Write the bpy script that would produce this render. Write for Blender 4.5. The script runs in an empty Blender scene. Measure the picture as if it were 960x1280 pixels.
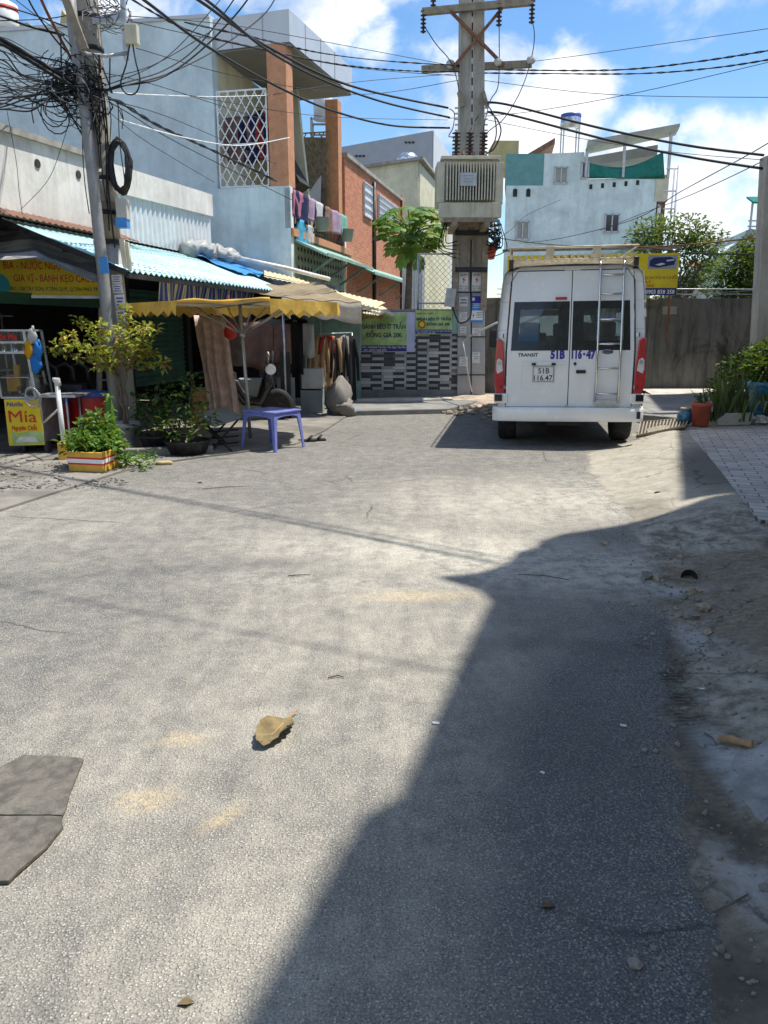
import bpy, bmesh, math, random
from math import sin, cos, pi, radians as rad, sqrt, atan2
from mathutils import Vector as V, Matrix, noise as mnoise

RN = random.Random(11)
SC = bpy.context.scene
COL = SC.collection
PITCH = rad(13.36); FPX = 960.0; CAMH = 1.5
CP, SP = cos(PITCH), sin(PITCH)
CAM = V((0, 0, CAMH))

# ------------------------------------------------ measuring helpers (photo pixel + distance -> world point)
def ray(px, py):
    x = (px-480)/FPX; y = (640-py)/FPX
    return V((x, CP+y*SP, -SP+y*CP))
def P(px, py, Y):
    d = ray(px, py); return CAM + d*(Y/d.y)
def G(px, py, z=0.0):
    d = ray(px, py); return CAM + d*((z-CAMH)/d.z)
class Plane:
    """vertical plane through (x, y) running along (dx, dy)"""
    def __init__(s, x, y, dx, dy):
        l = sqrt(dx*dx+dy*dy); s.o = V((x, y, 0)); s.d = V((dx/l, dy/l, 0)); s.n = V((dy/l, -dx/l, 0))
    def at(s, px, py, off=0.0):
        d = ray(px, py); o = s.o + s.n*off
        return CAM + d*((o-CAM).dot(s.n)/d.dot(s.n))
    def uz(s, u, z, off=0.0):
        p = s.o + s.d*u + s.n*off; return V((p.x, p.y, z))
    def u(s, px, py=412):
        return (s.at(px, py)-s.o).dot(s.d)

# ------------------------------------------------ mesh builder
def basis(t):
    t = t.normalized(); a = V((0, 0, 1)) if abs(t.z) < .95 else V((1, 0, 0))
    x = t.cross(a).normalized(); return x, x.cross(t).normalized()
class MB:
    def __init__(s): s.v = []; s.f = []; s.mi = []; s.sm = []; s.cur = 0
    def add(s, vs, fs, smooth=False):
        b = len(s.v); s.v += [V(p) for p in vs]
        for f in fs:
            s.f.append([b+i for i in f]); s.mi.append(s.cur); s.sm.append(smooth)
        return s
    def quad(s, a, b, c, d): return s.add([a, b, c, d], [(0, 1, 2, 3)])
    def box(s, c, size, rz=0.0, rx=0.0, ry=0.0, m=None):
        hx, hy, hz = size[0]/2, size[1]/2, size[2]/2
        mt = Matrix.Translation(V(c)) @ (m or (Matrix.Rotation(rz, 4, 'Z') @ Matrix.Rotation(ry, 4, 'Y') @ Matrix.Rotation(rx, 4, 'X')))
        vs = [mt @ V((x, y, z)) for x in (-hx, hx) for y in (-hy, hy) for z in (-hz, hz)]
        return s.add(vs, [(0, 1, 3, 2), (4, 6, 7, 5), (0, 4, 5, 1), (2, 3, 7, 6), (0, 2, 6, 4), (1, 5, 7, 3)])
    def beam(s, a, b, w, h, up=None):
        """box bar from a to b, w across, h along up"""
        a = V(a); b = V(b); t = (b-a); L = t.length; t.normalize()
        u = V(up) if up else (V((0, 0, 1)) if abs(t.z) < .95 else V((0, 1, 0)))
        x = t.cross(u).normalized(); z = x.cross(t).normalized()
        vs = []
        for p in (a, b):
            for i, j in ((-1, -1), (1, -1), (1, 1), (-1, 1)):
                vs.append(p + x*(w/2*i) + z*(h/2*j))
        return s.add(vs, [(0, 1, 2, 3), (7, 6, 5, 4), (0, 4, 5, 1), (1, 5, 6, 2), (2, 6, 7, 3), (3, 7, 4, 0)])
    def prism(s, pts, vec):
        pts = [V(p) for p in pts]; vec = V(vec); n = len(pts)
        vs = pts + [p+vec for p in pts]
        fs = [list(range(n))[::-1], list(range(n, 2*n))] + [(i, (i+1) % n, n+(i+1) % n, n+i) for i in range(n)]
        return s.add(vs, fs)
    def tube(s, pts, r, n=6, caps=True, smooth=True):
        pts = [V(p) for p in pts]; m = len(pts)
        rs = r if isinstance(r, (list, tuple)) else [r]*m
        vs = []; x = None
        for i, p in enumerate(pts):
            t = (pts[min(i+1, m-1)]-pts[max(i-1, 0)])
            if t.length < 1e-7: t = V((0, 0, 1))
            t.normalize()
            if x is None: x, y = basis(t)
            else:
                x = (x - t*x.dot(t))
                if x.length < 1e-5: x, y = basis(t)
                x.normalize(); y = x.cross(t)
            for k in range(n):
                a = 2*pi*k/n; vs.append(p + x*(cos(a)*rs[i]) + y*(sin(a)*rs[i]))
        fs = [(i*n+k, i*n+(k+1) % n, (i+1)*n+(k+1) % n, (i+1)*n+k) for i in range(m-1) for k in range(n)]
        s.add(vs, fs, smooth)
        if caps:
            b = len(s.v)-len(vs)
            for rng in (list(range(n))[::-1], list(range((m-1)*n, m*n))):
                s.f.append([b+i for i in rng]); s.mi.append(s.cur); s.sm.append(False)
        return s
    def lathe(s, c, prof, n=16, smooth=True, axis=None, sx=1, sy=1):
        c = V(c); vs = []
        if axis is None: ex, ey, ez = V((1, 0, 0)), V((0, 1, 0)), V((0, 0, 1))
        else: ez = V(axis).normalized(); ex, ey = basis(ez)
        for r, z in prof:
            for k in range(n):
                a = 2*pi*k/n; vs.append(c + ex*(r*cos(a)*sx) + ey*(r*sin(a)*sy) + ez*z)
        m = len(prof)
        fs = [(i*n+k, i*n+(k+1) % n, (i+1)*n+(k+1) % n, (i+1)*n+k) for i in range(m-1) for k in range(n)]
        fs2 = []
        if prof[0][0] > 1e-4: fs2.append(list(range(n))[::-1])
        if prof[-1][0] > 1e-4: fs2.append(list(range((m-1)*n, m*n)))
        s.add(vs, fs, smooth); b = len(s.v)-len(vs)
        for rng in fs2:
            s.f.append([b+i for i in rng]); s.mi.append(s.cur); s.sm.append(False)
        return s
    def grid(s, fn, nu, nv, smooth=True):
        vs = [fn(i/nu, j/nv) for j in range(nv+1) for i in range(nu+1)]
        w = nu+1
        return s.add(vs, [(j*w+i, j*w+i+1, (j+1)*w+i+1, (j+1)*w+i) for j in range(nv) for i in range(nu)], smooth)
    def blob(s, c, r, seg=8, rough=.25, seed=0, rz=0):
        """uneven stone-like lump; r = (rx, ry, rz)"""
        c = V(c); vs = []; n = seg; m = max(4, seg//2+1)
        for j in range(m+1):
            th = pi*j/m
            for k in range(n):
                a = 2*pi*k/n
                d = V((sin(th)*cos(a), sin(th)*sin(a), cos(th)))
                q = 1 + rough*mnoise.noise(d*1.7 + V((seed*3.1, seed*1.7, seed)))*1.6
                d = V((d.x*r[0]*q, d.y*r[1]*q, d.z*r[2]*q))
                vs.append(c + Matrix.Rotation(rz, 3, 'Z') @ d)
        return s.add(vs, [(j*n+k, j*n+(k+1) % n, (j+1)*n+(k+1) % n, (j+1)*n+k) for j in range(m) for k in range(n)], seg > 9)
    def xform(s, mt):
        s.v = [mt @ p for p in s.v]; return s
    def merge(s, o):
        b = len(s.v); s.v += o.v; s.f += [[b+i for i in f] for f in o.f]; s.mi += o.mi; s.sm += o.sm; return s
    def build(s, name, mats, parent=None, bevel=0, fix=True, uv=True, weld=0):
        me = bpy.data.meshes.new(name)
        if parent is not None:
            inv = mw(parent).inverted(); vs = [inv @ p for p in s.v]; loc = V((0, 0, 0))
        else:
            xs = [p.x for p in s.v]; ys = [p.y for p in s.v]; zs = [p.z for p in s.v]
            loc = V(((min(xs)+max(xs))/2, (min(ys)+max(ys))/2, min(zs))); vs = [p-loc for p in s.v]
        me.from_pydata(vs, [], s.f)
        mats = mats if isinstance(mats, (list, tuple)) else [mats]
        for m in mats: me.materials.append(m)
        me.polygons.foreach_set('material_index', s.mi); me.polygons.foreach_set('use_smooth', s.sm)
        if fix or bevel or weld:
            bm = bmesh.new(); bm.from_mesh(me)
            if weld: bmesh.ops.remove_doubles(bm, verts=bm.verts, dist=weld)
            bmesh.ops.recalc_face_normals(bm, faces=bm.faces)
            if bevel:
                es = [e for e in bm.edges if len(e.link_faces) == 2 and e.calc_face_angle(0) > .6]
                bmesh.ops.bevel(bm, geom=es, offset=bevel, segments=2, profile=.6, affect='EDGES', clamp_overlap=True)
            bm.to_mesh(me); bm.free()
        if uv:
            ul = me.uv_layers.new(name='UVMap'); d = ul.data; vv = me.vertices
            for pg in me.polygons:
                n = pg.normal
                if abs(n.z) > .85: t, b = V((1, 0, 0)), V((0, 1, 0))
                else:
                    t = V((-n.y, n.x, 0)).normalized()
                    b = n.cross(t)
                for li in pg.loop_indices:
                    p = vv[me.loops[li].vertex_index].co + loc
                    d[li].uv = (p.dot(t), p.dot(b))
        me.update()
        o = bpy.data.objects.new(name, me); COL.objects.link(o)
        if parent is not None: o.parent = parent
        else: o.location = loc
        return o
def mw(o):
    m = o.matrix_basis.copy(); p = o.parent
    while p is not None: m = p.matrix_basis @ m; p = p.parent
    return m

# ------------------------------------------------ scene bookkeeping
def tag(o, label, cat, group=None, kind=None):
    o['label'] = label; o['category'] = cat
    if group: o['group'] = group
    if kind: o['kind'] = kind
    return o
def thing(name, label, cat, loc=(0, 0, 0), rz=0.0, group=None):
    o = bpy.data.objects.new(name, None); o.empty_display_size = .2; COL.objects.link(o)
    o.location = V(loc); o.rotation_euler = (0, 0, rz); return tag(o, label, cat, group)
def struct(o): o['kind'] = 'structure'; return o
def dup(root, loc, rz, label, group=None):
    r = root.copy(); COL.objects.link(r); r.location = V(loc); r.rotation_euler = (0, 0, rz); r['label'] = label
    if group: r['group'] = group
    for ch in list(root.children):
        c = ch.copy(); COL.objects.link(c); c.parent = r
        for g in ch.children:
            d = g.copy(); COL.objects.link(d); d.parent = c
    return r

# ------------------------------------------------ lettering
_FONT = {}
def text(mb, txt, c, xd, yd, w=None, h=None, bold=0.0, shear=0.0, align='CENTER'):
    """add flat lettering centred at c, reading along xd, upright along yd, fitted to width w and/or cap height h"""
    cu = bpy.data.curves.new('lettering', 'FONT'); cu.body = txt; cu.size = 1; cu.offset = bold; cu.shear = shear; cu.resolution_u = 2
    o = bpy.data.objects.new('lettering', cu); COL.objects.link(o)
    dg = bpy.context.evaluated_depsgraph_get(); me = bpy.data.meshes.new_from_object(o.evaluated_get(dg))
    vs = [v.co.copy() for v in me.vertices]; fs = [list(p.vertices) for p in me.polygons]
    bpy.data.objects.remove(o); bpy.data.curves.remove(cu); bpy.data.meshes.remove(me)
    if not vs: return mb
    x0, x1 = min(v.x for v in vs), max(v.x for v in vs); y0, y1 = min(v.y for v in vs), max(v.y for v in vs)
    sy = (h/.72) if h else None; sx = (w/(x1-x0)) if w else sy
    if sy is None: sy = sx
    xd = V(xd).normalized(); yd = V(yd).normalized(); c = V(c)
    cx = {'CENTER': (x0+x1)/2, 'LEFT': x0, 'RIGHT': x1}[align]
    mb.add([c + xd*((v.x-cx)*sx) + yd*((v.y-.36)*sy) for v in vs], fs); return mb

# ------------------------------------------------ materials
MATS = {}
class NT:
    def __init__(s, name):
        s.m = bpy.data.materials.new(name); s.m.use_nodes = True; s.t = s.m.node_tree; s.t.nodes.clear()
        s.out = s.t.nodes.new('ShaderNodeOutputMaterial'); MATS[name] = s.m
    def n(s, typ, ins=None, out=0, **props):
        nd = s.t.nodes.new('ShaderNode'+typ)
        for k, v in props.items(): setattr(nd, k, v)
        for k, v in (ins or {}).items():
            sk = nd.inputs[k]
            if hasattr(v, 'links') or isinstance(v, bpy.types.NodeSocket): s.t.links.new(v, sk)
            else:
                if isinstance(v, (tuple, list)) and len(v) == 3 and sk.type == 'RGBA': v = (*v, 1)
                sk.default_value = v
        return nd.outputs[out] if out is not None else nd
    def co(s, which='UV'): return s.n('TexCoord', out=None).outputs[which]
    def noise(s, vec, scale, det=4, rough=.6, dist=0.0, out=0):
        return s.n('TexNoise', {'Vector': vec, 'Scale': scale, 'Detail': det, 'Roughness': rough, 'Distortion': dist}, out)
    def ramp(s, f, a, b, lo=0.0, hi=1.0):
        return s.n('MapRange', {'Value': f, 'From Min': a, 'From Max': b, 'To Min': lo, 'To Max': hi}, interpolation_type='SMOOTHSTEP')
    def mix(s, f, a, b, mode='MIX'):
        nd = s.n('Mix', None, None, data_type='RGBA', blend_type=mode)
        for i, v in ((0, f), (6, a), (7, b)):
            sk = nd.inputs[i]
            if isinstance(v, bpy.types.NodeSocket): s.t.links.new(v, sk)
            else: sk.default_value = (*v, 1) if (isinstance(v, (tuple, list)) and len(v) == 3) else v
        return nd.outputs[2]
    def math(s, op, a, b=None, c=None):
        ins = {0: a}
        if b is not None: ins[1] = b
        if c is not None: ins[2] = c
        return s.n('Math', ins, operation=op)
    def mapv(s, vec, loc=(0, 0, 0), rot=(0, 0, 0), sc=(1, 1, 1)):
        return s.n('Mapping', {'Vector': vec, 'Location': loc, 'Rotation': rot, 'Scale': sc})
    def bump(s, h, strength=.3, dist=.01, normal=None):
        ins = {'Height': h, 'Strength': strength, 'Distance': dist}
        if normal is not None: ins['Normal'] = normal
        return s.n('Bump', ins)
    def bsdf(s, color, rough=.7, metal=0.0, normal=None, spec=.4, **kw):
        ins = {'Base Color': color, 'Roughness': rough, 'Metallic': metal, 'Specular IOR Level': spec}
        if normal is not None: ins['Normal'] = normal
        ins.update(kw)
        return s.n('BsdfPrincipled', ins)
    def done(s, sh): s.t.links.new(sh, s.out.inputs[0]); return s.m
def mul(c, k): return tuple(min(1, x*k) for x in c[:3])

def plain(name, c, rough=.6, var=.18, scale=6, metal=0.0, bump=.0, bscale=40, streak=0.0, dirt=0.0, dirtc=(.06, .055, .045), spec=.4, coat=0.0, co='Object'):
    """mottled procedural finish: uneven tone, optional vertical streaks, optional grime blotches, optional bump"""
    t = NT(name); v = t.co(co)
    f = t.noise(v, scale, 5, .65)
    col = t.mix(t.ramp(f, .3, .7), mul(c, 1-var), mul(c, 1+var))
    if streak:
        sv = t.mapv(v, sc=(7, 7, .35)); sn = t.noise(sv, 1.5, 5, .7)
        col = t.mix(t.math('MULTIPLY', t.ramp(sn, .5, .8), streak), col, dirtc)
    if dirt:
        dn = t.noise(v, scale*.35, 6, .7, .6); col = t.mix(t.math('MULTIPLY', t.ramp(dn, .48, .72), dirt), col, dirtc)
    r = t.ramp(t.noise(v, scale*2, 3), .3, .7, max(.03, rough-.1), min(1, rough+.1))
    nm = t.bump(t.noise(v, bscale, 4), bump, .01) if bump else None
    kw = {'Coat Weight': coat, 'Coat Roughness': .08} if coat else {}
    return t.done(t.bsdf(col, r, metal, nm, spec, **kw))
def leafmat(name, c1, c2, c3=None, trans=.35, rough=.5):
    t = NT(name); g = t.n('NewGeometry', out=None)
    rnd = g.outputs['Random Per Island']
    col = t.mix(t.ramp(rnd, 0, 1), c1, c2)
    if c3: col = t.mix(t.ramp(rnd, .86, .93), col, c3)
    col = t.mix(t.ramp(t.noise(t.co('Object'), 3.0, 2), .35, .65), mul_node(t, col, .75), col)
    p = t.bsdf(col, rough, spec=.35)
    tr = t.n('BsdfTranslucent', {'Color': t.mix(.5, col, (.25, .32, .02))})
    return t.done(t.n('MixShader', {0: trans, 1: p, 2: tr}))
def mul_node(t, col, k): return t.mix(1.0, col, (k, k, k), 'MULTIPLY')
# ================================================================= special materials
def spotmask(t, v, x, y, rx, ry, rot=0.0, soft=.6, warp=None):
    """1 inside an uneven ellipse on the ground, 0 outside"""
    mv = t.n('Mapping', {'Vector': warp if warp is not None else v, 'Location': (x, y, 0), 'Rotation': (0, 0, rot), 'Scale': (rx, ry, 1)}, vector_type='TEXTURE')
    sp = t.n('SeparateXYZ', {0: mv}, None)
    d = t.math('SQRT', t.math('ADD', t.math('MULTIPLY', sp.outputs[0], sp.outputs[0]), t.math('MULTIPLY', sp.outputs[1], sp.outputs[1])))
    return t.ramp(d, 1-soft, 1+soft*.4, 1, 0)
def warped(t, v, scale, amt):
    n = t.n('TexNoise', {'Vector': v, 'Scale': scale, 'Detail': 5, 'Roughness': .7}, 'Color')
    off = t.n('VectorMath', {0: n, 1: (.5, .5, .5)}, operation='SUBTRACT')
    off = t.n('VectorMath', {0: off, 'Scale': amt}, operation='SCALE')
    return t.n('VectorMath', {0: v, 1: off}, operation='ADD')
def crack(t, v, scale, width, seedloc=(0, 0, 0), warp=.12, wscale=3.0):
    wv = warped(t, t.mapv(v, seedloc), wscale, warp)
    d = t.n('TexVoronoi', {'Vector': wv, 'Scale': scale}, 'Distance', feature='DISTANCE_TO_EDGE')
    return t.ramp(d, 0, width, 1, 0)

def asphalt_color(t, v):
    """worn dusty chip-seal: returns colour and height"""
    big = t.noise(v, .5, 6, .62, .4); mid = t.noise(v, 3.0, 7, .72); fine = t.noise(v, 58, 5, .75)
    sv = t.ramp(t.noise(t.mapv(v, (7, 3, 0)), 150, 3, .65), .32, .68); fl = t.noise(t.mapv(v, (1, 9, 0)), 105, 3, .6)
    chunk = t.ramp(t.noise(t.mapv(v, (4, 2, 0)), 24, 4, .6, .5), .36, .64)
    vo = t.n('TexVoronoi', {'Vector': warped(t, v, 60, .010), 'Scale': 122.0}, None); cr = t.n('SeparateColor', {0: vo.outputs[1]}, None)
    stone = t.math('MULTIPLY', t.ramp(vo.outputs[0], .62, .22), t.ramp(t.math('ADD', cr.outputs[1], t.math('MULTIPLY', chunk, .35)), .30, .55))
    tone = t.math('ADD', t.math('MULTIPLY', cr.outputs[0], .65), t.math('MULTIPLY', t.ramp(fine, .36, .64), .35))
    gap = t.mix(t.ramp(sv, 0, 1), (.075, .074, .071), (.19, .185, .17))
    asphalt = t.mix(stone, gap, t.mix(tone, (.26, .258, .245), (.49, .47, .415)))
    dusty = t.mix(stone, t.mix(t.ramp(sv, 0, 1), (.38, .35, .295), (.58, .535, .44)), t.mix(tone, (.47, .44, .37), (.72, .665, .55)))
    patch = t.mix(stone, t.mix(sv, (.058, .062, .064), (.14, .143, .143)), t.mix(tone, (.20, .203, .20), (.39, .382, .36)))
    g = G(480, 800); g2 = G(560, 690); g3 = G(640, 630); g4 = G(330, 900)
    wv = warped(t, v, 2.0, .9)
    d = t.math('MULTIPLY', spotmask(t, v, g4.x-.1, g4.y-.1, 1.2, 1.9, -.3, 1.0, wv), .45)
    for (gx, gy, a, b, k) in ((g.x, g.y, 1.3, 1.7, .5), (g2.x, g2.y, 1.9, 1.1, .75), (g3.x, g3.y, 1.4, 1.5, .7), (-.5, 1.8, 1.0, .9, .5), (-2.6, 6.2, 1.6, 1.2, .35)):
        d = t.math('MAXIMUM', d, t.math('MULTIPLY', spotmask(t, v, gx, gy, a, b, -.3, 1.0, wv), k))
    streak = t.ramp(t.noise(t.mapv(v, rot=(0, 0, .28), sc=(2.6, .5, 1)), 1.6, 6, .7, .5), .36, .66)
    blot = t.ramp(t.noise(v, 8.0, 7, .75), .40, .64)
    d = t.math('ADD', t.math('MULTIPLY', d, t.math('ADD', t.math('MULTIPLY', streak, .7), .4)), t.math('ADD', t.math('MULTIPLY', t.ramp(mid, .38, .70), .16), t.math('MULTIPLY', t.math('SUBTRACT', blot, .1), .24)))
    d = t.math('MULTIPLY', d, t.ramp(big, .3, .6, .6, 1.12)); d = t.n('Clamp', {0: d})
    nw = spotmask(t, v, 1.0, 2.3, .64, 1.72, -.3, .25, warped(t, v, 4, .30))      # darker asphalt patch with less dust
    d = t.math('MULTIPLY', d, t.math('SUBTRACT', 1.0, t.math('MULTIPLY', nw, .7)))
    col = t.mix(d, t.mix(t.math('MULTIPLY', nw, .75), asphalt, patch), dusty)
    for (x, y, a, b, k) in ((g2.x+.5, g2.y-.1, 2.2, .5, .9), (g3.x+.2, g3.y, 1.5, .8, .6), (-.2, 4.4, 1.2, .25, .5), (2.3, 7.3, 1.0, 1.2, .6), (1.35, 4.55, 1.1, .36, 1.0)):
        pale = t.math('MULTIPLY', spotmask(t, v, x, y, a, b, -.15, 1.0, warped(t, v, 1.8, .9)), t.ramp(t.noise(v, 9, 7, .78), .42, .58))
        col = t.mix(t.math('MULTIPLY', pale, k*.9), col, (.57, .535, .46))
    st = t.ramp(t.noise(v, 1.3, 7, .74, .9), .57, .74); col = t.mix(t.math('MULTIPLY', st, .22), col, (.11, .108, .10))
    for (x, y, a, b, r) in ((.2, 3.3, 1.5, .10, .5), (1.2, 3.45, .9, .12, -.15), (-1.4, 4.7, 1.6, .12, .2), (.7, 2.6, .35, .5, .1)):     # repaired seams, darker
        sm = t.math('MULTIPLY', spotmask(t, v, x, y, a, b, r, .9, warped(t, v, 5, .35)), t.ramp(fine, .3, .6, .3, 1)); col = t.mix(t.math('MULTIPLY', sm, .32), col, (.07, .073, .075))
    ck = t.math('MULTIPLY', crack(t, v, .42, .006), t.ramp(t.noise(v, .6, 2), .5, .6)); col = t.mix(t.math('MULTIPLY', ck, .7), col, (.045, .042, .04))
    col = t.mix(t.math('MULTIPLY', t.ramp(fl, .60, .68), .75), col, (.055, .053, .052))
    col = t.mix(t.math('MULTIPLY', t.ramp(fl, .38, .31), .5), col, (.58, .53, .43))
    h = t.math('ADD', t.math('MULTIPLY', stone, .8), t.math('ADD', t.math('MULTIPLY', fine, .9), t.math('MULTIPLY', mid, .8)))
    return col, h
def road_material():
    t = NT('worn_asphalt'); v = t.co('Object'); col, h = asphalt_color(t, v)
    for (px, py, a, b, r) in ((180, 1000, .085, .055, .1), (226, 925, .075, .045, .2), (278, 1022, .03, .08, -.5), (520, 745, .3, .08, 0)):     # spilled sand
        s = G(px, py); m = t.math('MULTIPLY', spotmask(t, v, s.x, s.y, a*1.4, b*1.4, r, 1.0, warped(t, v, 11, .14)), t.ramp(t.noise(v, 40, 4, .7), .35, .6, .15, 1.0))
        col = t.mix(t.math('MULTIPLY', m, .75), col, (.56, .44, .27))
    return t.done(t.bsdf(col, .88, normal=t.bump(h, .75, .012), spec=.22))

def verge_material():
    t = NT('broken_concrete_verge'); v = t.co('Object')     # object origin is placed at the world origin
    mid = t.noise(v, 2.4, 7, .72, .5); fine = t.noise(v, 30, 6, .75); blot = t.noise(v, 6.5, 7, .76, .4)
    conc = t.mix(t.ramp(blot, .3, .7), (.28, .255, .205), (.42, .385, .32))
    grey = t.mix(t.ramp(blot, .36, .64), (.15, .13, .10), (.44, .40, .33))
    dirt = t.mix(t.ramp(fine, .3, .7), (.12, .092, .06), (.29, .235, .16))
    sep = t.n('SeparateXYZ', {0: v}, None); near = t.ramp(t.math('ADD', sep.outputs[1], t.math('MULTIPLY', mid, .5)), 5.9, 6.4, 1, 0)
    col = t.mix(near, conc, grey)
    wv = warped(t, v, 3.0, .7)
    for (px, py, a, b, r, k) in ((905, 715, .8, .34, .25, .85), (975, 790, .75, .9, 0, .9), (850, 745, .5, .25, 0, .5), (880, 1250, .35, .3, 0, .5), (985, 1050, .35, .8, 0, .8), (860, 1000, .2, .6, 0, .5)):
        s = G(px, py); col = t.mix(t.math('MULTIPLY', t.math('MULTIPLY', spotmask(t, v, s.x, s.y, a, b, r, .9, wv), t.ramp(blot, .3, .55, .35, 1)), k), col, dirt)
    a = G(815, 785); b = G(905, 1000); mx, my = (a.x+b.x)/2, (a.y+b.y)/2; ang = atan2(b.y-a.y, b.x-a.x); ln = sqrt((b.x-a.x)**2+(b.y-a.y)**2)
    tm = t.math('MULTIPLY', spotmask(t, v, mx, my, ln*.62, .10, ang, .6, warped(t, v, 7, .16)), t.ramp(t.noise(v, 5, 5, .7), .36, .6, .25, 1))
    tv = t.n('Mapping', {'Vector': warped(t, v, 9, .03), 'Location': (mx, my, 0), 'Rotation': (0, 0, ang+.25), 'Scale': (1, 1, 1)}, vector_type='TEXTURE')
    wave = t.n('TexWave', {'Vector': tv, 'Scale': 11.0, 'Distortion': 4.0, 'Detail': 3.0}, 1, wave_type='BANDS', bands_direction='X')
    col = t.mix(t.math('MULTIPLY', tm, .95), col, t.mix(wave, (.032, .027, .021), (.12, .105, .085)))
    for (px, py, a_, b_, r, k) in ((905, 1040, .10, .35, .3, .75), (890, 1180, .16, .3, .2, .4), (945, 1250, .16, .2, 0, .7), (835, 800, .08, .3, .3, .6), (860, 930, .1, .3, .2, .5)):
        s = G(px, py); col = t.mix(t.math('MULTIPLY', t.math('MULTIPLY', spotmask(t, v, s.x, s.y, a_, b_, r, .9, warped(t, v, 5, .3)), t.ramp(blot, .35, .55, .2, 1)), k), col, (.055, .047, .038))
    for (px, py, a_, b_, k) in ((945, 980, .13, .4, .75), (868, 800, .12, .3, .4), (930, 1110, .08, .2, .4), (830, 740, .3, .12, .5)):
        s = G(px, py); col = t.mix(t.math('MULTIPLY', t.math('MULTIPLY', spotmask(t, v, s.x, s.y, a_, b_, .1, .7, warped(t, v, 5, .3)), t.ramp(blot, .35, .5, .3, 1)), k), col, (.52, .53, .53))
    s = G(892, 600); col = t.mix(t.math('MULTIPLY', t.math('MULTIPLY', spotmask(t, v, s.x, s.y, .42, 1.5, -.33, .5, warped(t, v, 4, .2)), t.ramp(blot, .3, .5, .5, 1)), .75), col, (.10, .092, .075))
    s = G(800, 640); col = t.mix(t.math('MULTIPLY', spotmask(t, v, s.x, s.y, .25, .5, -.2, .5, warped(t, v, 4, .2)), .5), col, (.16, .145, .115))
    st = t.ramp(t.noise(v, 1.3, 7, .76, 1.0), .54, .70); col = t.mix(t.math('MULTIPLY', st, .5), col, (.10, .088, .07))
    ck = t.math('MULTIPLY', crack(t, v, .9, .010, (3, 1, 0), .3), t.ramp(t.noise(v, .7, 2), .45, .6)); col = t.mix(t.math('MULTIPLY', ck, .8), col, (.05, .045, .04))
    # ragged edge: asphalt laps over the concrete
    acol, ah = asphalt_color(t, v); q = t.n('Attribute', None, 'Fac', attribute_name='edge')
    e = t.math('ADD', q, t.math('ADD', t.math('MULTIPLY', t.math('SUBTRACT', t.noise(v, 5, 6, .7), .5), .42), t.math('MULTIPLY', t.math('SUBTRACT', fine, .5), .22)))
    em = t.ramp(e, .10, .19); col = t.mix(em, acol, col)
    h = t.math('ADD', t.math('MULTIPLY', fine, 1.6), t.math('ADD', t.math('MULTIPLY', mid, 2.0), t.math('MULTIPLY', tm, t.math('MULTIPLY', wave, 1.5))))
    hm = t.math('ADD', t.math('MULTIPLY', ah, t.math('SUBTRACT', 1.0, em)), t.math('MULTIPLY', h, em))
    return t.done(t.bsdf(col, .88, normal=t.bump(hm, .75, .012), spec=.22))

def paver_material():
    t = NT('zigzag_pavers'); v = t.mapv(t.co('Object'), rot=(0, 0, .32))
    wob = warped(t, v, 5, .012)
    br = t.n('TexBrick', {'Vector': wob, 'Color1': (.40, .365, .325), 'Color2': (.53, .485, .43), 'Mortar': (.10, .09, .08), 'Scale': 1.0,
             'Mortar Size': .006, 'Mortar Smooth': .3, 'Brick Width': .25, 'Row Height': .125}, None, offset=.5)
    n = t.noise(t.co('Object'), 4, 5, .7)
    col = t.mix(t.math('MULTIPLY', t.ramp(n, .45, .75), .5), br.outputs[0], (.17, .155, .13))
    h = t.math('SUBTRACT', t.math('MULTIPLY', t.noise(v, 45, 3), .3), br.outputs[1])
    return t.done(t.bsdf(col, .85, normal=t.bump(h, .6, .008), spec=.25))

def brick_material():
    t = NT('red_brick'); v = t.co('UV')
    br = t.n('TexBrick', {'Vector': warped(t, v, 3, .02), 'Color1': (.42, .135, .065), 'Color2': (.58, .215, .11), 'Mortar': (.40, .30, .235), 'Scale': 1.0,
             'Mortar Size': .008, 'Mortar Smooth': .2, 'Brick Width': .20, 'Row Height': .068, 'Bias': -.1}, None)
    n = t.noise(v, 1.3, 6, .7)
    col = t.mix(t.math('MULTIPLY', t.ramp(n, .45, .8), .45), br.outputs[0], (.30, .15, .10))
    col = t.mix(t.math('MULTIPLY', t.ramp(t.noise(v, 9, 4, .7), .55, .8), .5), col, (.55, .32, .22))
    return t.done(t.bsdf(col, .9, normal=t.bump(t.math('SUBTRACT', t.noise(v, 30, 3), t.math('MULTIPLY', br.outputs[1], 1.5)), .5, .012), spec=.2))

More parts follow.
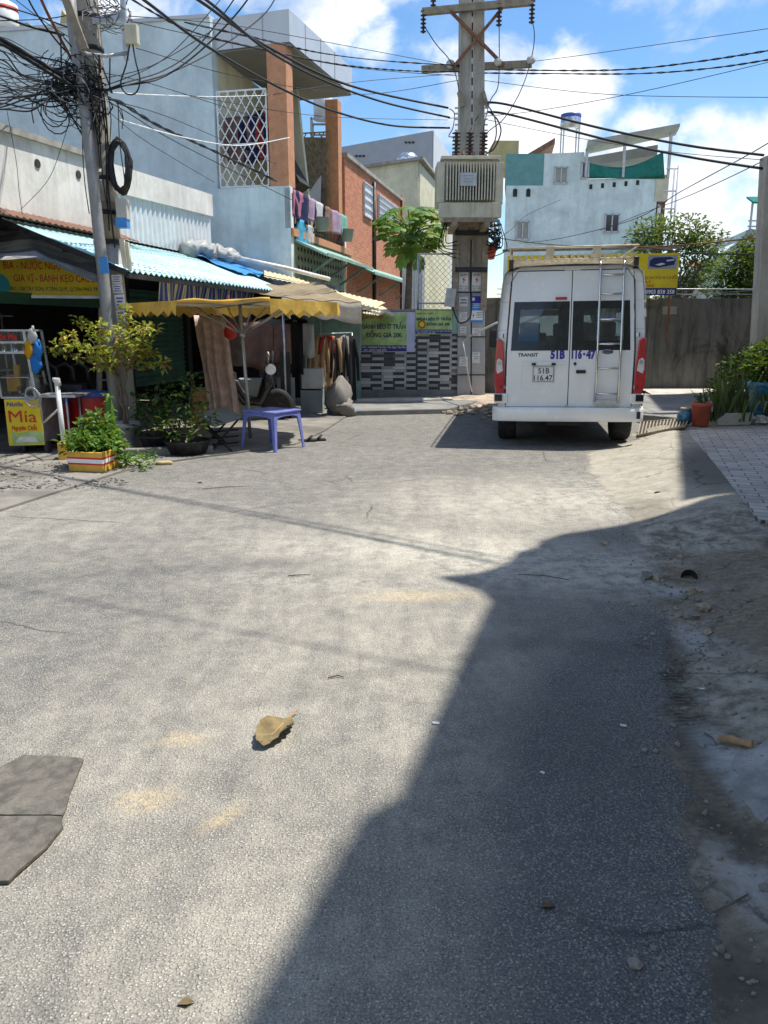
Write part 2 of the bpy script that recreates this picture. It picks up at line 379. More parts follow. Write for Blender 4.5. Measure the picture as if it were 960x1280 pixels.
def tile_material():
    t = NT('dark_grey_wall_tile'); v = t.co('UV')
    def cell(w, h, ox=0.0):
        sp = t.n('SeparateXYZ', {0: v}, None)
        row = t.math('FLOOR', t.math('DIVIDE', sp.outputs[1], h))
        col = t.math('FLOOR', t.math('DIVIDE', t.math('ADD', sp.outputs[0], t.math('MULTIPLY', t.math('MODULO', t.math('ADD', row, 100.0), 2.0), w*.18)), w))
        return row, col
    row, colm = cell(.24, .062)
    chk = t.math('MODULO', t.math('ADD', t.math('ADD', colm, 100.0), row), 2.0)
    cv = t.n('CombineXYZ', {0: row, 1: colm, 2: 0.0}); wn = t.n('TexWhiteNoise', {'Vector': cv}, None)
    r = wn.outputs[0]
    dark = t.mix(r, (.018, .019, .02), (.05, .052, .055)); light = t.mix(r, (.26, .26, .25), (.56, .56, .54))
    sw = t.ramp(r, .80, .82); pick = t.math('ABSOLUTE', t.math('SUBTRACT', chk, sw))
    col = t.mix(pick, dark, light)
    br = t.n('TexBrick', {'Vector': v, 'Scale': 1.0, 'Mortar Size': .004, 'Mortar Smooth': .2, 'Brick Width': .24, 'Row Height': .062}, 1, offset=.18)
    col = t.mix(t.math('MULTIPLY', br, .8), col, (.13, .13, .125))
    col = t.mix(t.math('MULTIPLY', t.ramp(t.noise(v, 3, 5, .7), .45, .8), .3), col, (.15, .14, .12))
    return t.done(t.bsdf(col, .45, normal=t.bump(t.math('SUBTRACT', t.math('MULTIPLY', r, .5), br), .35, .01), spec=.4))

def stain_wall(name, c, c2, k=.8, streak=.8, low=0.0):
    t = NT(name); v = t.co('UV'); o = t.co('Object')
    n = t.noise(o, 1.1, 7, .72, .4); s = t.noise(warped(t, t.mapv(v, sc=(2.4, .32, 1)), 2.5, .5), 1.8, 7, .75); f = t.noise(o, 26, 4, .7)
    col = t.mix(t.ramp(n, .3, .7), mul(c, .82), mul(c, 1.15))
    col = t.mix(t.math('MULTIPLY', t.ramp(s, .42, .72), streak), col, c2)
    col = t.mix(t.math('MULTIPLY', t.ramp(t.noise(o, .7, 6, .7, .8), .5, .7), k), col, mul(c2, .8))
    return t.done(t.bsdf(col, .9, normal=t.bump(t.math('ADD', f, n), .3, .012), spec=.2))

def stripes(name, cols, width, rough=.8, axis=0, trans=0.0, warp=.01, src='Object'):
    """cloth printed in upright stripes; cols = list of (fraction end, colour)"""
    t = NT(name); v = warped(t, t.co(src), 4, warp)
    sp = t.n('SeparateXYZ', {0: v}, None)
    u = t.math('FRACT', t.math('DIVIDE', sp.outputs[axis], width))
    cr = t.n('ValToRGB', {0: u}, None); el = cr.color_ramp; el.interpolation = 'CONSTANT'
    el.elements[0].position = 0; el.elements[0].color = (*cols[0][1], 1)
    e = el.elements[1]; e.position = cols[1][0]; e.color = (*cols[1][1], 1)
    for p, c in cols[2:]:
        e = el.elements.new(p); e.color = (*c, 1)
    col = t.mix(t.math('MULTIPLY', t.ramp(t.noise(t.co('Object'), 3, 5, .7), .45, .75), .4), cr.outputs[0], (.12, .11, .10))
    b = t.bsdf(col, rough, spec=.2)
    if trans:
        b = t.n('MixShader', {0: trans, 1: b, 2: t.n('BsdfTranslucent', {'Color': col})})
    return t.done(b)

def cloth(name, c, var=.2, trans=.25, scale=5, rough=.9, dirt=0.0, k=1.0):
    t = NT(name); v = t.co('Object')
    col = t.mix(t.ramp(t.noise(v, scale, 5, .7), .3, .7), mul(c, 1-var), mul(c, 1+var))
    if dirt: col = t.mix(t.math('MULTIPLY', t.ramp(t.noise(v, 1.7, 6, .75), .45, .72), dirt), col, (.13, .11, .085))
    wv = t.noise(v, 120, 2, .5)
    b = t.bsdf(col, rough, spec=.15, normal=t.bump(wv, .15, .004))
    if trans: b = t.n('MixShader', {0: trans, 1: b, 2: t.n('BsdfTranslucent', {'Color': col})})
    return t.done(b)

def glass(name, tint=(.5, .55, .58), rough=.02, fac=.0):
    t = NT(name)
    tr = t.n('BsdfTransparent', {'Color': tint}); gl = t.n('BsdfGlossy', {'Color': (.9, .95, 1), 'Roughness': rough})
    fr = t.n('Fresnel', {'IOR': 1.5}); f = t.math('ADD', fr, fac)
    sm = t.ramp(t.noise(t.co('Object'), 4, 4, .7), .4, .8, 0, .06)
    d = t.n('MixShader', {0: sm, 1: tr, 2: t.n('BsdfDiffuse', {'Color': (.5, .48, .44)})})
    return t.done(t.n('MixShader', {0: f, 1: d, 2: gl}))

def mesh_material(name, c, cell, wire, solid_rough=.6):
    """open diamond wire mesh: opaque wires, holes between"""
    t = NT(name); v = t.mapv(t.co('UV'), rot=(0, 0, pi/4))
    sp = t.n('SeparateXYZ', {0: v}, None); m = None
    for i in (0, 1):
        d = t.math('ABSOLUTE', t.math('SUBTRACT', t.math('FRACT', t.math('DIVIDE', sp.outputs[i], cell)), .5))
        w = t.math('GREATER_THAN', d, .5-wire/cell/2); m = w if m is None else t.math('MAXIMUM', m, w)
    return t.done(t.n('MixShader', {0: m, 1: t.n('BsdfTransparent'), 2: t.bsdf(c, solid_rough, .3)}))

M = {}
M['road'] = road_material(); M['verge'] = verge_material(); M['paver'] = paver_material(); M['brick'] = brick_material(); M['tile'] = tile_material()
M['forecourt'] = plain('old_forecourt_concrete', (.19, .178, .155), .9, .3, 2.2, bump=.4, bscale=30, dirt=.6, dirtc=(.09, .08, .065))
M['step'] = plain('grey_step_concrete', (.22, .215, .20), .9, .25, 2.5, bump=.4, dirt=.5, dirtc=(.10, .09, .075))
M['pale_conc'] = plain('pale_concrete', (.46, .43, .37), .9, .2, 3, bump=.35, dirt=.35, dirtc=(.2, .18, .15))
M['dirt'] = plain('rubble_dirt', (.36, .295, .22), .95, .3, 5, bump=.6, bscale=22)
M['stone'] = plain('grey_rubble_stone', (.22, .2, .175), .9, .3, 9, bump=.5)
M['conc_wall'] = stain_wall('blackened_concrete_wall', (.17, .16, .14), (.03, .028, .024), .9, .85)
M['white_wall'] = stain_wall('old_white_wall', (.66, .645, .60), (.36, .345, .31), .3, .5)
M['blue_wall'] = stain_wall('light_blue_render', (.56, .66, .69), (.43, .51, .54), .35, .35)
M['blue_pale'] = stain_wall('pale_blue_render', (.61, .71, .71), (.38, .46, .47), .4, .55)
M['house_blue'] = stain_wall('far_blue_render', (.64, .75, .74), (.44, .53, .53), .35, .55)
M['house_teal'] = plain('teal_sheet', (.13, .30, .30), .7, .12, 3)
M['cream'] = stain_wall('cream_render', (.60, .58, .44), (.42, .39, .28), .35, .5)
M['grey_clad'] = plain('grey_cladding', (.30, .325, .36), .6, .06, 2)
M['grey_clad_pale'] = plain('pale_grey_cladding', (.50, .52, .55), .6, .06, 2)
M['pillar'] = plain('brown_pillar_tile', (.50, .235, .12), .6, .15, 8, streak=.35, dirtc=(.2, .1, .06))
M['fascia'] = plain('silver_fascia_panel', (.50, .53, .56), .42, .05, 3, metal=.25)
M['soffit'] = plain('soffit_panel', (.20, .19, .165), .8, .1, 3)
M['teal_trim'] = plain('green_wall_paint', (.22, .36, .30), .75, .2, 4, streak=.4)
M['breeze'] = plain('green_breeze_block', (.27, .34, .26), .85, .3, 9, dirt=.5, dirtc=(.1, .1, .08))
M['white_paint'] = plain('white_paint', (.74, .74, .72), .55, .08, 6, dirt=.15)
M['white_metal'] = plain('white_metal_bars', (.70, .72, .73), .45, .08, 8)
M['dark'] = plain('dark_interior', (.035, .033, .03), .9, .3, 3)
M['dark_metal'] = plain('dark_metal', (.035, .035, .037), .5, .3, 8, metal=.5)
M['black_plastic'] = plain('black_plastic', (.018, .018, .02), .42, .3, 8)
M['rubber'] = plain('black_rubber', (.02, .02, .02), .8, .25, 20, bump=.3, dirt=.35, dirtc=(.12, .11, .1))
M['cable'] = plain('black_cable_sheath', (.013, .013, .015), .6, .3, 10)
M['cable_grey'] = plain('grey_cable_sheath', (.17, .17, .175), .6, .3, 10)
M['pole'] = stain_wall('grey_pole_concrete', (.40, .375, .325), (.15, .135, .11), .55, .7)
M['pole_low'] = stain_wall('pale_pole_concrete', (.40, .40, .395), (.23, .225, .22), .4, .4)
M['steel'] = plain('galvanised_steel', (.42, .44, .46), .42, .18, 9, metal=.6, streak=.25)
M['rust'] = plain('rusty_steel', (.22, .10, .055), .8, .35, 12, metal=.3)
M['brown_steel'] = plain('brown_painted_steel', (.26, .22, .16), .7, .3, 9, metal=.2, streak=.4)
M['trafo'] = plain('cream_transformer_paint', (.50, .48, .38), .5, .12, 5, streak=.5, dirtc=(.24, .2, .13))
M['porcelain'] = plain('dark_porcelain', (.045, .025, .02), .25, .2, 12)
M['porcelain_grey'] = plain('grey_porcelain', (.46, .45, .42), .3, .12, 12)
M['van_white'] = plain('white_van_paint', (.78, .79, .78), .2, .03, 2.5, coat=.7, spec=.5, dirt=.12, dirtc=(.42, .39, .34))
M['van_glass'] = glass('tinted_van_glass', (.27, .31, .33), .02, .04)
M['clear_glass'] = glass('clear_glass', (.82, .86, .87), .02)
M['win_glass'] = plain('dark_window_glass', (.03, .04, .05), .08, .3, 3, spec=.6)
M['gloss_black'] = plain('gloss_black', (.012, .012, .013), .1, .2, 5, spec=.6)
M['lamp_red'] = plain('red_lamp_lens', (.40, .008, .012), .15, .12, 40, coat=1.0, spec=.6)
M['lamp_clear'] = plain('clear_lamp_lens', (.62, .62, .64), .12, .2, 60, coat=1.0)
M['pole_steel'] = plain('dull_zinc_pole', (.26, .265, .265), .55, .15, 9, metal=.15, streak=.4)
M['canopy_cloth'] = cloth('faded_parasol_top', (.50, .40, .22), .15, .08, 3, dirt=.4)
M['slab'] = plain('broken_gutter_concrete', (.27, .26, .24), .92, .35, 7, bump=.7, bscale=38, dirt=.75, dirtc=(.085, .075, .06))
M['chrome'] = plain('chrome', (.62, .62, .63), .16, .05, 8, metal=1.0)
M['tan_rack'] = plain('tan_rack_paint', (.50, .42, .28), .6, .2, 9, streak=.35)
M['blue_ink'] = plain('blue_lettering', (.04, .035, .30), .5, .1, 9)
M['black_ink'] = plain('black_lettering', (.02, .02, .022), .5, .1, 9)
M['navy_ink'] = plain('navy_lettering', (.02, .03, .11), .6, .15, 9)
M['red_ink'] = plain('red_lettering', (.55, .03, .02), .6, .12, 9)
M['brown_ink'] = plain('brown_lettering', (.36, .10, .03), .6, .12, 9)
M['white_ink'] = plain('white_lettering', (.75, .75, .75), .6, .06, 9)
M['cyan_ink'] = plain('cyan_lettering', (.03, .36, .48), .6, .1, 9)
M['yellow_sign'] = plain('yellow_sign_vinyl', (.74, .56, .02), .55, .1, 3, dirt=.15)
M['navy_sign'] = plain('navy_sign_vinyl', (.03, .035, .16), .55, .12, 4)
M['green_sign'] = plain('green_sign_vinyl', (.36, .52, .20), .55, .4, 2.4)
M['lilac'] = plain('lilac_board', (.48, .49, .66), .6, .08, 4, dirt=.15)
M['mint'] = plain('mint_wall_paint', (.30, .47, .44), .8, .12, 3, streak=.3)
M['plate'] = plain('plate_white', (.68, .69, .68), .45, .06, 9)
M['paper'] = plain('weathered_paper', (.62, .62, .60), .8, .2, 14, dirt=.35, dirtc=(.3, .3, .3))
M['paper_blue'] = plain('blue_poster', (.05, .25, .62), .6, .15, 7)
M['teal_roof'] = plain('light_blue_roof_sheet', (.40, .62, .64), .45, .14, 4, metal=.1, streak=.0, dirt=.3, dirtc=(.30, .36, .35))
M['cream_roof'] = plain('cream_roof_sheet', (.62, .52, .32), .6, .18, 4, dirt=.4, dirtc=(.32, .25, .16))
M['white_roof'] = plain('white_corrugated_sheet', (.62, .66, .67), .5, .08, 4, streak=.35)
M['rust_tile'] = plain('brown_roof_tile', (.17, .085, .055), .85, .3, 8)
M['grey_asb'] = plain('grey_fibre_cement', (.30, .285, .25), .9, .2, 5, dirt=.4)
M['blue_tarp'] = plain('blue_tarpaulin', (.035, .22, .50), .45, .2, 5, bump=.4, bscale=14)
M['grey_tarp'] = stripes('grey_striped_tarp', [(0, (.62, .63, .64)), (.34, (.24, .25, .28)), (.67, (.46, .47, .49))], .36, .6, 1, .4, .06)
M['stripe_valance'] = stripes('blue_white_striped_canvas', [(0, (.05, .085, .30)), (.3, (.66, .63, .52)), (.42, (.42, .33, .12)), (.5, (.62, .60, .52)), (.62, (.05, .085, .30)), (.85, (.30, .32, .38))], .26, .85, 1, .2, .015)
M['tan_canvas'] = cloth('tan_awning_canvas', (.36, .29, .19), .15, .3, 4, dirt=.4)
M['grey_canvas'] = cloth('grey_awning_canvas', (.24, .22, .19), .2, .2, 4, dirt=.3)
M['yellow_canvas'] = cloth('yellow_parasol_canvas', (.76, .50, .11), .2, .3, 3, dirt=.45)
M['curtain'] = cloth('pinkish_brown_curtain', (.56, .42, .365), .25, .1, 7)
M['shutter'] = plain('dark_green_shutter', (.035, .12, .075), .5, .2, 4, metal=.2, dirt=.3)
M['blue_table'] = plain('blue_purple_plastic', (.17, .20, .50), .35, .08, 5, spec=.4)
M['styro'] = plain('yellow_foam_crate', (.62, .36, .055), .7, .15, 6, dirt=.25, dirtc=(.3, .17, .05))
M['pot_grey'] = plain('grey_cement_pot', (.36, .37, .38), .8, .15, 9, dirt=.4)
M['terracotta'] = plain('red_clay_pot', (.37, .085, .05), .55, .15, 7, dirt=.3, dirtc=(.2, .08, .06))
M['blue_pot'] = plain('blue_glazed_pot', (.04, .16, .28), .25, .4, 12, spec=.6)
M['soil'] = plain('soil', (.06, .045, .032), .95, .3, 20, bump=.6)
M['bark'] = plain('brown_bark', (.16, .12, .085), .9, .3, 14, bump=.5, streak=.3)
M['bark_grey'] = plain('grey_bark', (.24, .215, .18), .9, .3, 14, bump=.5)
M['leaf_tree'] = leafmat('tree_leaves', (.045, .115, .018), (.13, .24, .045), (.20, .22, .05))
M['leaf_dark'] = leafmat('dark_tree_leaves', (.03, .085, .012), (.09, .19, .03), (.16, .17, .04))
M['leaf_papaya'] = leafmat('papaya_leaves', (.07, .19, .04), (.20, .36, .08), (.36, .34, .07), .45)
M['leaf_lime'] = leafmat('lime_shrub_leaves', (.40, .48, .06), (.68, .62, .14), (.34, .12, .03), .4)
M['leaf_herb'] = leafmat('bright_herb_leaves', (.06, .18, .03), (.16, .33, .05), (.26, .36, .08))
M['leaf_deep'] = leafmat('deep_green_leaves', (.02, .06, .013), (.07, .14, .025), (.12, .16, .04), .25)  # deep green tones for low plants
M['leaf_snake'] = leafmat('sword_leaves', (.055, .095, .03), (.13, .17, .05), (.28, .28, .10), .15)
M['dry_leaf'] = plain('dry_leaf', (.175, .13, .06), .8, .35, 28, bump=.3, dirt=.6, dirtc=(.20, .17, .07))
M['mat'] = plain('grey_rubber_mat', (.11, .10, .084), .85, .35, 22, bump=.6, bscale=70, dirt=.4, dirtc=(.24, .22, .18))
M['wood'] = plain('raw_wood', (.36, .22, .11), .85, .3, 12, bump=.4)
M['skin_tan'] = cloth('tan_fabric', (.42, .28, .15), .15, .2)
M['red_cloth'] = cloth('red_fabric', (.42, .05, .04), .15, .2)
M['black_cloth'] = cloth('black_fabric', (.02, .02, .022), .2, .05)
M['grey_cloth'] = cloth('grey_fabric', (.30, .28, .25), .2, .2)
M['pink_cloth'] = cloth('pink_fabric', (.50, .20, .28), .2, .25)
M['wine_cloth'] = cloth('wine_fabric', (.28, .05, .10), .2, .2)
M['navy_cloth'] = cloth('navy_fabric', (.025, .03, .085), .2, .1)
M['lilac_cloth'] = cloth('lilac_fabric', (.46, .34, .46), .2, .3)
M['brown_cloth'] = cloth('brown_fabric', (.26, .16, .13), .2, .2)
M['sky_cloth'] = cloth('sky_blue_fabric', (.10, .42, .62), .15, .3)
M['mint_cloth'] = cloth('mint_fabric', (.25, .52, .42), .15, .3)
M['white_cloth'] = cloth('white_fabric', (.62, .62, .64), .12, .3)
M['sack'] = plain('white_woven_sack', (.21, .195, .175), .85, .15, 8, bump=.4, dirt=.25)
M['board'] = plain('off_white_board', (.48, .47, .44), .7, .12, 4, dirt=.35)
M['grey_board'] = plain('grey_green_board', (.24, .27, .26), .7, .12, 4, dirt=.3)
M['cooler_red'] = plain('red_cooler_plastic', (.42, .02, .025), .4, .15, 5, dirt=.25)
M['cooler_blue'] = plain('blue_cooler_lid', (.05, .09, .33), .4, .15, 5)
M['bag_yellow'] = cloth('yellow_plastic_bag', (.75, .42, .02), .15, .3, 9, .4)
M['bag_blue'] = cloth('blue_plastic_bag', (.04, .25, .68), .15, .3, 9, .4)
M['bag_clear'] = cloth('clear_plastic_bag', (.6, .62, .62), .1, .5, 9, .3)
M['pvc'] = plain('white_pvc', (.66, .66, .64), .45, .1, 7, dirt=.3)
M['beige_box'] = plain('beige_box_plastic', (.56, .53, .40), .55, .1, 7, streak=.3)
M['orange'] = plain('orange_red_plastic', (.55, .09, .04), .55, .15, 8)
M['water_tank'] = plain('stainless_tank', (.60, .61, .62), .28, .06, 5, metal=.9)
M['net_green'] = cloth('green_shade_net', (.06, .30, .26), .15, .5, 3)
M['canopy_grey'] = plain('grey_roof_sheet', (.33, .34, .30), .7, .15, 4)
M['lattice'] = mesh_material('chain_link_wire', (.36, .37, .37), .085, .007)
M['yellow_wall'] = plain('ochre_parapet', (.46, .36, .18), .85, .12, 3)

# ================================================================= world, sun, camera
SUN_EL = rad(68); SUN_DIR = V((cos(SUN_EL)*.972, cos(SUN_EL)*.235, sin(SUN_EL))).normalized()
w = bpy.data.worlds.new('World'); SC.world = w; w.use_nodes = True; wt = w.node_tree; wt.nodes.clear()
def wn(typ, ins=None, out=0, **props):
    nd = wt.nodes.new('ShaderNode'+typ)
    for k, v in props.items(): setattr(nd, k, v)
    for k, v in (ins or {}).items():
        if isinstance(v, bpy.types.NodeSocket): wt.links.new(v, nd.inputs[k])
        else: nd.inputs[k].default_value = v
    return nd.outputs[out] if out is not None else nd
sky = wn('TexSky', None, 0, sky_type='NISHITA', sun_disc=False)
sn = sky.node; sn.sun_elevation = SUN_EL; sn.sun_rotation = atan2(SUN_DIR.x, SUN_DIR.y); sn.air_density = 1.0; sn.dust_density = .7; sn.ozone_density = 1.6; sn.altitude = 10
dirv = wn('TexCoord', None, None).outputs['Generated']
acc = None
# cumulus banks: direction (photo pixel it was measured at), angular radius, weight
for (px, py, r, k) in ((620, 120, .085, 1.0), (700, 130, .085, 1.0), (560, 150, .06, .7), (520, 190, .04, .6), (720, 110, .05, .7), (640, 170, .09, 1), (800, 180, .06, .9), (860, 190, .06, .8), (760, 230, .07, .8),
                       (900, 230, .08, .9), (950, 200, .07, .7), (840, 260, .09, .9), (940, 300, .09, .8), (420, 15, .06, .8), (460, 40, .045, .7), (375, 10, .05, .7), (130, 10, .12, .8), (10, 30, .1, .7),
                       (250, -10, .1, .6), (520, 70, .03, .35), (590, 30, .04, .3), (300, -250, .3, .7), (900, -400, .35, .6), (-500, 100, .3, .7), (1500, 200, .3, .8)):
    d = ray(px, py).normalized()
    df = wn('VectorMath', {0: dirv, 1: tuple(d)}, 'Value', operation='DISTANCE')
    g = wn('MapRange', {'Value': df, 'From Min': r*.35, 'From Max': r*1.35, 'To Min': k, 'To Max': 0.0}, interpolation_type='SMOOTHSTEP')
    acc = g if acc is None else wn('Math', {0: acc, 1: g}, operation='MAXIMUM')
sc3 = wn('Mapping', {'Vector': dirv, 'Scale': (1, 1, 1.25)})
n1 = wn('TexNoise', {'Vector': sc3, 'Scale': 11.0, 'Detail': 10, 'Roughness': .58, 'Distortion': .25})
n2 = wn('TexNoise', {'Vector': sc3, 'Scale': 3.0, 'Detail': 8, 'Roughness': .6})
for d, r, k in (((.1, -.3, 1), .35, .7), ((-.8, -.35, .5), .4, .8), ((.3, -.9, .35), .5, .85), ((-.5, -.85, .2), .4, .85)):      # unseen cloud banks added overhead and behind to whiten and lift the fill light
    df = wn('VectorMath', {0: dirv, 1: tuple(V(d).normalized())}, 'Value', operation='DISTANCE')
    g = wn('MapRange', {'Value': df, 'From Min': r*.5, 'From Max': r*1.3, 'To Min': k, 'To Max': 0.0}, interpolation_type='SMOOTHSTEP'); acc = wn('Math', {0: acc, 1: g}, operation='MAXIMUM')
body = wn('Math', {0: acc, 1: wn('Math', {0: wn('Math', {0: n1, 1: .5}, operation='SUBTRACT'), 1: 1.9}, operation='MULTIPLY')}, operation='ADD')
mask = wn('MapRange', {'Value': body, 'From Min': .42, 'From Max': .98}, interpolation_type='SMOOTHSTEP')
wisps = wn('MapRange', {'Value': n2, 'From Min': .5, 'From Max': .8, 'To Min': 0.0, 'To Max': .35}, interpolation_type='SMOOTHSTEP')
mask = wn('Math', {0: mask, 1: wisps}, operation='MAXIMUM')
shade = wn('MapRange', {'Value': wn('TexNoise', {'Vector': sc3, 'Scale': 7.0, 'Detail': 7, 'Roughness': .6}), 'From Min': .35, 'From Max': .65}, interpolation_type='SMOOTHSTEP')
CLOUD_A, CLOUD_B = (4.5, 5.0, 5.8, 1), (7.6, 7.65, 7.7, 1)
ccol = wn('Mix', None, 2, data_type='RGBA'); cn = ccol.node
wt.links.new(shade, cn.inputs[0]); cn.inputs[6].default_value = CLOUD_A; cn.inputs[7].default_value = CLOUD_B
fin = wn('Mix', None, 2, data_type='RGBA'); fn_ = fin.node
wt.links.new(mask, fn_.inputs[0]); hs = wn('HueSaturation', {'Saturation': 1.27, 'Value': 1.12, 'Color': sky}); wt.links.new(hs, fn_.inputs[6]); wt.links.new(ccol, fn_.inputs[7])
bg = wn('Background', {'Color': fin, 'Strength': .112}); ow = wt.nodes.new('ShaderNodeOutputWorld'); wt.links.new(bg, ow.inputs[0])

sl = bpy.data.lights.new('sun', 'SUN'); sl.energy = 4.4; sl.angle = rad(.8); sl.color = (1.0, .95, .86)
so = bpy.data.objects.new('sun', sl); COL.objects.link(so); so.rotation_euler = (-SUN_DIR).to_track_quat('-Z', 'Y').to_euler(); so.location = (0, 0, 30)
cd = bpy.data.cameras.new('camera'); co = bpy.data.objects.new('camera', cd); COL.objects.link(co)
co.location = CAM; co.rotation_euler = (pi/2-PITCH, 0, 0); cd.sensor_fit = 'VERTICAL'; cd.sensor_height = 24; cd.lens = 24*FPX/1280; cd.clip_end = 3000; cd.clip_start = .05
SC.camera = co
SC.view_settings.view_transform = 'Standard'; SC.view_settings.look = 'None'; SC.view_settings.gamma = 1; SC.view_settings.exposure = .64; SC.view_settings.use_curve_mapping = False
SC.cycles.max_bounces = 8; SC.cycles.transparent_max_bounces = 16; SC.cycles.use_denoising = True
# ================================================================= ground
def interp(tab, y):
    if y <= tab[0][0]: return tab[0][1]
    for (a, xa), (b, xb) in zip(tab, tab[1:]):
        if y <= b: return xa + (xb-xa)*(y-a)/(b-a)
    return tab[-1][1]
def sms(x): x = max(0, min(1, x)); return x*x*(3-2*x)
m = MB(); m.add([(-90, -40, 0), (90, -40, 0), (90, 220, 0), (-90, 220, 0)], [(0, 1, 2, 3)])
r_ = m.build('road', M['road']); r_.data.transform(Matrix.Translation(r_.location)); r_.location = (0, 0, 0); struct(r_)

KZ = .15
edge_px = [(838, 1400), (835, 1279), (815, 1100), (800, 900), (803, 780), (797, 710), (770, 668), (776, 645), (742, 618), (722, 588), (722, 566), (790, 551)]
EDGE = sorted((G(*p).y, G(*p).x) for p in edge_px); EDGE = [(-6, -.2)] + EDGE
top_px = [(1190, 1279), (1075, 1000), (1010, 850), (975, 745), (968, 690), (950, 650), (905, 590), (862, 543)]
TOP = sorted((G(*p, KZ).y, G(*p, KZ).x) for p in top_px); TOP = [(-6, TOP[0][1]-1.2)] + TOP
hole1 = G(823, 611, .08); hole2 = G(862, 711, .06)
PVT = sorted((G(px, py, KZ+.03).y, G(px, py, KZ+.03).x) for px, py in ((862, 535), (862, 541), (884, 565), (905, 590), (926, 617), (948, 646)))
def verge_z(x, y):
    e = interp(EDGE, y); tp = max(interp(TOP, y), e+.05)
    q = max(0.0, min(1.3, (x-e)/(tp-e)))
    near = 1-sms((y-5.2)/.7)
    far = KZ*sms(min(1, q))
    gut = .085*sms(max(0, (min(q, 1)-.3)/.7))
    z = .006 + far*(1-near) + gut*near
    amp = sms(q*4)*(.55 if near > .5 else 1)
    rough = mnoise.noise(V((x*1.7, y*1.7, 3)))*.010 + mnoise.noise(V((x*6, y*6, 8)))*.010 + mnoise.noise(V((x*17, y*17, 1)))*.006 + mnoise.noise(V((x*37, y*37, 1)))*.003
    z += rough*amp*(.45+.75*near)*(1 if q < 1 else .5)
    # ramp tongue of the driveway, then the broken step below it
    if near > 0 and 5.0 < y < 6.6: z +=   .028*sms((y-5.0-.18*mnoise.noise(V((x*2.2, 4, 1)))-.05*mnoise.noise(V((x*9, 2, 1))))/.07)*sms(q*2.2)*(1-sms((y-5.9)/.6))
    for h, rr in ((hole1, .085), (hole2, .09)):
        d = sqrt((x-h.x)**2 + ((y-h.y)*.8)**2); z -= .09*(1-sms(d/rr)) if d < rr else 0
    if PVT[0][0]-.02 < y < PVT[-1][0] and x > interp(PVT, y)+.02: z = min(z, KZ-.006)
    return max(z-.004, .0015)
m = MB(); rows = []
NY, NX = 330, 90
for j in range(NY+1):
    y = -4 + (j/NY)**.72*0 + 15.1*(j/NY)
    e = interp(EDGE, y)
    rows.append([V((e + 7.0*(i/NX)**1.9, y, 0)) for i in range(NX+1)])
vs = [V((p.x, p.y, verge_z(p.x, p.y) if i else -.006)) for r in rows for i, p in enumerate(r)]
m.add(vs, [(j*(NX+1)+i, j*(NX+1)+i+1, (j+1)*(NX+1)+i+1, (j+1)*(NX+1)+i) for j in range(NY) for i in range(NX)], True)
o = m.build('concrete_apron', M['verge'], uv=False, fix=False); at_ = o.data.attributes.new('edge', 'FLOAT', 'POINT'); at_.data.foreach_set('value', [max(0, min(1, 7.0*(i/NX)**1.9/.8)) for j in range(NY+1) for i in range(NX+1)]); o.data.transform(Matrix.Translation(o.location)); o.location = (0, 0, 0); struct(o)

# pavers on top of the pavement
pv = [G(862, 541, KZ+.03), G(884, 565, KZ+.03), G(905, 590, KZ+.03), G(926, 617, KZ+.03), G(948, 646, KZ+.03)]
far = G(862, 535, KZ+.03)
m = MB(); pts = [far] + pv + [V((pv[-1].x+5, pv[-1].y+.1, KZ+.03)), V((far.x+6, far.y+.3, KZ+.03))]
m.prism([V((p.x, p.y, KZ+.006)) for p in pts], (0, 0, -.12)); o = m.build('paver_pavement', M['paver'])
o.data.transform(Matrix.Translation(o.location)); o.location = (0, 0, 0); struct(o)
# asphalt side lane and pale kerb line in front of the far concrete wall
m = MB(); a, b, c, d = G(800, 521, .1), G(960, 535, .1), G(1010, 489, .1), G(806, 492, .1)
m.prism([V((p.x, p.y, .135)) for p in (a, b, c, d)], (0, 0, -.14)); struct(m.build('side_lane', M['step']))
m = MB(); ya = G(806, 492, .12); yb = G(905, 486, .12)
m.grid(lambda u, v: V((ya.x+(yb.x+1.5-ya.x)*u, ya.y-.45+1.6*v + .12*mnoise.noise(V((u*5, v, 0))), .139+.05*sms(v*3))), 12, 5); struct(m.build('wall_kerb', M['pale_conc']))
# far lane end in front of tile wall
m = MB(); q = [G(432, 520, .0), G(560, 517, .0), G(600, 506, 0.0), G(630, 500, 0.0), G(640, 488, .0), G(430, 488, .0)]
m.prism([V((p.x, p.y, .095)) for p in q], (0, 0, -.1)); struct(m.build('step_slab', M['step'], bevel=.02))
m = MB(); a, b = G(444, 503, .1), G(566, 500, .1)
m.prism([a+V((0, 0, .03)), b+V((0, 0, .03)), b+V((0, .5, .03)), a+V((0, .5, .03))], (0, 0, -.06)); struct(m.build('step_edge', M['pale_conc'], bevel=.01))
# forecourt on the left
fc = [(-260, 700), (-60, 652), (0, 640), (55, 622), (112, 604), (155, 590), (200, 580), (250, 573), (305, 566), (370, 556), (405, 540), (432, 522), (444, 506), (420, 486), (-400, 486), (-600, 600)]
m = MB(); m.prism([G(a, b)+V((0, 0, .022)) for a, b in fc], (0, 0, -.03)); struct(m.build('shop_forecourt', M['forecourt']))

# ================================================================= left street facade frames
SD = (.226, 1.0)
FA = Plane(-5.0, 10.5, *SD)            # shop house front
def on(pl, pts, thick, off=0.0):
    """solid panel in a vertical plane from outline pixels, thick metres deep (to the back)"""
    ps = [pl.at(px, py, off) for px, py in pts]; m = MB(); m.prism(ps, -pl.n*thick); return m

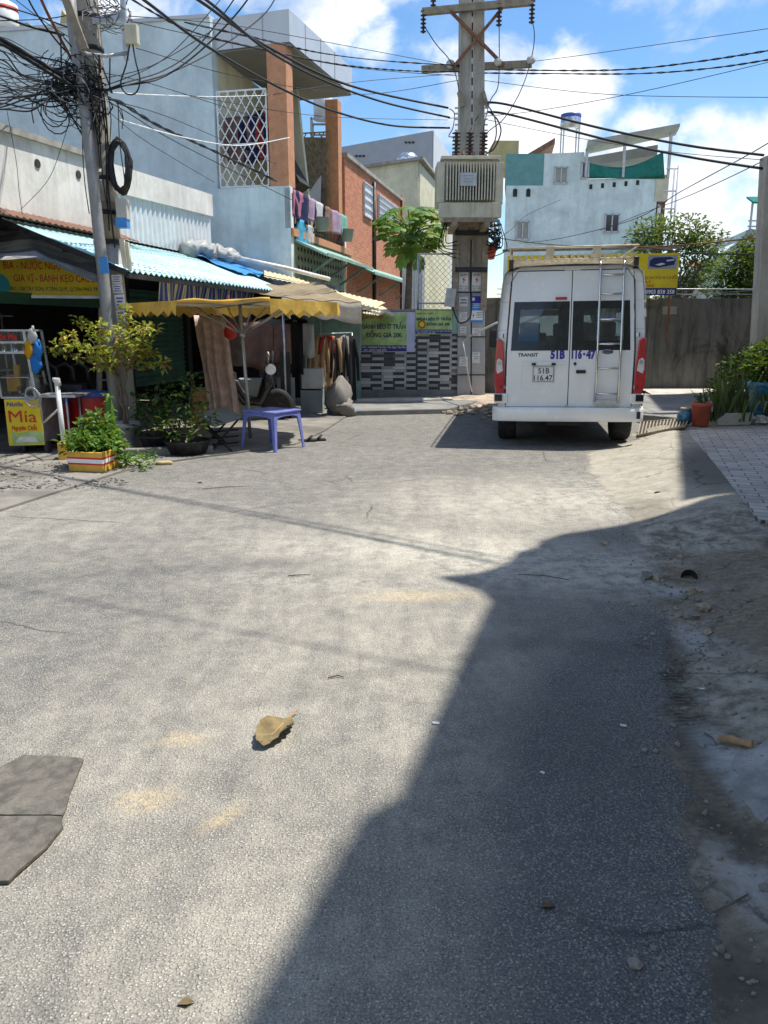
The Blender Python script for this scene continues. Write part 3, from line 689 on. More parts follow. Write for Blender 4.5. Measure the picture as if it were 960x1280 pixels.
# ---- shop house: white upper wall, tiled eave, dark open ground floor
shop = thing('shop_house', 'low white shop house with stained upper wall above tiled eave', 'house', FA.uz(0, 0))
u0, u1 = -3.2, FA.u(268)
zb, zt0, zt1 = 2.95, FA.at(0, 165).z, FA.at(266, 246).z
du = FA.u(150)
ztop = lambda u: zt0 + (zt1-zt0)*(u-FA.u(0))/(FA.u(266)-FA.u(0))
m = MB(); m.prism([FA.uz(u0, zb), FA.uz(du, zb), FA.uz(du, ztop(du)), FA.uz(u0, ztop(u0))], -FA.n*.2); up = m.build('upper_wall', M['white_wall'], shop)
m = MB(); m.prism([FA.uz(u0, ztop(u0), .06), FA.uz(du, ztop(du), .06), FA.uz(du, ztop(du)+.08, .06), FA.uz(u0, ztop(u0)+.08, .06)], -FA.n*.35); m.build('coping', M['grey_asb'], up)
m = MB()
for k in range(7):
    u = u0 + .35 + k*.95
    if u < du-.1: m.lathe(FA.uz(u, ztop(u)-.28, .004), [(.06, 0), (.06, .012)], 10, axis=FA.n)
m.build('vent_hole', M['dark'], up)
# corrugated cladding panel right of the pole
m = MB(); n = 120
def clad(i, j):
    u = du + (u1-du)*i; z = 2.95 + (ztop(u)-2.95-.42)*j
    return FA.uz(u, z, .03 + .022*sin(i*2*pi*22))
m.grid(clad, 176, 1); cl = m.build('corrugated_cladding', M['white_roof'], shop)
m = MB(); m.prism([FA.uz(du, ztop(du)-.42, .1), FA.uz(u1, ztop(u1)-.42, .1), FA.uz(u1, ztop(u1), .1), FA.uz(du, ztop(du), .1)], -FA.n*.3); m.build('parapet_band', M['white_wall'], shop)
m = MB(); m.prism([FA.uz(du, 2.95, -.02), FA.uz(u1, 2.95, -.02), FA.uz(u1, 3.5, -.02), FA.uz(du, 3.5, -.02)], -FA.n*.1); m.build('backing_wall', M['dark'], shop)
# tile eave strip
m = MB()
def eave(i, j):
    u = u0 + (du+.2-u0)*i; return FA.uz(u, 3.02-.13*j + .02*abs(sin(i*pi*46)), .02+.34*j)
m.grid(eave, 230, 2); m.build('tile_eave', M['rust_tile'], shop)
# ground floor: back wall, side walls, ceiling slab, lintel
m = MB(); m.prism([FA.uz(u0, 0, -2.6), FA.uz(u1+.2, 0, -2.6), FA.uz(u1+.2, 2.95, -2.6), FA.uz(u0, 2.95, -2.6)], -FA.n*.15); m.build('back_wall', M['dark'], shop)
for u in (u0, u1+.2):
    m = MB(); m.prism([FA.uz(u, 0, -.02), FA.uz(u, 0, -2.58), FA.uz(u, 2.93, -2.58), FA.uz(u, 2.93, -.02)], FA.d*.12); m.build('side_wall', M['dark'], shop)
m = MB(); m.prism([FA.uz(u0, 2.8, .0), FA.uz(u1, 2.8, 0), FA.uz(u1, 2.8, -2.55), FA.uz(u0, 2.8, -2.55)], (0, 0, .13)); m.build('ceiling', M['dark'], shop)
m = MB(); m.prism([FA.uz(u0, 1.84, -.02), FA.uz(du+.4, 1.84, -.02), FA.uz(du+.4, 1.99, -.02), FA.uz(u0, 1.99, -.02)], -FA.n*.12); m.build('shutter_box', M['shutter'], shop)
for u in (du+.35, du+2.55, u1):
    m = MB(); m.prism([FA.uz(u-.08, 0, -.03), FA.uz(u+.08, 0, -.03), FA.uz(u+.08, 2.8, -.03), FA.uz(u-.08, 2.8, -.03)], -FA.n*.2); m.build('door_post', M['dark'], shop)
# half-lowered roller shutter: slats are corrugations
us0, us1 = du+.45, du+2.4
m = MB(); m.grid(lambda i, j: FA.uz(us0+(us1-us0)*i, .58+1.6*j, -.08+.012*sin(j*2*pi*17)), 1, 136); m.build('roller_shutter', M['shutter'], shop)
m = MB(); m.prism([FA.uz(us0, .52, -.06), FA.uz(us1, .52, -.06), FA.uz(us1, .58, -.06), FA.uz(us0, .58, -.06)], -FA.n*.05); m.build('bottom_rail', M['shutter'], shop.children[-1])
# interior goods shelf, barely lit
sh = thing('wire_shelf', 'dim wire shelf inside the dark shop beneath the yellow sign', 'shelf', FA.uz(.7, 0, -1.2))
for z in (.5, .9, 1.3, 1.7):
    m = MB(); m.box(FA.uz(.7, z, -1.2), (1.5, .35, .02), rz=atan2(FA.d.y, FA.d.x)); m.build('shelf_board', M['steel'], sh)
for su in (0, 1.4):
    m = MB(); m.tube([FA.uz(su, 0.02, -1.2), FA.uz(su, 1.75, -1.2)], .015); m.build('upright', M['steel'], sh)

# ---- yellow shop sign
SG = Plane(0, 0, 1, 0)
a, b = P(-40, 320, 10.9), P(124, 322, 11.3); SG = Plane(a.x, a.y, b.x-a.x, b.y-a.y); W = (V((b.x, b.y, 0))-SG.o).length
zb_, zt_ = P(60, 369, 11.1).z, P(60, 320, 11.1).z
sg = thing('shop_sign', 'yellow shop sign with red lettering under the grey striped tarp', 'shop sign', SG.uz(W/2, zb_))
m = MB(); m.prism([SG.uz(0, zb_), SG.uz(W, zb_), SG.uz(W, zt_), SG.uz(0, zt_)], -SG.n*.06); m.build('board', M['yellow_sign'], sg)
m = MB()
m.prism([SG.uz(-.02, zb_-.04, .02), SG.uz(W+.02, zb_-.04, .02), SG.uz(W+.02, zb_, .02), SG.uz(-.02, zb_, .02)], -SG.n*.08); m.build('frame', M['steel'], sg)
def sgp(px, py): p = SG.at(px, py, .003); return p
m = MB(); text(m, 'BIA - NƯỚC NGỌT', sgp(4, 331), SG.d, (0, 0, 1), w=.80, h=.10, bold=.012, align='LEFT'); text(m, 'GIA VỊ - BÁNH KẸO CÁC LOẠI', sgp(17, 347), SG.d, (0, 0, 1), h=.095, bold=.012, align='LEFT', w=1.2)
m.build('red_lettering', M['red_ink'], sg)
m = MB(); text(m, 'ĐC: 158 TÂY SƠN, P.TÂN QUÝ, Q.TÂN PHÚ, TP.HCM', sgp(13, 360.5), SG.d, (0, 0, 1), h=.05, bold=.012, align='LEFT', w=1.27); m.build('address_lettering', M['black_ink'], sg)
m = MB(); c = sgp(-4, 357); m.lathe(c, [(.15, 0), (.15, .004)], 28, axis=SG.n); m.build('round_emblem', M['white_ink'], sg)
m = MB(); m.lathe(c+SG.n*.005, [(.17, 0), (.17, .003)], 28, axis=SG.n); m.lathe(c+SG.n*.006, [(.135, 0), (.135, .004)], 28, axis=SG.n)
m.build('emblem_ring', M['cyan_ink'], sg); sg.children[-1].location = -SG.n*.0085
m = MB(); m.lathe(c+SG.n*.004, [(.145, 0), (.145, .003)], 28, axis=SG.n); m.build('emblem_face', M['white_ink'], sg)

# ---- lean-to roofs over the shop fronts
def slab(fn, nu, nv, th, name, mat, parent=None, smooth=True):
    m = MB(); m.grid(fn, nu, nv, smooth); k = len(m.v)
    top = list(m.v); m.v += [p-V((0, 0, th)) for p in top]
    w = nu+1
    fs = [[i+k for i in f] for f in m.f]
    rim = [(i, i+1) for i in range(nu)] + [(nv*w+i, nv*w+i+1) for i in range(nu)] + [(j*w, (j+1)*w) for j in range(nv)] + [(j*w+nu, (j+1)*w+nu) for j in range(nv)]
    for f in fs: m.f.append(f); m.mi.append(0); m.sm.append(smooth)
    for a, b in rim: m.f.append([a, b, b+k, a+k]); m.mi.append(0); m.sm.append(False)
    return m.build(name, mat, parent)
def roof1(u, t, lift=0.0):
    """point on the blue lean-to roof: u metres along the street, t 0 at the wall .. 1 at the eave"""
    return FA.uz(u, 2.88-.66*t + lift, .12+1.72*t)
U0, U1 = -.05, FA.u(262)
rf = thing('lean_to_roof', 'pale blue corrugated lean-to roof above the shop fronts', 'roof', roof1((U0+U1)/2, 0))
slab(lambda i, j: roof1(U0+(U1-U0)*i, j, .018*sin(i*2*pi*44)), 352, 3, .006, 'roof_sheet', M['teal_roof'], rf)
m = MB(); m.beam(roof1(U0, 1, -.06), roof1(U1, 1, -.06), .05, .06); m.beam(roof1(U0, .05, -.06), roof1(U1, .05, -.06), .05, .06); m.beam(roof1(U0, .5, -.06), roof1(U1, .5, -.06), .05, .06)
m.build('purlin', M['dark_metal'], rf)
m = MB(); m.beam(roof1(U0, 0, -.03), roof1(U0, 1.0, -.03), .03, .07); m.build('edge_trim', M['dark_metal'], rf)
for u in (U1-.1,):
    m = MB(); p = roof1(u, .97, -.08); m.tube([p, (p.x, p.y, 0)], .03, 8); m.build('post', M['steel'], rf)
# blue tarpaulin lying over it
o = slab(lambda i, j: roof1(FA.u(232)+(U1+1.5-FA.u(232))*i, -.02+.62*j - .12*i, .05 + .05*mnoise.noise(V((i*9, j*4, 0))) + .03*abs(sin(i*9+j*5))), 50, 12, .004, 'tarpaulin', M['blue_tarp'])
tag(o, 'crumpled blue tarpaulin spread over the lean-to roof', 'tarpaulin')
# bundled white plastic at the top of roof
m = MB()
for k in range(16):
    i = k/15; p = roof1(FA.u(232)+(U1-FA.u(232)+.9)*i, .0+.06*RN.random(), .1+.08*RN.random()); m.blob(p, (.28, .17, .10+.06*RN.random()), 10, .5, k, RN.random()*3)
tag(m.build('plastic_bundle', M['bag_clear'], weld=.0005), 'crumpled pale plastic sheeting bundled along the roof top', 'plastic sheet')
m = MB(); a, b = P(300, 323, 16.4), P(412, 349, 17.5); m.tube([a, (a+b)/2+V((0, 0, .02)), b], .045, 10); tag(m.build('drain_pipe', M['pvc']), 'long white plastic pipe lying across the roofs by blue tarp', 'pipe')

# striped valance awning hanging below the lean-to roof
m = MB(); va, vb = FA.uz(U0+1.15, 0, 1.66), FA.uz(U0+4.6, 0, 1.66)
def val(i, j):
    p = va.lerp(vb, i); sc = .03*abs(sin(i*pi*14))
    return V((p.x, p.y, 2.19 - (.34+sc)*j*(1-.08*i))) + FA.n*(.05*sin(i*26)*j - .05*j)
slab(val, 90, 8, .003, 'striped_valance', M['stripe_valance']); tag(COL.objects['striped_valance'], 'blue and white striped canvas valance hanging under the lean-to roof', 'awning')

# grey striped tarp over the sign
A_, B_, C_, D_ = P(-50, 290, 10.9), P(18, 274, 11.0), P(122, 318, 10.2), P(112, 352, 10.0)
q = [P(-60, 282, 11.2), P(40, 281, 11.0), P(123, 322, 10.6), P(-60, 328, 10.2), P(45, 322, 10.1), P(121, 352, 10.2)]
def tarp(i, j):
    def row(a, b, c):
        return a.lerp(b, i*2) if i < .5 else b.lerp(c, i*2-1)
    p = row(*q[:3]).lerp(row(*q[3:]), j)
    return p + V((0, 0, -.10*sin(j*pi)*(1-.3*i) + .035*mnoise.noise(V((i*7, j*5, 2)))))
o = slab(tarp, 40, 16, .004, 'tarp_awning', M['grey_tarp']); tag(o, 'sagging grey and white striped tarp above the yellow sign', 'tarp')

# tan canvas awning of the second shop, with its hanging front
ta = [P(300, 357, 15.3), P(352, 371, 13.1), P(452, 377, 13.6), P(400, 352, 16.2)]
def tanr(i, j): 
    p = (ta[0].lerp(ta[3], i)).lerp(ta[1].lerp(ta[2], i), j); return p + V((0, 0, -.05*sin(j*pi) - .03*sin(i*pi*3)**2 + .02*mnoise.noise(V((i*5, j*5, 4)))))
tw = thing('canvas_awning', 'tan canvas awning with grey hanging front beside the parasol', 'awning', ta[1])
slab(tanr, 24, 14, .004, 'canvas_top', M['tan_canvas'], tw)
def drop(i, j): 
    p = tanr(i, 1); return p + V((0, -.10*j+.02*sin(i*20)*j, -(.20+.14*i)*j - .02*abs(sin(i*15))*j - .012))
slab(drop, 40, 4, .004, 'hanging_front', M['grey_canvas'], tw)
def drop2(i, j):
    p = tanr(1, 1-i); return p + V((.03*j, 0, -(.3-.1*i)*j - .012))
slab(drop2, 14, 3, .004, 'hanging_side', M['grey_canvas'], tw)
for (i, j) in ((0.03, .97), (.97, .05)):
    m = MB(); p = tanr(i, j); m.tube([p-V((0, 0, .03)), (p.x, p.y, 0)], .022, 8); m.build('post', M['steel'], tw)

# cream sheets beyond it
cs = thing('patched_roof', 'patched cream roof sheets between blue tarp and green signs', 'roof', P(440, 380, 16.2))
def sheet(pix, n, amp, name, mat, parent):
    a, b, c, d = [P(*p) for p in pix]
    nrm = (b-a).cross(d-a).normalized()
    if nrm.z < 0: nrm = -nrm
    return slab(lambda i, j: (a.lerp(b, i)).lerp(d.lerp(c, i), j) + nrm*(amp*sin(i*2*pi*n)), n*8, 2, .008, name, mat, parent)
sheet([(378, 352, 17.6), (470, 376, 17.8), (497, 396, 16.0), (400, 374, 15.4)], 16, .009, 'roof_sheet', M['cream_roof'], cs)
sheet([(420, 364, 17.2), (482, 378, 17.4), (470, 384, 16.6), (424, 374, 16.4)], 9, .008, 'roof_sheet', M['cream_roof'], cs)
sheet([(330, 338, 17.2), (400, 354, 17.9), (402, 360, 17.2), (330, 346, 16.6)], 12, .009, 'roof_sheet', M['cream_roof'], cs)
sheet([(440, 381, 16.2), (488, 388, 16.0), (472, 394, 15.6), (444, 390, 15.7)], 9, .008, 'roof_sheet', M['cream_roof'], cs)
m = MB(); a, b = P(300, 350, 17.0), P(430, 362, 17.4); m.beam(a-V((0, 0, .08)), b-V((0, 0, .08)), .06, .08); m.build('beam', M['dark_metal'], cs)
for px, Y in ((400, 16.9), (466, 16.9)):
    m = MB(); p = P(px, 378, Y); m.tube([p-V((0, 0, .1)), (p.x, p.y, 0)], .03, 8); m.build('post', M['steel'], cs)

# second shop: mint wall, dark opening behind the clothes
ss = thing('market_shop', 'dim clothes shop front behind the parasol with grey panelled back', 'shop', FA.uz(6.5, 0, -.3))
S2 = FA
us = FA.u(262)
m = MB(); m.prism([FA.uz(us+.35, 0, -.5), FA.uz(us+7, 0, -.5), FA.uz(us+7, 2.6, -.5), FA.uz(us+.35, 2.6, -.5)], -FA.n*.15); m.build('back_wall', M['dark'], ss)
for k, (a, b, z0, z1, mt) in enumerate(((.6, 1.25, .7, 2.1, 'grey_board'), (1.4, 2.6, .55, 2.05, 'board'), (2.9, 3.9, .2, 2.2, 'dark_metal'), (4.1, 6.2, .1, 2.0, 'grey_board'))):
    m = MB(); m.prism([FA.uz(us+a, z0, -.40), FA.uz(us+b, z0, -.40), FA.uz(us+b, z1, -.40), FA.uz(us+a, z1, -.40)], -FA.n*.06); m.build('wall_panel', M[mt], ss)
p0 = P(382, 400, 16.1); p1 = P(450, 400, 16.45)
gx = P(362, 235, 17.5); GG = Plane(gx.x, gx.y, 1, -.226); GB = Plane(gx.x, gx.y, *SD)
m = MB(); m.prism([GG.uz(-3.2, 0, .22), GG.uz(.2, 0, .22), GG.uz(.2, 2.25, .22), GG.uz(-3.2, 2.25, .22)], -GG.n*.1); m.build('dark_screen', M['dark'], ss)  # near-black sheets added over the blue wall to stand for interior shade
m = MB(); m.prism([GB.uz(-.1, 0, .24), GB.uz(3.4, 0, .24), GB.uz(3.4, 2.1, .24), GB.uz(-.1, 2.1, .24)], -GB.n*.1); m.build('dark_screen', M['dark'], ss)
for a, b, z0, z1, mt in ((-2.5, -1.75, .5, 1.95, 'grey_board'), (-1.6, -.9, .7, 1.9, 'curtain'), (-.7, -.2, .3, 1.5, 'grey_board')):
    m = MB(); m.prism([GG.uz(a, z0, .27), GG.uz(b, z0, .27), GG.uz(b, z1, .27), GG.uz(a, z1, .27)], -GG.n*.04); m.build('wall_panel', M[mt], ss)
m = MB(); m.prism([FA.uz(us-.1, 2.42, -.45), FA.uz(us+6.3, 2.42, -.45), FA.uz(us+6.3, 2.30, 1.15), FA.uz(us-.1, 2.30, 1.15)], (0, 0, .03)); m.build('shade_roof', M['grey_asb'], ss)  # unseen roof sheet added to cut skylight in the stall
m = MB(); m.prism([(p0.x, p0.y, 0), (p1.x, p1.y, 0), (p1.x, p1.y, 2.02), (p0.x, p0.y, 2.02)], (0, .12, 0)); m.build('mint_wall', M['teal_trim'], ss)
# ================================================================= blue balcony house
c0 = P(362, 235, 17.5); BF = Plane(c0.x, c0.y, *SD)                       # street face (u from the corner)
BG = Plane(c0.x, c0.y, 1, -.226)                                         # gable face (u negative to the left)
bh = thing('balcony_house', 'light blue house with brown pillared balcony and red brick wing', 'house', (c0.x, c0.y, 0))
zfl = BF.at(362, 288).z; zpar = BG.at(362, 232).z
gu = lambda px, py=200: BG.u(px, py)
ul = gu(268, 150); zg0, zg1 = BG.at(0, 40).z, BG.at(268, 22).z
m = MB()
m.prism([BG.uz(-13, 0), BG.uz(ul, 0), BG.uz(ul, zg1), BG.uz(gu(0, 40), zg0), BG.uz(-13, zg0-.2)], -BG.n*.25); gw = m.build('gable_wall', M['blue_wall'], bh)
m = MB(); m.prism([BG.uz(-13, zg0-.2, .04), BG.uz(gu(0, 40), zg0, .04), BG.uz(ul, zg1, .04), BG.uz(ul, zg1+.07, .04), BG.uz(gu(0, 40), zg0+.07, .04), BG.uz(-13, zg0-.13, .04)], -BG.n*.34); m.build('coping', M['grey_clad_pale'], gw)
m = MB(); m.prism([BG.uz(ul, 0), BG.uz(0, 0), BG.uz(0, zpar), BG.uz(ul, zpar+.0)], -BG.n*.2); m.build('parapet', M['blue_pale'], bh)
# floor slab and inner walls of the terrace
L1 = BF.u(431, 290); L2 = BF.u(503, 252)
m = MB(); m.prism([BF.uz(.25, zfl-.25, -.05), BF.uz(L1, zfl-.25, -.05), BF.uz(L1, zfl-.25, -6.5), BF.uz(.25, zfl-.25, -6.5)], (0, 0, .22)); m.build('terrace_slab', M['cream'], bh)
zc = BG.at(330, 62).z
m = MB(); m.prism([BG.uz(ul-.6, zfl, -2.9), BG.uz(gu(338), zfl, -2.9), BG.uz(gu(318), zc+.1, -2.9), BG.uz(ul-.6, zc+.1, -2.9)], -BG.n*.15); m.build('inner_wall', M['cream'], bh)
m = MB(); m.prism([BG.uz(ul, zfl, -.25), BG.uz(ul, zfl, -2.9), BG.uz(ul, zc+.1, -2.9), BG.uz(ul, zc+.1, -.25)], -BG.d*.12); m.build('inner_side_wall', M['cream'], bh)
# sloping stair flight seen through the lattice
m = MB(); a = BG.uz(ul+.15, zc-.7, -2.3); b = BG.uz(gu(330), zc-2.3, -2.3); m.beam(a, b, .8, .35); m.build('stair_flight', M['dark'], bh)
# pillars
def pillar(px0, px1, top, bot, u, off):
    return
pw = .42
zt1_ = zc+.1
for (u, z0) in ((.02, zpar), (BF.u(421, 200)+.36, zfl+.05)):
    pw = .42 if u < 1 else .34
    m = MB(); p = BF.uz(u+pw*.5, 0, -.23); m.box((p.x, p.y, (z0+zt1_)/2), (pw, pw, zt1_-z0), rz=atan2(BF.d.y, BF.d.x)); m.build('pillar', M['pillar'], bh, bevel=.012)
# canopy (silver fascia box with dark soffit)
zt = BG.at(361, 11).z; zs = BG.at(361, 52).z
pA = G(361, 11, zt); pB = G(440, 85, zt); pL = G(259, 25, zt); pC = pL + (pB-pA)*1.0
m = MB(); m.prism([pL, pA, pB, pC], (0, 0, zs-zt)); m.build('canopy_fascia', M['fascia'], bh)
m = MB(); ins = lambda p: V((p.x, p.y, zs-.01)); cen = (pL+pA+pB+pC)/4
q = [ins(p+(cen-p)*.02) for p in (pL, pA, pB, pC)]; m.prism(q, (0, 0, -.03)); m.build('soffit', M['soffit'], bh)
m = MB()
for (a, b) in ((pL, pA), (pA, pB)):
    for k in (.3, .68) if a is pL else (.22, .45, .68):
        m = MB()
        p = a.lerp(b, k); nn = (b-a).cross(V((0, 0, 1))).normalized()
        m.box((p.x+nn.x*.002, p.y+nn.y*.002, (zt+zs)/2), (.014, .014, zt-zs-.01), rz=atan2((b-a).y, (b-a).x)); m.build('panel_seam', M['grey_clad'], bh)
# lattice screens: diamond bars
def lattice(pl, ua, ub, z0, z1, step, off, mat, name, r=.014):
    m = MB(); w = ub-ua; h = z1-z0
    for sgn in (1, -1):
        k = -h
        while k < w:
            pts = []
            for t in (0, 1):
                pass
            x0, zz0, x1, zz1 = k, 0.0, k+h*.62, h
            if x0 < 0: zz0 = -x0/.62; x0 = 0
            if x1 > w: zz1 = h-(x1-w)/.62; x1 = w
            if zz1 > zz0+.02:
                if sgn < 0: x0, x1 = w-x0, w-x1
                m.beam(pl.uz(ua+x0, z0+zz0, off), pl.uz(ua+x1, z0+zz1, off), r*1.6, r, up=pl.n)
            k += step
    for z in (z0, (z0+z1)/2-.1, z1): m.beam(pl.uz(ua, z, off), pl.uz(ub, z, off), .03, .03)
    for u in (ua, ub): m.beam(pl.uz(u, z0, off), pl.uz(u, z1, off), .03, .03)
    return m.build(name, mat, bh)
zl1 = BG.at(300, 112).z
lattice(BG, ul+.05, gu(333, 180), zpar+.03, zl1, .2, -.06, M['white_metal'], 'lattice_screen', .013)
pe = BF.uz(L1-.35, 0); BE = Plane(pe.x, pe.y, 1, -.226); uo = lambda px: BE.u(px, 200)
lattice(BE, uo(361), uo(411), zfl+.4, BE.at(390, 166).z, .24, 0, M['brown_steel'], 'lattice_screen', .016)
m = MB(); ua_, ub_ = uo(366), uo(410)
m.prism([BE.uz(ua_-.5, zfl, -.06), BE.uz(ub_, zfl, -.06), BE.uz(ub_, BE.at(390, 172).z, -.06), BE.uz(ua_-.5, BE.at(390, 168).z, -.06)], -BE.n*.06); m.build('sheet_screen', M['brown_steel'], bh)
m = MB(); m.grid(lambda i, j: BE.uz(uo(364)+(uo(402)-uo(364))*i, zfl+.5+(.35+1.0*i)*j, .25-.2*j), 6, 4); m.build('sloping_sheet', M['grey_clad_pale'], bh)
# terrace ledge, railing, breeze block panel, white end posts
zr = BF.at(362, 238).z
m = MB(); m.prism([BF.uz(.02, zfl-.1, .06), BF.uz(L1+.6, zfl-.1, .06), BF.uz(L1+.6, zfl+.06, .06), BF.uz(.02, zfl+.06, .06)], -BF.n*.055); m.prism([BF.uz(.24, zfl-.1, .0), BF.uz(L1, zfl-.1, .0), BF.uz(L1, zfl+.058, .0), BF.uz(.24, zfl+.058, .0)], -BF.n*.24); m.build('ledge', M['pillar'], bh, bevel=.01)
zbb = BF.at(362, 332).z
m = MB(); m.prism([BF.uz(.22, zbb-1.2), BF.uz(L1, zbb-1.2), BF.uz(L1, zfl-.102), BF.uz(.22, zfl-.102)], -BF.n*.2); bw = m.build('breeze_wall', M['breeze'], bh)
m = MB()
nb = 16
for i in range(nb):
    for j in range(3):
        u = .35+(L1-.7)*(i+.5)/nb; z = zfl-.22-.2*(j+.5)
        m.lathe(BF.uz(u, z, .003), [(.06, 0), (.06, .006)], 4, axis=BF.n, smooth=False)
m.build('block_opening', M['dark'], bw)
m = MB()
for z in (zfl+.16, (zfl+zr)/2+.05, zr): m.beam(BF.uz(.1, z, -.02), BF.uz(L1-.1, z, -.02), .03, .035)
k = .2
while k < L1-.1: m.beam(BF.uz(k, zfl+.06, -.02), BF.uz(k, zr, -.02), .016, .016); k += .13
for k in range(4): m.beam(BF.uz(.3+k*1.1, zfl+.1, -.015), BF.uz(1.1+k*1.1, zr-.1, -.015), .02, .02)
m.build('railing', M['dark_metal'], bh)
for u in (.06, L1-.02):
    m = MB(); m.prism([BF.uz(u-.06, zfl+.06, .02), BF.uz(u+.08, zfl+.06, .02), BF.uz(u+.08, zr+.06, .02), BF.uz(u-.06, zr+.06, .02)], -BF.n*.14); m.build('end_post', M['white_paint'], bh)
# brick wing
ztb = BF.at(436, 200).z
m = MB(); m.prism([BF.uz(L1+.06, 0), BF.uz(L2, 0), BF.uz(L2, BF.at(503, 253).z), BF.uz(L1+.06, ztb)], -BF.n*.4); wing = m.build('brick_wing', M['brick'], bh)
m = MB(); m.prism([BF.uz(L1+.06, ztb, .08), BF.uz(L2, BF.at(503, 253).z, .08), BF.uz(L2, BF.at(503, 253).z+.1, .08), BF.uz(L1+.06, ztb+.1, .08)], -BF.n*.4); m.build('coping', M['grey_asb'], wing)
for (x0, x1, y0a, y0b, y1a, y1b) in ((453.5, 463.5, 228, 234, 270, 273), (472, 495, 245, 258, 277, 282)):
    ua, ub = BF.u(x0, 250), BF.u(x1, 250); z0 = (BF.at(x0, y1a).z+BF.at(x1, y1b).z)/2; z1 = (BF.at(x0, y0a).z+BF.at(x1, y0b).z)/2
    m = MB(); m.prism([BF.uz(ua, z0, .03), BF.uz(ub, z0, .03), BF.uz(ub, z1, .03), BF.uz(ua, z1, .03)], -BF.n*.025); wv = m.build('window', M['white_roof'], bh)
    m = MB()
    for k in range(5):
        z = z0+(z1-z0)*k/4; m.beam(BF.uz(ua, z, .045), BF.uz(ub, z, .045), .05, .035)
    for u in (ua, ub): m.beam(BF.uz(u, z0, .045), BF.uz(u, z1, .045), .05, .04)
    m.build('window_bars', M['grey_clad_pale'], wv)
m = MB(); a = BF.at(468, 228, .06); m.tube([a, V((a.x, a.y, 1.8))], .055, 8); m.build('downpipe', M['dark_metal'], bh)
m = MB(); a = BF.at(503, 250, .06); m.tube([a+V((0, 0, .15)), V((a.x, a.y, 1.6))], .06, 8); m.build('downpipe', M['rust'], bh)
# green window hood under the breeze blocks
for (xa, xb, ya, yb) in ((368, 432, 314, 335), (434, 503, 338, 358)):
    a, b = BF.at(xa, ya, .0), BF.at(xb, yb, .0); zz = (a.z+b.z)/2; ua, ub = BF.u(xa, ya), BF.u(xb, yb)
    m = MB(); m.prism([BF.uz(ua, zz+.28, .01), BF.uz(ub, zz+.28, .01), BF.uz(ub, zz-.05, .75), BF.uz(ua, zz-.05, .75)], (0, 0, -.05)); hd = m.build('window_hood', M['teal_trim'], bh)
    m = MB(); m.beam(BF.uz(ua, zz-.06, .76), BF.uz(ub, zz-.06, .76), .03, .07)
    for k in (.15, .5, .85): m.beam(BF.uz(ua+(ub-ua)*k, zz-.5, .02), BF.uz(ua+(ub-ua)*k, zz-.06, .72), .04, .05)
    m.build('hood_frame', M['teal_trim'], hd)
m = MB(); m.prism([BF.uz(.5, .8, .012), BF.uz(L1-.4, .8, .012), BF.uz(L1-.4, zbb-.25, .012), BF.uz(.5, zbb-.25, .012)], -BF.n*.05); m.build('window', M['win_glass'], bh)

# laundry along the balcony rail
def hanging(name, mat, p, d, w, h, label, cat='laundry', group=None, fold=.035, sleeves=False, th=.012, nrm=None, taper=0.0):
    """a cloth hung from p, w wide along d, h tall, with soft folds and thickness"""
    d = V(d).normalized(); nrm = V(nrm) if nrm else d.cross(V((0, 0, 1))); sd = RN.random()*20
    def fn(i, j):
        s = (i-.5)*w*(1-taper*(1-j)) ; sag = .04*h*sin(i*pi*2+sd)*j
        return p + d*s + V((0, 0, -h*j + sag - .03*h*abs(i-.5)*(1-j)*2)) + nrm*(fold*sin(i*9+sd+2*j)*(.25+.75*j) + fold*.6*mnoise.noise(V((i*4+sd, j*3, 1))))
    m = MB(); nu, nv = 12, 8; m.grid(fn, nu, nv); k = len(m.v); top = list(m.v); m.v += [q-nrm*th for q in top]; wd = nu+1
    fs = [[i+k for i in f] for f in m.f]
    for f in fs: m.f.append(f); m.mi.append(0); m.sm.append(True)
    rim = [(i, i+1) for i in range(nu)] + [(nv*wd+i, nv*wd+i+1) for i in range(nu)] + [(j*wd, (j+1)*wd) for j in range(nv)] + [(j*wd+nu, (j+1)*wd+nu) for j in range(nv)]
    for a, b in rim: m.f.append([a, b, b+k, a+k]); m.mi.append(0); m.sm.append(True)
    if sleeves:
        for sg in (-1, 1):
            a = p + d*(sg*w*.42) + V((0, 0, -.06*h)); b = a + d*(sg*w*.16) + V((0, 0, -.28*h)); c = b + d*(sg*.02) + V((0, 0, -.34*h)) + nrm*.02
            m.tube([a, b, c], [w*.13, w*.12, w*.09], 8)
    return tag(m.build(name, M[mat]), label, cat, group)
zz = zr+.05
LD = [(363, 10, 'pink_cloth', .75, .55, 'pink cloth hung at the near end of the balcony rail'), (374, 0, 'navy_cloth', .8, .62, 'navy blue garment hung on the balcony rail beside the pink cloth'),
      (388, 0, 'lilac_cloth', .6, .5, 'mauve cloth draped on the rail right of the navy garment'), (396.5, 0, 'white_cloth', .6, .55, 'white and lilac cloth hung near the middle of the rail'),
      (408, 0, 'brown_cloth', .55, .62, 'brown garment hung on the balcony rail before the second pillar'), (418, 0, 'pink_cloth', .9, .55, 'pale pink cloth on the rail next to the mint one'),
      (426.5, 0, 'mint_cloth', .6, .5, 'mint green cloth at the far end of the balcony rail')]
for px, _, mt, w_, h_, lb in LD:
    u = BF.u(px, 255)
    if px == 418: mt = 'lilac_cloth'
    hanging('hanging_cloth', mt, BF.uz(max(u, .45), zz, .06), BF.d, w_, h_, lb, 'laundry', 'laundry on the balcony rail', nrm=BF.n)
hanging('hanging_cloth', 'sky_cloth', BF.uz(.55, zr-.52, .07), BF.d, .62, .52, 'bright sky blue cloth hung low on the railing', 'laundry', 'laundry on the balcony rail', nrm=BF.n)
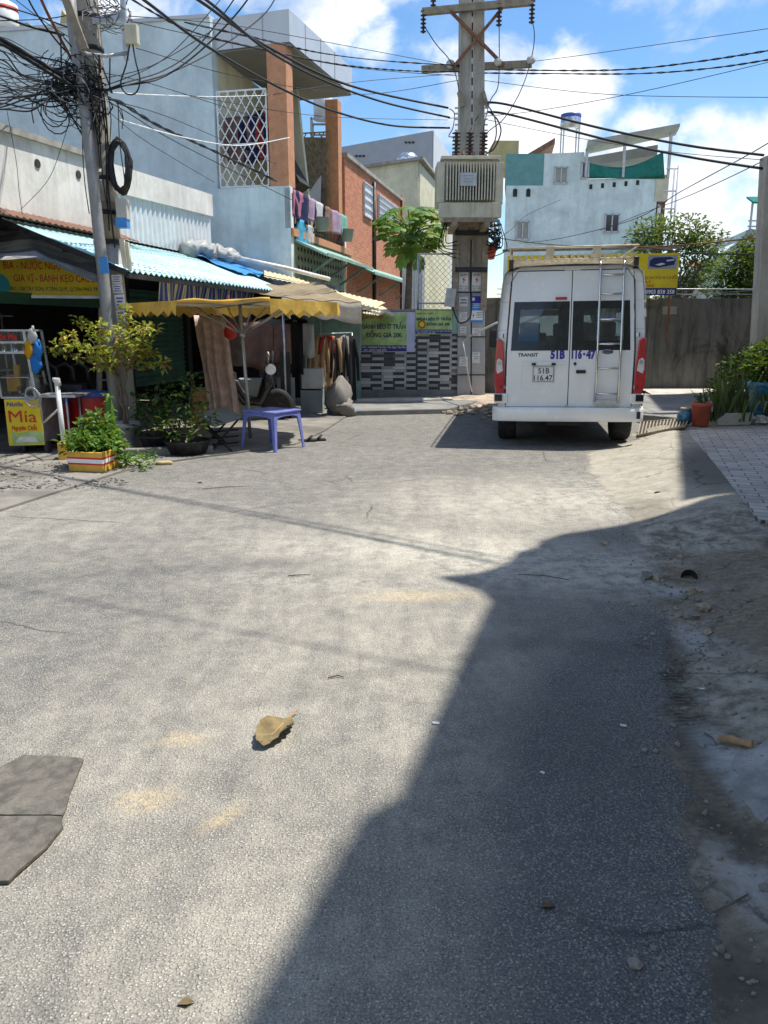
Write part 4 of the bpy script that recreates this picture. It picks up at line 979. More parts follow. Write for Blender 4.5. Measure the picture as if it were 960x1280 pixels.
hanging('hanging_cloth', 'white_cloth', BF.uz(1.15, zr-.56, .07), BF.d, .3, .4, 'small white cloth beside the sky blue one on the railing', 'laundry', 'laundry on the balcony rail', nrm=BF.n)
for uu, lb in ((1.75, 'grey green bucket hung on the balcony railing behind the navy garment'), (4.0, 'grey green planter hung on the balcony railing near its far end')):
    m = MB(); m.lathe(BF.uz(uu, zr-.62, .16), [(.13, 0), (.18, .3), (.19, .3), (.165, .29), (.12, .02)], 12); o = m.build('hanging_pot', M['grey_board']); tag(o, lb, 'pot')
# garments behind the lattice screen
for k, (t, mt, lb) in enumerate(((.16, 'brown_cloth', 'orange brown shirt drying behind the white lattice'), (.5, 'navy_cloth', 'dark speckled shirt drying behind the white lattice'), (.84, 'red_cloth', 'red shirt drying behind the white lattice beside the pillar'))):
    u = ul+.1+(gu(333)-ul)*t; hanging('hanging_shirt', mt, BG.uz(u, zpar+1.55, -.5), BG.d, .5, .95, lb, 'laundry', 'shirts behind the lattice', nrm=BG.n, sleeves=True)

# steel tank stand between the pillars
ts = thing('tank_stand', 'grey steel tank stand rising behind the second balcony pillar', 'stand', P(405, 250, 21.5))
c = P(405, 250, 23.5)
for dx in (-.3, .35):
    for dy in (-.3, .3):
        m = MB(); m.beam((c.x+dx, c.y+dy, zfl), (c.x+dx, c.y+dy, P(405, 150, 23.5).z), .05, .05); m.build('leg', M['steel'], ts)
m = MB()
for yy in (152, 172):
    z = P(405, yy, 23.5).z
    for dx in (-.3, .35): m.beam((c.x+dx, c.y-.3, z), (c.x+dx, c.y+.3, z), .05, .05)
    for dy in (-.3, .3): m.beam((c.x-.3, c.y+dy, z), (c.x+.35, c.y+dy, z), .05, .05)
m.build('brace', M['steel'], ts)
m = MB(); z = P(405, 150, 23.5).z; m.lathe((c.x+.03, c.y, z), [(.28, 0), (.28, .5), (.2, .62), (0, .66)], 14); m.build('drum', M['grey_clad_pale'], ts)

# ================================================================= things beyond
def block(name, label, cat, pxl, pxr, Y, ytop, depth, mat, yr=None, slant=0.0):
    """plain building volume: front face from pixel columns at distance Y, roof height from ytop"""
    a, b = P(pxl, ytop, Y), P(pxr, yr if yr else ytop, Y+slant)
    t = thing(name, label, cat, ((a.x+b.x)/2, Y, 0)); m = MB()
    m.prism([(a.x, a.y, 0), (b.x, b.y, 0), (b.x, b.y, b.z), (a.x, a.y, a.z)], (depth*.226, depth, 0)); wl = m.build('wall', mat, t); return t, wl, a, b
# big grey clad building
t, wl, a, b = block('office_block', 'tall grey clad block behind the red brick wing', 'building', 425, 541, 52, 184, 14, M['grey_clad'], 163)
pl = Plane(a.x, a.y, b.x-a.x, b.y-a.y)
for px, py in ((512, 178), (450, 195)):
    m = MB()
    for k in range(3):
        c = pl.at(px+k*4.5-4.5, py, .03); m.box(c, (.16, .06, .1))
    m.build('roof_vent', M['dark'], t)
sidep = MB(); sidep.prism([(b.x+.02, b.y, 0), (b.x+.02, b.y, b.z-.02), (b.x+.02+14*.226, b.y+14, b.z-.02), (b.x+.02+14*.226, b.y+14, 0)], (.05, 0, 0)); sidep.build('side_cladding', M['grey_clad_pale'], t)
# cream house
t, wl, a, b = block('cream_house', 'cream rendered house between brick wing and transformer', 'house', 440, 523, 36, 213, 10, M['cream'], 200)
m = MB(); m.prism([a+V((0, -.2, 0)), b+V((.2, -.2, 0)), b+V((2.5, 10, -.1)), a+V((2.2, 10, -.1))], (0, 0, .12)); rfo = m.build('roof', M['grey_asb'], t)
c = P(511, 198, 36.5); m = MB(); m.lathe((c.x, c.y+1, c.z-.1), [(.45, 0), (.5, .3), (.3, .5), (0, .55)], 14); m.build('roof_dome', M['water_tank'], rfo)
m = MB(); c = P(531, 300, 36); m.prism([(b.x+.03, b.y+.1, 0), (b.x+.03, b.y+.1, b.z-.1), (b.x+2.2, b.y+9.5, b.z-.2), (b.x+2.2, b.y+9.5, 0)], (.05, 0, 0)); m.build('side_wall', M['cream'], t)
# corrugated grey fence panel beside papaya
m = MB(); a, b = P(503, 330, 24), P(530, 330, 24.4)
m.grid(lambda i, j: V((a.x+(b.x-a.x)*i, a.y+.02*sin(i*40), 3.6*j)), 48, 1); m2 = m
o = m.build('sheet_fence', M['white_roof']); tag(o, 'pale corrugated sheet fence behind the papaya trunk', 'fence')

# light blue house on the right
HY = 34.0
hx0, hx1 = P(632, 250, HY).x, P(836, 250, HY).x
HP = Plane(hx0, HY, 1, 0.0)
hb = thing('rear_house', 'wide light blue house with green netted roof terrace behind the van', 'house', ((hx0+hx1)/2, HY, 0))
HZ = lambda y: P(640, y, HY).z
U = lambda px: P(px, 250, HY).x-hx0
m = MB(); m.prism([HP.uz(0, 0), HP.uz(U(822), 0), HP.uz(U(822), HZ(222)), HP.uz(U(733), HZ(224)), HP.uz(U(727), HZ(190)), HP.uz(U(678), HZ(192)), HP.uz(U(678), HZ(232)), HP.uz(0, HZ(232))], (1.5, 9, 0)); m.build('wall', M['house_blue'], hb)
m = MB(); m.prism([HP.uz(-.05, HZ(234), -.02), HP.uz(U(679), HZ(234), -.02), HP.uz(U(679), HZ(192), -.02), HP.uz(-.05, HZ(192), -.02)], (.5, 3, 0)); m.build('teal_shed', M['house_teal'], hb)
def win(u0, u1, z0, z1, nb, mat='win_glass', fr='grey_clad_pale'):
    m = MB(); m.prism([HP.uz(u0, z0, .02), HP.uz(u1, z0, .02), HP.uz(u1, z1, .02), HP.uz(u0, z1, .02)], (0, .015, 0)); wv = m.build('window', M[mat], hb)
    m = MB()
    for z in (z0, z1): m.beam(HP.uz(u0-.04, z, .045), HP.uz(u1+.04, z, .045), .05, .06)
    for k in range(nb+1):
        u = u0+(u1-u0)*k/nb; m.beam(HP.uz(u, z0, .045), HP.uz(u, z1, .045), .05, .05)
    m.build('frame', M[fr], wv)
win(U(692), U(707), HZ(229), HZ(209), 2, 'canopy_grey'); win(U(758), U(775), HZ(290), HZ(268), 2); win(U(647), U(662), HZ(299), HZ(277), 2, 'canopy_grey'); win(U(725), U(733), HZ(223), HZ(203), 2, 'win_glass')
for px in (643.5, 660):
    m = MB(); m.prism([HP.uz(U(px-2.6), HZ(246), .02), HP.uz(U(px+2.6), HZ(246), .02), HP.uz(U(px+2.6), HZ(237), .02), HP.uz(U(px), HZ(235.5), .02), HP.uz(U(px-2.6), HZ(237), .02)], (0, .015, 0)); m.build('vent_opening', M['dark'], hb)
for k, px in enumerate((737.5, 752, 766.5, 781, 795.5)):
    yy = 233.5-k*1.3; m = MB(); m.prism([HP.uz(U(px-1.8), HZ(yy+3), .02), HP.uz(U(px+1.8), HZ(yy+3), .02), HP.uz(U(px+1.8), HZ(yy-3), .02), HP.uz(U(px-1.8), HZ(yy-3), .02)], (0, .015, 0)); m.build('vent_opening', M['dark'], hb)
# terrace: posts, sloping canopy, net
m = MB(); m.prism([HP.uz(U(726), HZ(187), .6), HP.uz(U(836), HZ(163), .6), HP.uz(U(836), HZ(159), .6), HP.uz(U(726), HZ(180), .6)], (.2, 1.0, -.1)); m.build('canopy_roof', M['canopy_grey'], hb)
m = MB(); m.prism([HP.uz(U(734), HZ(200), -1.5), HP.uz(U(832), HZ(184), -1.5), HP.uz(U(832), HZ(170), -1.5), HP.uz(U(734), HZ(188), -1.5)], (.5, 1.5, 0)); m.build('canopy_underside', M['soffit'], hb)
m = MB()
for px, yt in ((730, 186), (776, 176), (832, 166)): m.beam(HP.uz(U(px), HZ(222), .05), HP.uz(U(px), HZ(yt), .05), .1, .1)
m.build('terrace_post', M['steel'], hb)
def net(i, j):
    zt_ = HZ(204)+(HZ(190)-HZ(204))*i**2 - .25*sin(i*pi); zb__ = HZ(223.5); return HP.uz(U(734)+(U(828)-U(734))*(i-.05*j*i), zb__+(zt_-zb__)*j, .06+.25*sin(i*7)*.2)
slab(net, 24, 4, .004, 'shade_net', M['net_green'], hb)
m = MB(); m.prism([HP.uz(U(818), HZ(252), .03), HP.uz(U(834), HZ(252), .03), HP.uz(U(834), HZ(218), .03), HP.uz(U(818), HZ(220), .03)], (.3, 2, 0)); m.build('balcony_box', M['cream'], hb)
m = MB(); m.prism([HP.uz(U(821), HZ(330), .0), HP.uz(U(832), HZ(330), .0), HP.uz(U(832), HZ(245), .0), HP.uz(U(821), HZ(245), .0)], (.3, 2, 0)); m.build('corner_column', M['rust'], hb)
m = MB(); m.prism([HP.uz(U(822.5), HZ(283), .04), HP.uz(U(826.5), HZ(283), .04), HP.uz(U(826.5), HZ(256), .04), HP.uz(U(822.5), HZ(256), .04)], (0, .03, 0)); m.build('white_panel', M['white_paint'], hb)
m = MB(); m.tube([HP.uz(U(843), 0.0, .2), HP.uz(U(843), HZ(208), .2)], .05, 6); m.tube([HP.uz(U(838), 2, .2), HP.uz(U(838), HZ(212), .2)], .03, 6)
for y in (212, 240, 262): m.tube([HP.uz(U(828), HZ(y), .2), HP.uz(U(843), HZ(y), .2)], .03, 6)
m.build('drain_riser', M['grey_clad_pale'], hb)
m = MB(); m.prism([HP.uz(U(742), HZ(326), .02), HP.uz(U(822), HZ(298), .02), HP.uz(U(822), HZ(305), .02), HP.uz(U(762), HZ(326), .02)], (0, -.5, 0)); m.build('green_eave', M['teal_trim'], hb)
# water tank on legs
tk = thing('water_tank', 'stainless water tank on steel legs atop the rear blue house', 'water tank', P(713, 190, HY+1))
zt_, zb__ = P(713, 142, HY+1).z, P(713, 163, HY+1).z; c = P(713, 160, HY+1)
m = MB(); m.lathe((c.x, c.y, zb__), [(.38, 0), (.42, .05), (.42, .22), (.43, .24), (.42, .26), (.42, zt_-zb__-.12), (.3, zt_-zb__-.02), (0, zt_-zb__)], 20); m.build('tank', M['water_tank'], tk)
m = MB(); m.lathe((c.x, c.y, zb__+.46), [(.424, 0), (.424, .14)], 20); m.build('blue_band', M['cooler_blue'], tk)
for dx in (-.32, .32):
    for dy in (-.25, .25):
        m = MB(); m.beam((c.x+dx, c.y+dy, HZ(191)), (c.x+dx, c.y+dy, zb__), .05, .05); m.build('leg', M['steel'], tk)
# small roof and rust shed left of tank
m = MB(); a, b = P(660, 192, 36), P(694, 172, 36); m.prism([a, b, b+V((0, 0, -.25)), a+V((0, 0, -.25))], (.6, 4, 0)); tag(m.build('roof_panel', M['rust_tile']), 'tilted brown roof panel left of the stainless tank', 'roof')
m = MB(); a, b = P(626, 194, 38), P(634, 184, 38); m.box((a.x+.1, 38, a.z-.2), (1.1, 2, 1.2)); tag(m.build('roof_shed', M['yellow_wall']), 'small ochre roof shed right of the transformer pole', 'shed')
# upper left distance: ochre parapet with red and white tank
a, b = P(-30, 45, 27), P(88, 22, 27)
m = MB(); m.prism([(a.x, 27, 6), (b.x, 27, 6), (b.x, 27, P(88, 28, 27).z), (P(78, 20, 27).x, 27, P(78, 12, 27).z), (P(74, 20, 27).x, 27, P(74, 30, 27).z), (P(40, 20, 27).x, 27, P(40, 33, 27).z), (P(33, 20, 27).x, 27, P(33, 28, 27).z), (a.x, 27, P(-30, 38, 27).z)], (1, 5, 0))
tag(m.build('parapet_house', M['yellow_wall']), 'ochre parapet house peeking above the blue gable', 'house')
tk2 = thing('roof_tank', 'white and red striped roof tank above the blue gable', 'water tank', P(8, 35, 26))
c = P(8, 38, 26); m = MB(); m.lathe(c, [(.35, 0), (.38, .1), (.38, .68), (.2, .78), (0, .8)], 18); m.build('tank', M['white_paint'], tk2)
m = MB(); m.lathe(c+V((0, 0, .48)), [(.385, 0), (.385, .12)], 18); m.build('red_band', M['red_ink'], tk2)
# far right small blue house with green canopy
fh = thing('corner_house', 'small pale blue house with green roof canopy beside the tan pillar', 'house', P(930, 400, 30))
FP = Plane(0, 30, 1, 0); fx = lambda px: P(px, 300, 30).x; fz = lambda y: P(900, y, 30).z
m = MB(); m.prism([(fx(905), 30, 0), (fx(975), 30, 0), (fx(975), 30, fz(288)), (fx(932), 30, fz(288)), (fx(932), 30, fz(297)), (fx(905), 30, fz(318))], (1, 6, 0)); m.build('wall', M['house_blue'], fh)
m = MB(); m.box(((fx(932)+fx(975))/2, 29.9, fz(293)), (fx(975)-fx(932), .3, .3)); m.build('ledge', M['grey_clad'], fh)
m = MB(); a0, a1 = fx(929), fx(962); m.prism([(a0, 29.5, fz(255)), (a1, 29.5, fz(255)), (a1, 31, fz(240)), (a0+.4, 31, fz(240))], (0, 0, -.06)); m.build('canopy', M['net_green'], fh)
m = MB()
for px in (936, 946, 957): m.beam((fx(px), 30, fz(292)), (fx(px), 30, fz(252)), .06, .06)
for y in (276, 283): m.beam((fx(933), 30, fz(y)), (fx(975), 30, fz(y)), .05, .05)
m.build('canopy_post', M['grey_clad_pale'], fh)
m = MB(); c = P(902, 305, 44); m.box((c.x, 44, c.z/2), (1.1, 1.5, c.z)); o = m.build('chimney_block', M['grey_clad_pale']); tag(o, 'narrow grey block rising above the trees far behind', 'building')
m = MB(); c = P(895, 335, 33); m.prism([(c.x-1.4, 33, 0), (c.x+1.6, 33, 0), (c.x+1.6, 33, c.z-.3), (c.x, 33, c.z+.1), (c.x-1.4, 33, c.z-.3)], (.5, 4, 0)); o = m.build('gable_house', M['white_wall']); tag(o, 'small white gabled house glimpsed through the trees', 'house')
m = MB(); a, b = P(868, 334, 32), P(948, 324, 31); m.prism([a, b, b+V((.4, 2.4, .35)), a+V((.4, 2.4, .35))], (0, 0, -.05)); o = m.build('roof_panel', M['rust']); tag(o, 'thin rusty roof sheet above the trees near the tan pillar', 'roof')

# off-frame neighbours on the right that shade the lane
def nb_house(name, label, pts, h, mat):
    t = thing(name, label, 'house', (sum(p[0] for p in pts)/len(pts), sum(p[1] for p in pts)/len(pts), 0)); m = MB()
    m.prism([(x, y, 0) for x, y in pts], (0, 0, h)); m.build('wall', mat, t)
    m = MB(); cx = sum(p[0] for p in pts)/len(pts); cy = sum(p[1] for p in pts)/len(pts)
    m.prism([(cx+(x-cx)*1.004, cy+(y-cy)*1.004, h+.003) for x, y in pts], (0, 0, .15)); m.build('parapet', M['pale_conc'], t)
    return t
KH = 1/math.tan(SUN_EL); SHX, SHY = KH*.972, KH*.235
def from_shadow(pts, h): return [(x+SHX*h, y+SHY*h) for x, y in pts]
HA = 6.2
def _g(px, py): p = G(px, py); return (p.x, p.y)
sA = [_g(*q) for q in ((300, 1275), (452, 1018), (498, 995), (594, 788), (613, 752), (598, 738), (545, 722), (598, 716), (634, 705), (646, 690), (668, 685), (676, 676), (702, 668), (790, 655), (880, 641))]  # house outline traced from its shadow; spur added to mimic leafy shade
shA = [(sA[0][0]-2.6, -8), (sA[0][0]-.10, sA[0][1]-.3)] + sA + [(5.5, 6.6), (6.5, -8)]
nb_house('neighbour_house', 'tall rendered house beside the camera shading the near lane', from_shadow(shA, HA-.15+.15), HA-.15, M['cream'])
HB = 6.6
shB = [(2.5, 6.36), (4.35, 11.55), (9.5, 11.9), (8.5, 6.3)]
nb_house('neighbour_house', 'rendered house past the first shading the brick pavement', from_shadow(shB, HB), HB-.15, M['white_wall'])
HC = 8.0
shC = [(4.75, 13.3), (5.6, 16.6), (12, 16.8), (12, 13.2)]
nb_house('neighbour_house', 'farther rendered house shading the side lane by the wall', from_shadow(shC, HC), HC-.15, M['cream'])
# ================================================================= transformer pole
TY = 16.7
pb = P(588, 492, TY)
tp = thing('transformer_pole', 'tall twin concrete power pole with crossarms carrying the transformer', 'utility pole', (pb.x, TY, 0))
tx = P(589.5, 0, TY).x
for sg, nm in ((-1, 0), (1, 0)):
    m = MB(); n = 6; zs_ = [0, 2.6, 9.6]
    for (za, zb_, mt) in ((0, 2.5, 0), (2.5, 9.6, 1)):
        ws = lambda z: .285-.0085*z
        xs = lambda z: pb.x + (tx-pb.x)*(z/7.6) + sg*(.5*ws(z)+.012)
        m.cur = mt
        m.add([(xs(z)+i*ws(z)/2, TY+j*.17-.006*z*0, z) for z in (za, zb_) for i, j in ((-1, -1), (1, -1), (1, 1), (-1, 1))],
              [(0, 1, 2, 3), (7, 6, 5, 4), (0, 4, 5, 1), (1, 5, 6, 2), (2, 6, 7, 3), (3, 7, 4, 0)])
    m.build('pole_shaft', [M['pole_low'], M['pole']], tp, bevel=.012)
m = MB(); m.box(((pb.x+tx)/2, TY, 4.8), (.03, .28, 9.5)); m.build('core_strip', M['dark'], tp)
m = MB()
z = 4.9
while z < 9: m.box((pb.x+(tx-pb.x)*z/7.6, TY-.145, z), (.05, .02, .10)); z += .24
m.build('step_slot', M['white_roof'], tp)
def crossarm(p0, p1, z):
    a, b = G(*p0, z), G(*p1, z); m = MB(); off = V((0, -.12, 0)); m.beam(a, b, .10, .12); m.build('crossarm', M['brown_steel'], tp); return a, b
ca0, ca1 = crossarm((528, 15), (667, 2), 7.45)
cb0, cb1 = crossarm((527, 87), (665, 80), 6.5)
m = MB()
for (s, e) in (((563, 14), (630, 82)), ((632, 5), (568, 82))):
    m.beam(P(*s, TY-.25), P(*e, TY-.27), .07, .05)
m.build('cross_brace', M['rust'], tp)
def insul(p, L, r, nf, name, mat, parent, axis=(0, 0, -1)):
    m = MB(); pr = [(r*.35, 0)]
    for k in range(nf):
        z = L*(k+.3)/nf; pr += [(r*.35, z), (r, z+L*.25/nf), (r*.9, z+L*.4/nf), (r*.35, z+L*.5/nf)]
    pr += [(r*.3, L)]; m.lathe(p, pr, 10, axis=axis); return m.build(name, mat, parent)
for f in (.01, .70, .99):
    insul(ca0.lerp(ca1, f)+V((0, 0, .05)), .42, .06, 6, 'insulator', M['porcelain'], tp)
for f in (.10, .7): insul(ca0.lerp(ca1, f)+V((0, 0, .05)), .3, .06, 4, 'insulator', M['porcelain'], tp, (0, 0, 1))
for f in (.26, .69, .98):
    m = MB(); m.lathe(cb0.lerp(cb1, f)+V((0, -.1, .02)), [(.03, 0), (.08, .02), (.088, .05), (.05, .08), (.03, .12)], 12, axis=(0, -1, .25)); m.build('disc_insulator', M['porcelain_grey'], tp)
# fuse switches at the shoulders
for px, py in ((574, 115), (604, 115)):
    m = MB(); a = P(px, py, TY-.25); m.beam(a, P(px+5, py+18, TY-.25), .09, .06); m.build('fuse_switch', M['brown_steel'], tp)
m = MB(); 
for px in (571, 607):
    for k in range(6): 
        a = P(px, 135+k*7, TY-.2); m.box(a, (.08, .05, .02))
m.build('terminal_comb', M['grey_clad_pale'], tp)
# steel channels below the transformer and metal bands
for px in (570, 607.5):
    m = MB(); a, b = P(px, 276, TY-.3), P(px, 388, TY-.3); m.beam((a.x, a.y, a.z), (a.x, a.y, b.z), .12, .09); m.build('steel_channel', M['brown_steel'], tp)
m = MB(); a, b = P(589, 276, TY-.31), P(589, 336, TY-.31); m.beam(a, (a.x, a.y, b.z), .13, .06); m.build('steel_channel', M['brown_steel'], tp)
for y in (291, 337):
    m = MB(); a, b = P(569, y, TY-.36), P(609, y, TY-.36); m.beam(a, b, .04, .10); m.build('steel_band', M['dark_metal'], tp)
for y in (366, 421, 468):
    m = MB(); c = P(588, y, TY); m.box((c.x, TY, c.z), (.61, .365, .02)); m.build('strap', M['dark_metal'], tp)

# transformer
tf = thing('transformer', 'cream finned transformer mounted high on the twin concrete pole', 'transformer', P(588, 276, 15.9))
x0, x1 = P(547, 236, 15.6).x, P(629, 236, 15.6).x; z1, z0 = P(588, 199, 15.6).z, P(588, 272, 15.6).z; xc = (x0+x1)/2
m = MB(); m.box((xc, 15.6+.42, (z0+z1)/2), (x1-x0-.2, .72, z1-z0)); m.build('tank', M['trafo'], tf, bevel=.02)
def finz(px): return P(px, 240, 15.45).x
m = MB(); fz0, fz1 = P(588, 250, 15.5).z, P(588, 203, 15.5).z
for k in range(17):
    x = finz(559)+(finz(617)-finz(559))*k/16; m.box((x, 15.56, (fz0+fz1)/2), (.022, .2, fz1-fz0))
m.build('cooling_fins', M['trafo'], tf)
m = MB()
for xx in (x0, x1-.0):
    for k in range(6): m.box((xx + (.09 if xx == x0 else -.09), 15.7+k*.12, (fz0+fz1)/2), (.2, .03, fz1-fz0+.1))
m.build('side_fins', M['trafo'], tf)
for xx in (x0+.06, x1-.08):
    m = MB(); m.box((xx, 15.64, (fz0+fz1)/2), (.14, .1, fz1-fz0+.05)); m.build('end_panel', M['trafo'], tf, bevel=.008)
m = MB(); m.box((xc, 16.0, z1+.03), (x1-x0-.12, .85, .06)); m.build('lid', M['trafo'], tf, bevel=.01)
m = MB(); m.box((xc, 15.6, (fz0+z0)/2-.02), (x1-x0-.05, .12, fz0-z0-.03)); m.build('base_panel', M['trafo'], tf, bevel=.01)
for dx in (-.42, 0, .42):
    m = MB(); m.box((xc+dx, 15.53, (fz0+z0)/2-.02), (.012, .02, fz0-z0-.06)); m.build('seam_bar', M['trafo'], tf)
m = MB(); a, b = P(555, 274, 15.6), P(622, 274, 15.6); m.beam(a, b, .1, .1); m.beam(a+V((0, .7, 0)), b+V((0, .7, 0)), .1, .1)
for f in (.2, .8): m.beam(a.lerp(b, f)-V((0, .1, .1)), a.lerp(b, f)+V((0, 1.1, -.1)), .1, .1)
m.build('platform', M['brown_steel'], tf)
m = MB(); c = P(585.5, 224, 15.44); m.box(c, (.31, .015, .23)); npn = m.build('nameplate', M['steel'], tf)
m = MB()
for k in range(3): m.box(c+V((0, -.010, .06-.05*k)), (.2-.03*k, .004, .014))
m.build('plate_lines', M['grey_clad'], npn)
bz = []
for px in (570, 587, 604):
    p = P(px, 197, 15.75); insul(V((p.x, 15.75, z1+.05)), .46, .085, 7, 'bushing', M['porcelain'], tf, (0, 0, 1)); bz.append(V((p.x, 15.75, z1+.52)))
for px in (567, 579, 592, 601): 
    m = MB(); p = P(px, 198, 16.1); m.lathe((p.x, 16.15, z1+.05), [(.04, 0), (.05, .06), (.03, .14), (.02, .2)], 8); m.build('low_voltage_bushing', M['rust'], tf)

# signs on the pole
def plaque(name, label, cat, px0, px1, py0, py1, Y, mat, th=.012):
    a, b = P(px0, py1, Y), P(px1, py0, Y); t = thing(name, label, cat, ((a.x+b.x)/2, Y, a.z)); m = MB()
    m.box(((a.x+b.x)/2, Y, (a.z+b.z)/2), (b.x-a.x, th, b.z-a.z)); m.build('sheet', mat, t); return t, a, b
X3, Z3 = V((1, 0, 0)), V((0, 0, 1))
for (xa, xb, lb) in ((573.5, 585.5, 'white high voltage warning sign with red bolt on the left pole shaft'), (589.5, 602, 'white high voltage warning sign with red bolt on the right pole shaft')):
    t, a, b = plaque('warning_sign', lb, 'sign', xa, xb, 340, 364, TY-.2, M['white_ink']); t['group'] = 'warning signs on the transformer pole'
    cx = (a.x+b.x)/2; zc_ = (a.z+b.z)/2; y = TY-.208
    m = MB(); text(m, 'CẤM TRÈO!', (cx, y, b.z-.06), X3, Z3, w=.14, h=.03, bold=.01); text(m, 'ĐIỆN ÁP CAO', (cx, y, a.z+.10), X3, Z3, w=.17, h=.026, bold=.01); text(m, 'NGUY HIỂM', (cx, y, a.z+.06), X3, Z3, w=.17, h=.026, bold=.01); text(m, 'CHẾT NGƯỜI', (cx, y, a.z+.02), X3, Z3, w=.16, h=.022, bold=.01)
    m.build('black_lettering', M['black_ink'], t)
    m = MB(); s = .075
    m.prism([(cx+q*s, y, zc_+.03+r*s) for q, r in ((.35, 1), (-.45, .0), (.0, .0), (-.35, -1), (.5, .2), (.05, .2))], (0, -.003, 0)); m.build('red_bolt', M['red_ink'], t)
t, a, b = plaque('poster', 'blue and white notice poster on the right pole shaft', 'poster', 588, 604.5, 370, 403, TY-.2, M['paper_blue']); cx = (a.x+b.x)/2; y = TY-.208; H = b.z-a.z
m = MB(); m.box((cx, y, a.z+H*.27), (b.x-a.x-.02, .004, H*.36)); m.build('white_panel', M['white_ink'], t)
m = MB(); m.box((cx, y, a.z+H*.86), (b.x-a.x, .004, H*.26)); m.build('navy_header', M['blue_ink'], t)
m = MB()
for k, (zf, wf) in enumerate(((.70, .7), (.64, .6), (.57, .75))): m.box((cx+.01, y-.003, a.z+H*zf), ((b.x-a.x)*wf, .003, H*.025))
m.box((a.x+.05, y-.004, b.z-H*.12), (.05, .003, .06)); m.build('white_lines', M['white_ink'], t)
m = MB(); s = .05; m.prism([(a.x+.055+q*s, y-.003, a.z+H*.26+r*s) for q, r in ((.35, 1), (-.45, .0), (.0, .0), (-.35, -1), (.5, .2), (.05, .2))], (0, -.003, 0)); m.build('red_bolt', M['red_ink'], t)
m = MB()
for k in range(4): m.box((cx+.05, y-.003, a.z+H*(.37-.06*k)), (.13-.02*(k % 2), .003, H*.016))
m.build('dark_lines', M['navy_ink'], t)
t, a, b = plaque('poster', 'small pale notice on the left pole shaft under the warning sign', 'poster', 573.5, 585, 371, 383, TY-.19, M['paper'])
m = MB()
for k in range(2): m.box(((a.x+b.x)/2, TY-.198, a.z+.07+.06*k), (.14-.03*k, .003, .02))
m.build('dark_lines', M['navy_ink'], t)
for k, (xa, xb, ya, yb) in enumerate(((574, 584, 390, 402), (590, 600, 440, 454), (574, 585, 446, 458), (590, 601, 410, 420), (575, 583, 408, 418))):
    t, a, b = plaque('poster', ['faded paper flyer on the left shaft below the pale notice', 'faded paper flyer low on the right pole shaft', 'torn grey flyer low on the left pole shaft', 'faded grey flyer just below the blue poster', 'small faded flyer halfway down the left pole shaft'][k], 'flyer', xa, xb, ya, yb, TY-.19, M['paper'], .006)
    m = MB()
    for q in range(3): m.box(((a.x+b.x)/2, TY-.195, b.z-.04-.05*q), (.1, .003, .015))
    m.build('dark_lines', M['grey_clad'], t)
# grey meter box on the pole and red switch box
m = MB(); a = P(563, 372, TY-.35); m.box(a, (.2, .14, .36), ry=.12); o = m.build('meter_box', M['steel'], bevel=.01); tag(o, 'grey metal meter box at the left edge of the transformer pole', 'meter box')
m = MB(); a = P(612, 315, TY-.1); m.box(a, (.2, .2, .26), rz=.3, ry=.25); o = m.build('switch_box', M['orange'], bevel=.012); tag(o, 'orange red switch box on the right flank of transformer pole', 'switch box')
# guy pipe leaning from van side to pole
m = MB(); a, b = P(578, 425, TY-.5), P(622, 403, 14.5); m.tube([a, b], .022, 8); m.tube([a, P(581, 440, TY-.5), P(584, 462, TY-.45), P(590, 490, TY-.4)], .012, 6); tag(m.build('white_pipe', M['pvc']), 'slanting white pipe tied to the transformer pole', 'pipe')

# ================================================================= tiled wall with food signs, mesh fence
ty = 16.55
TW = Plane(P(443, 450, ty).x, ty, 1, .02)
tuw = lambda px: TW.u(px, 450)
tw = thing('tiled_wall', 'low wall of dark and light grey tiles with mint top', 'wall', TW.uz(tuw(508), 0))
zt_ = TW.at(510, 389).z; zm = TW.at(510, 417).z
m = MB(); m.prism([TW.uz(tuw(440), 0), TW.uz(tuw(573), 0), TW.uz(tuw(573), zm), TW.uz(tuw(440), zm)], -TW.n*.16); m.build('tile_face', M['tile'], tw)
m = MB(); m.prism([TW.uz(tuw(440), zm, -.01), TW.uz(tuw(573), zm, -.01), TW.uz(tuw(573), zt_, -.01), TW.uz(tuw(440), zt_, -.01)], -TW.n*.14); m.build('painted_top', M['mint'], tw)
m = MB(); m.prism([TW.uz(tuw(440), zt_, .02), TW.uz(tuw(573), zt_, .02), TW.uz(tuw(573), zt_+.04, .02), TW.uz(tuw(440), zt_+.04, .02)], -TW.n*.2); m.build('cap', M['step'], tw)
m = MB(); m.prism([TW.uz(tuw(440), .08, .005), TW.uz(tuw(573), .08, .005), TW.uz(tuw(573), .24, .005), TW.uz(tuw(440), .24, .005)], -TW.n*.05); m.build('plinth', M['step'], tw)
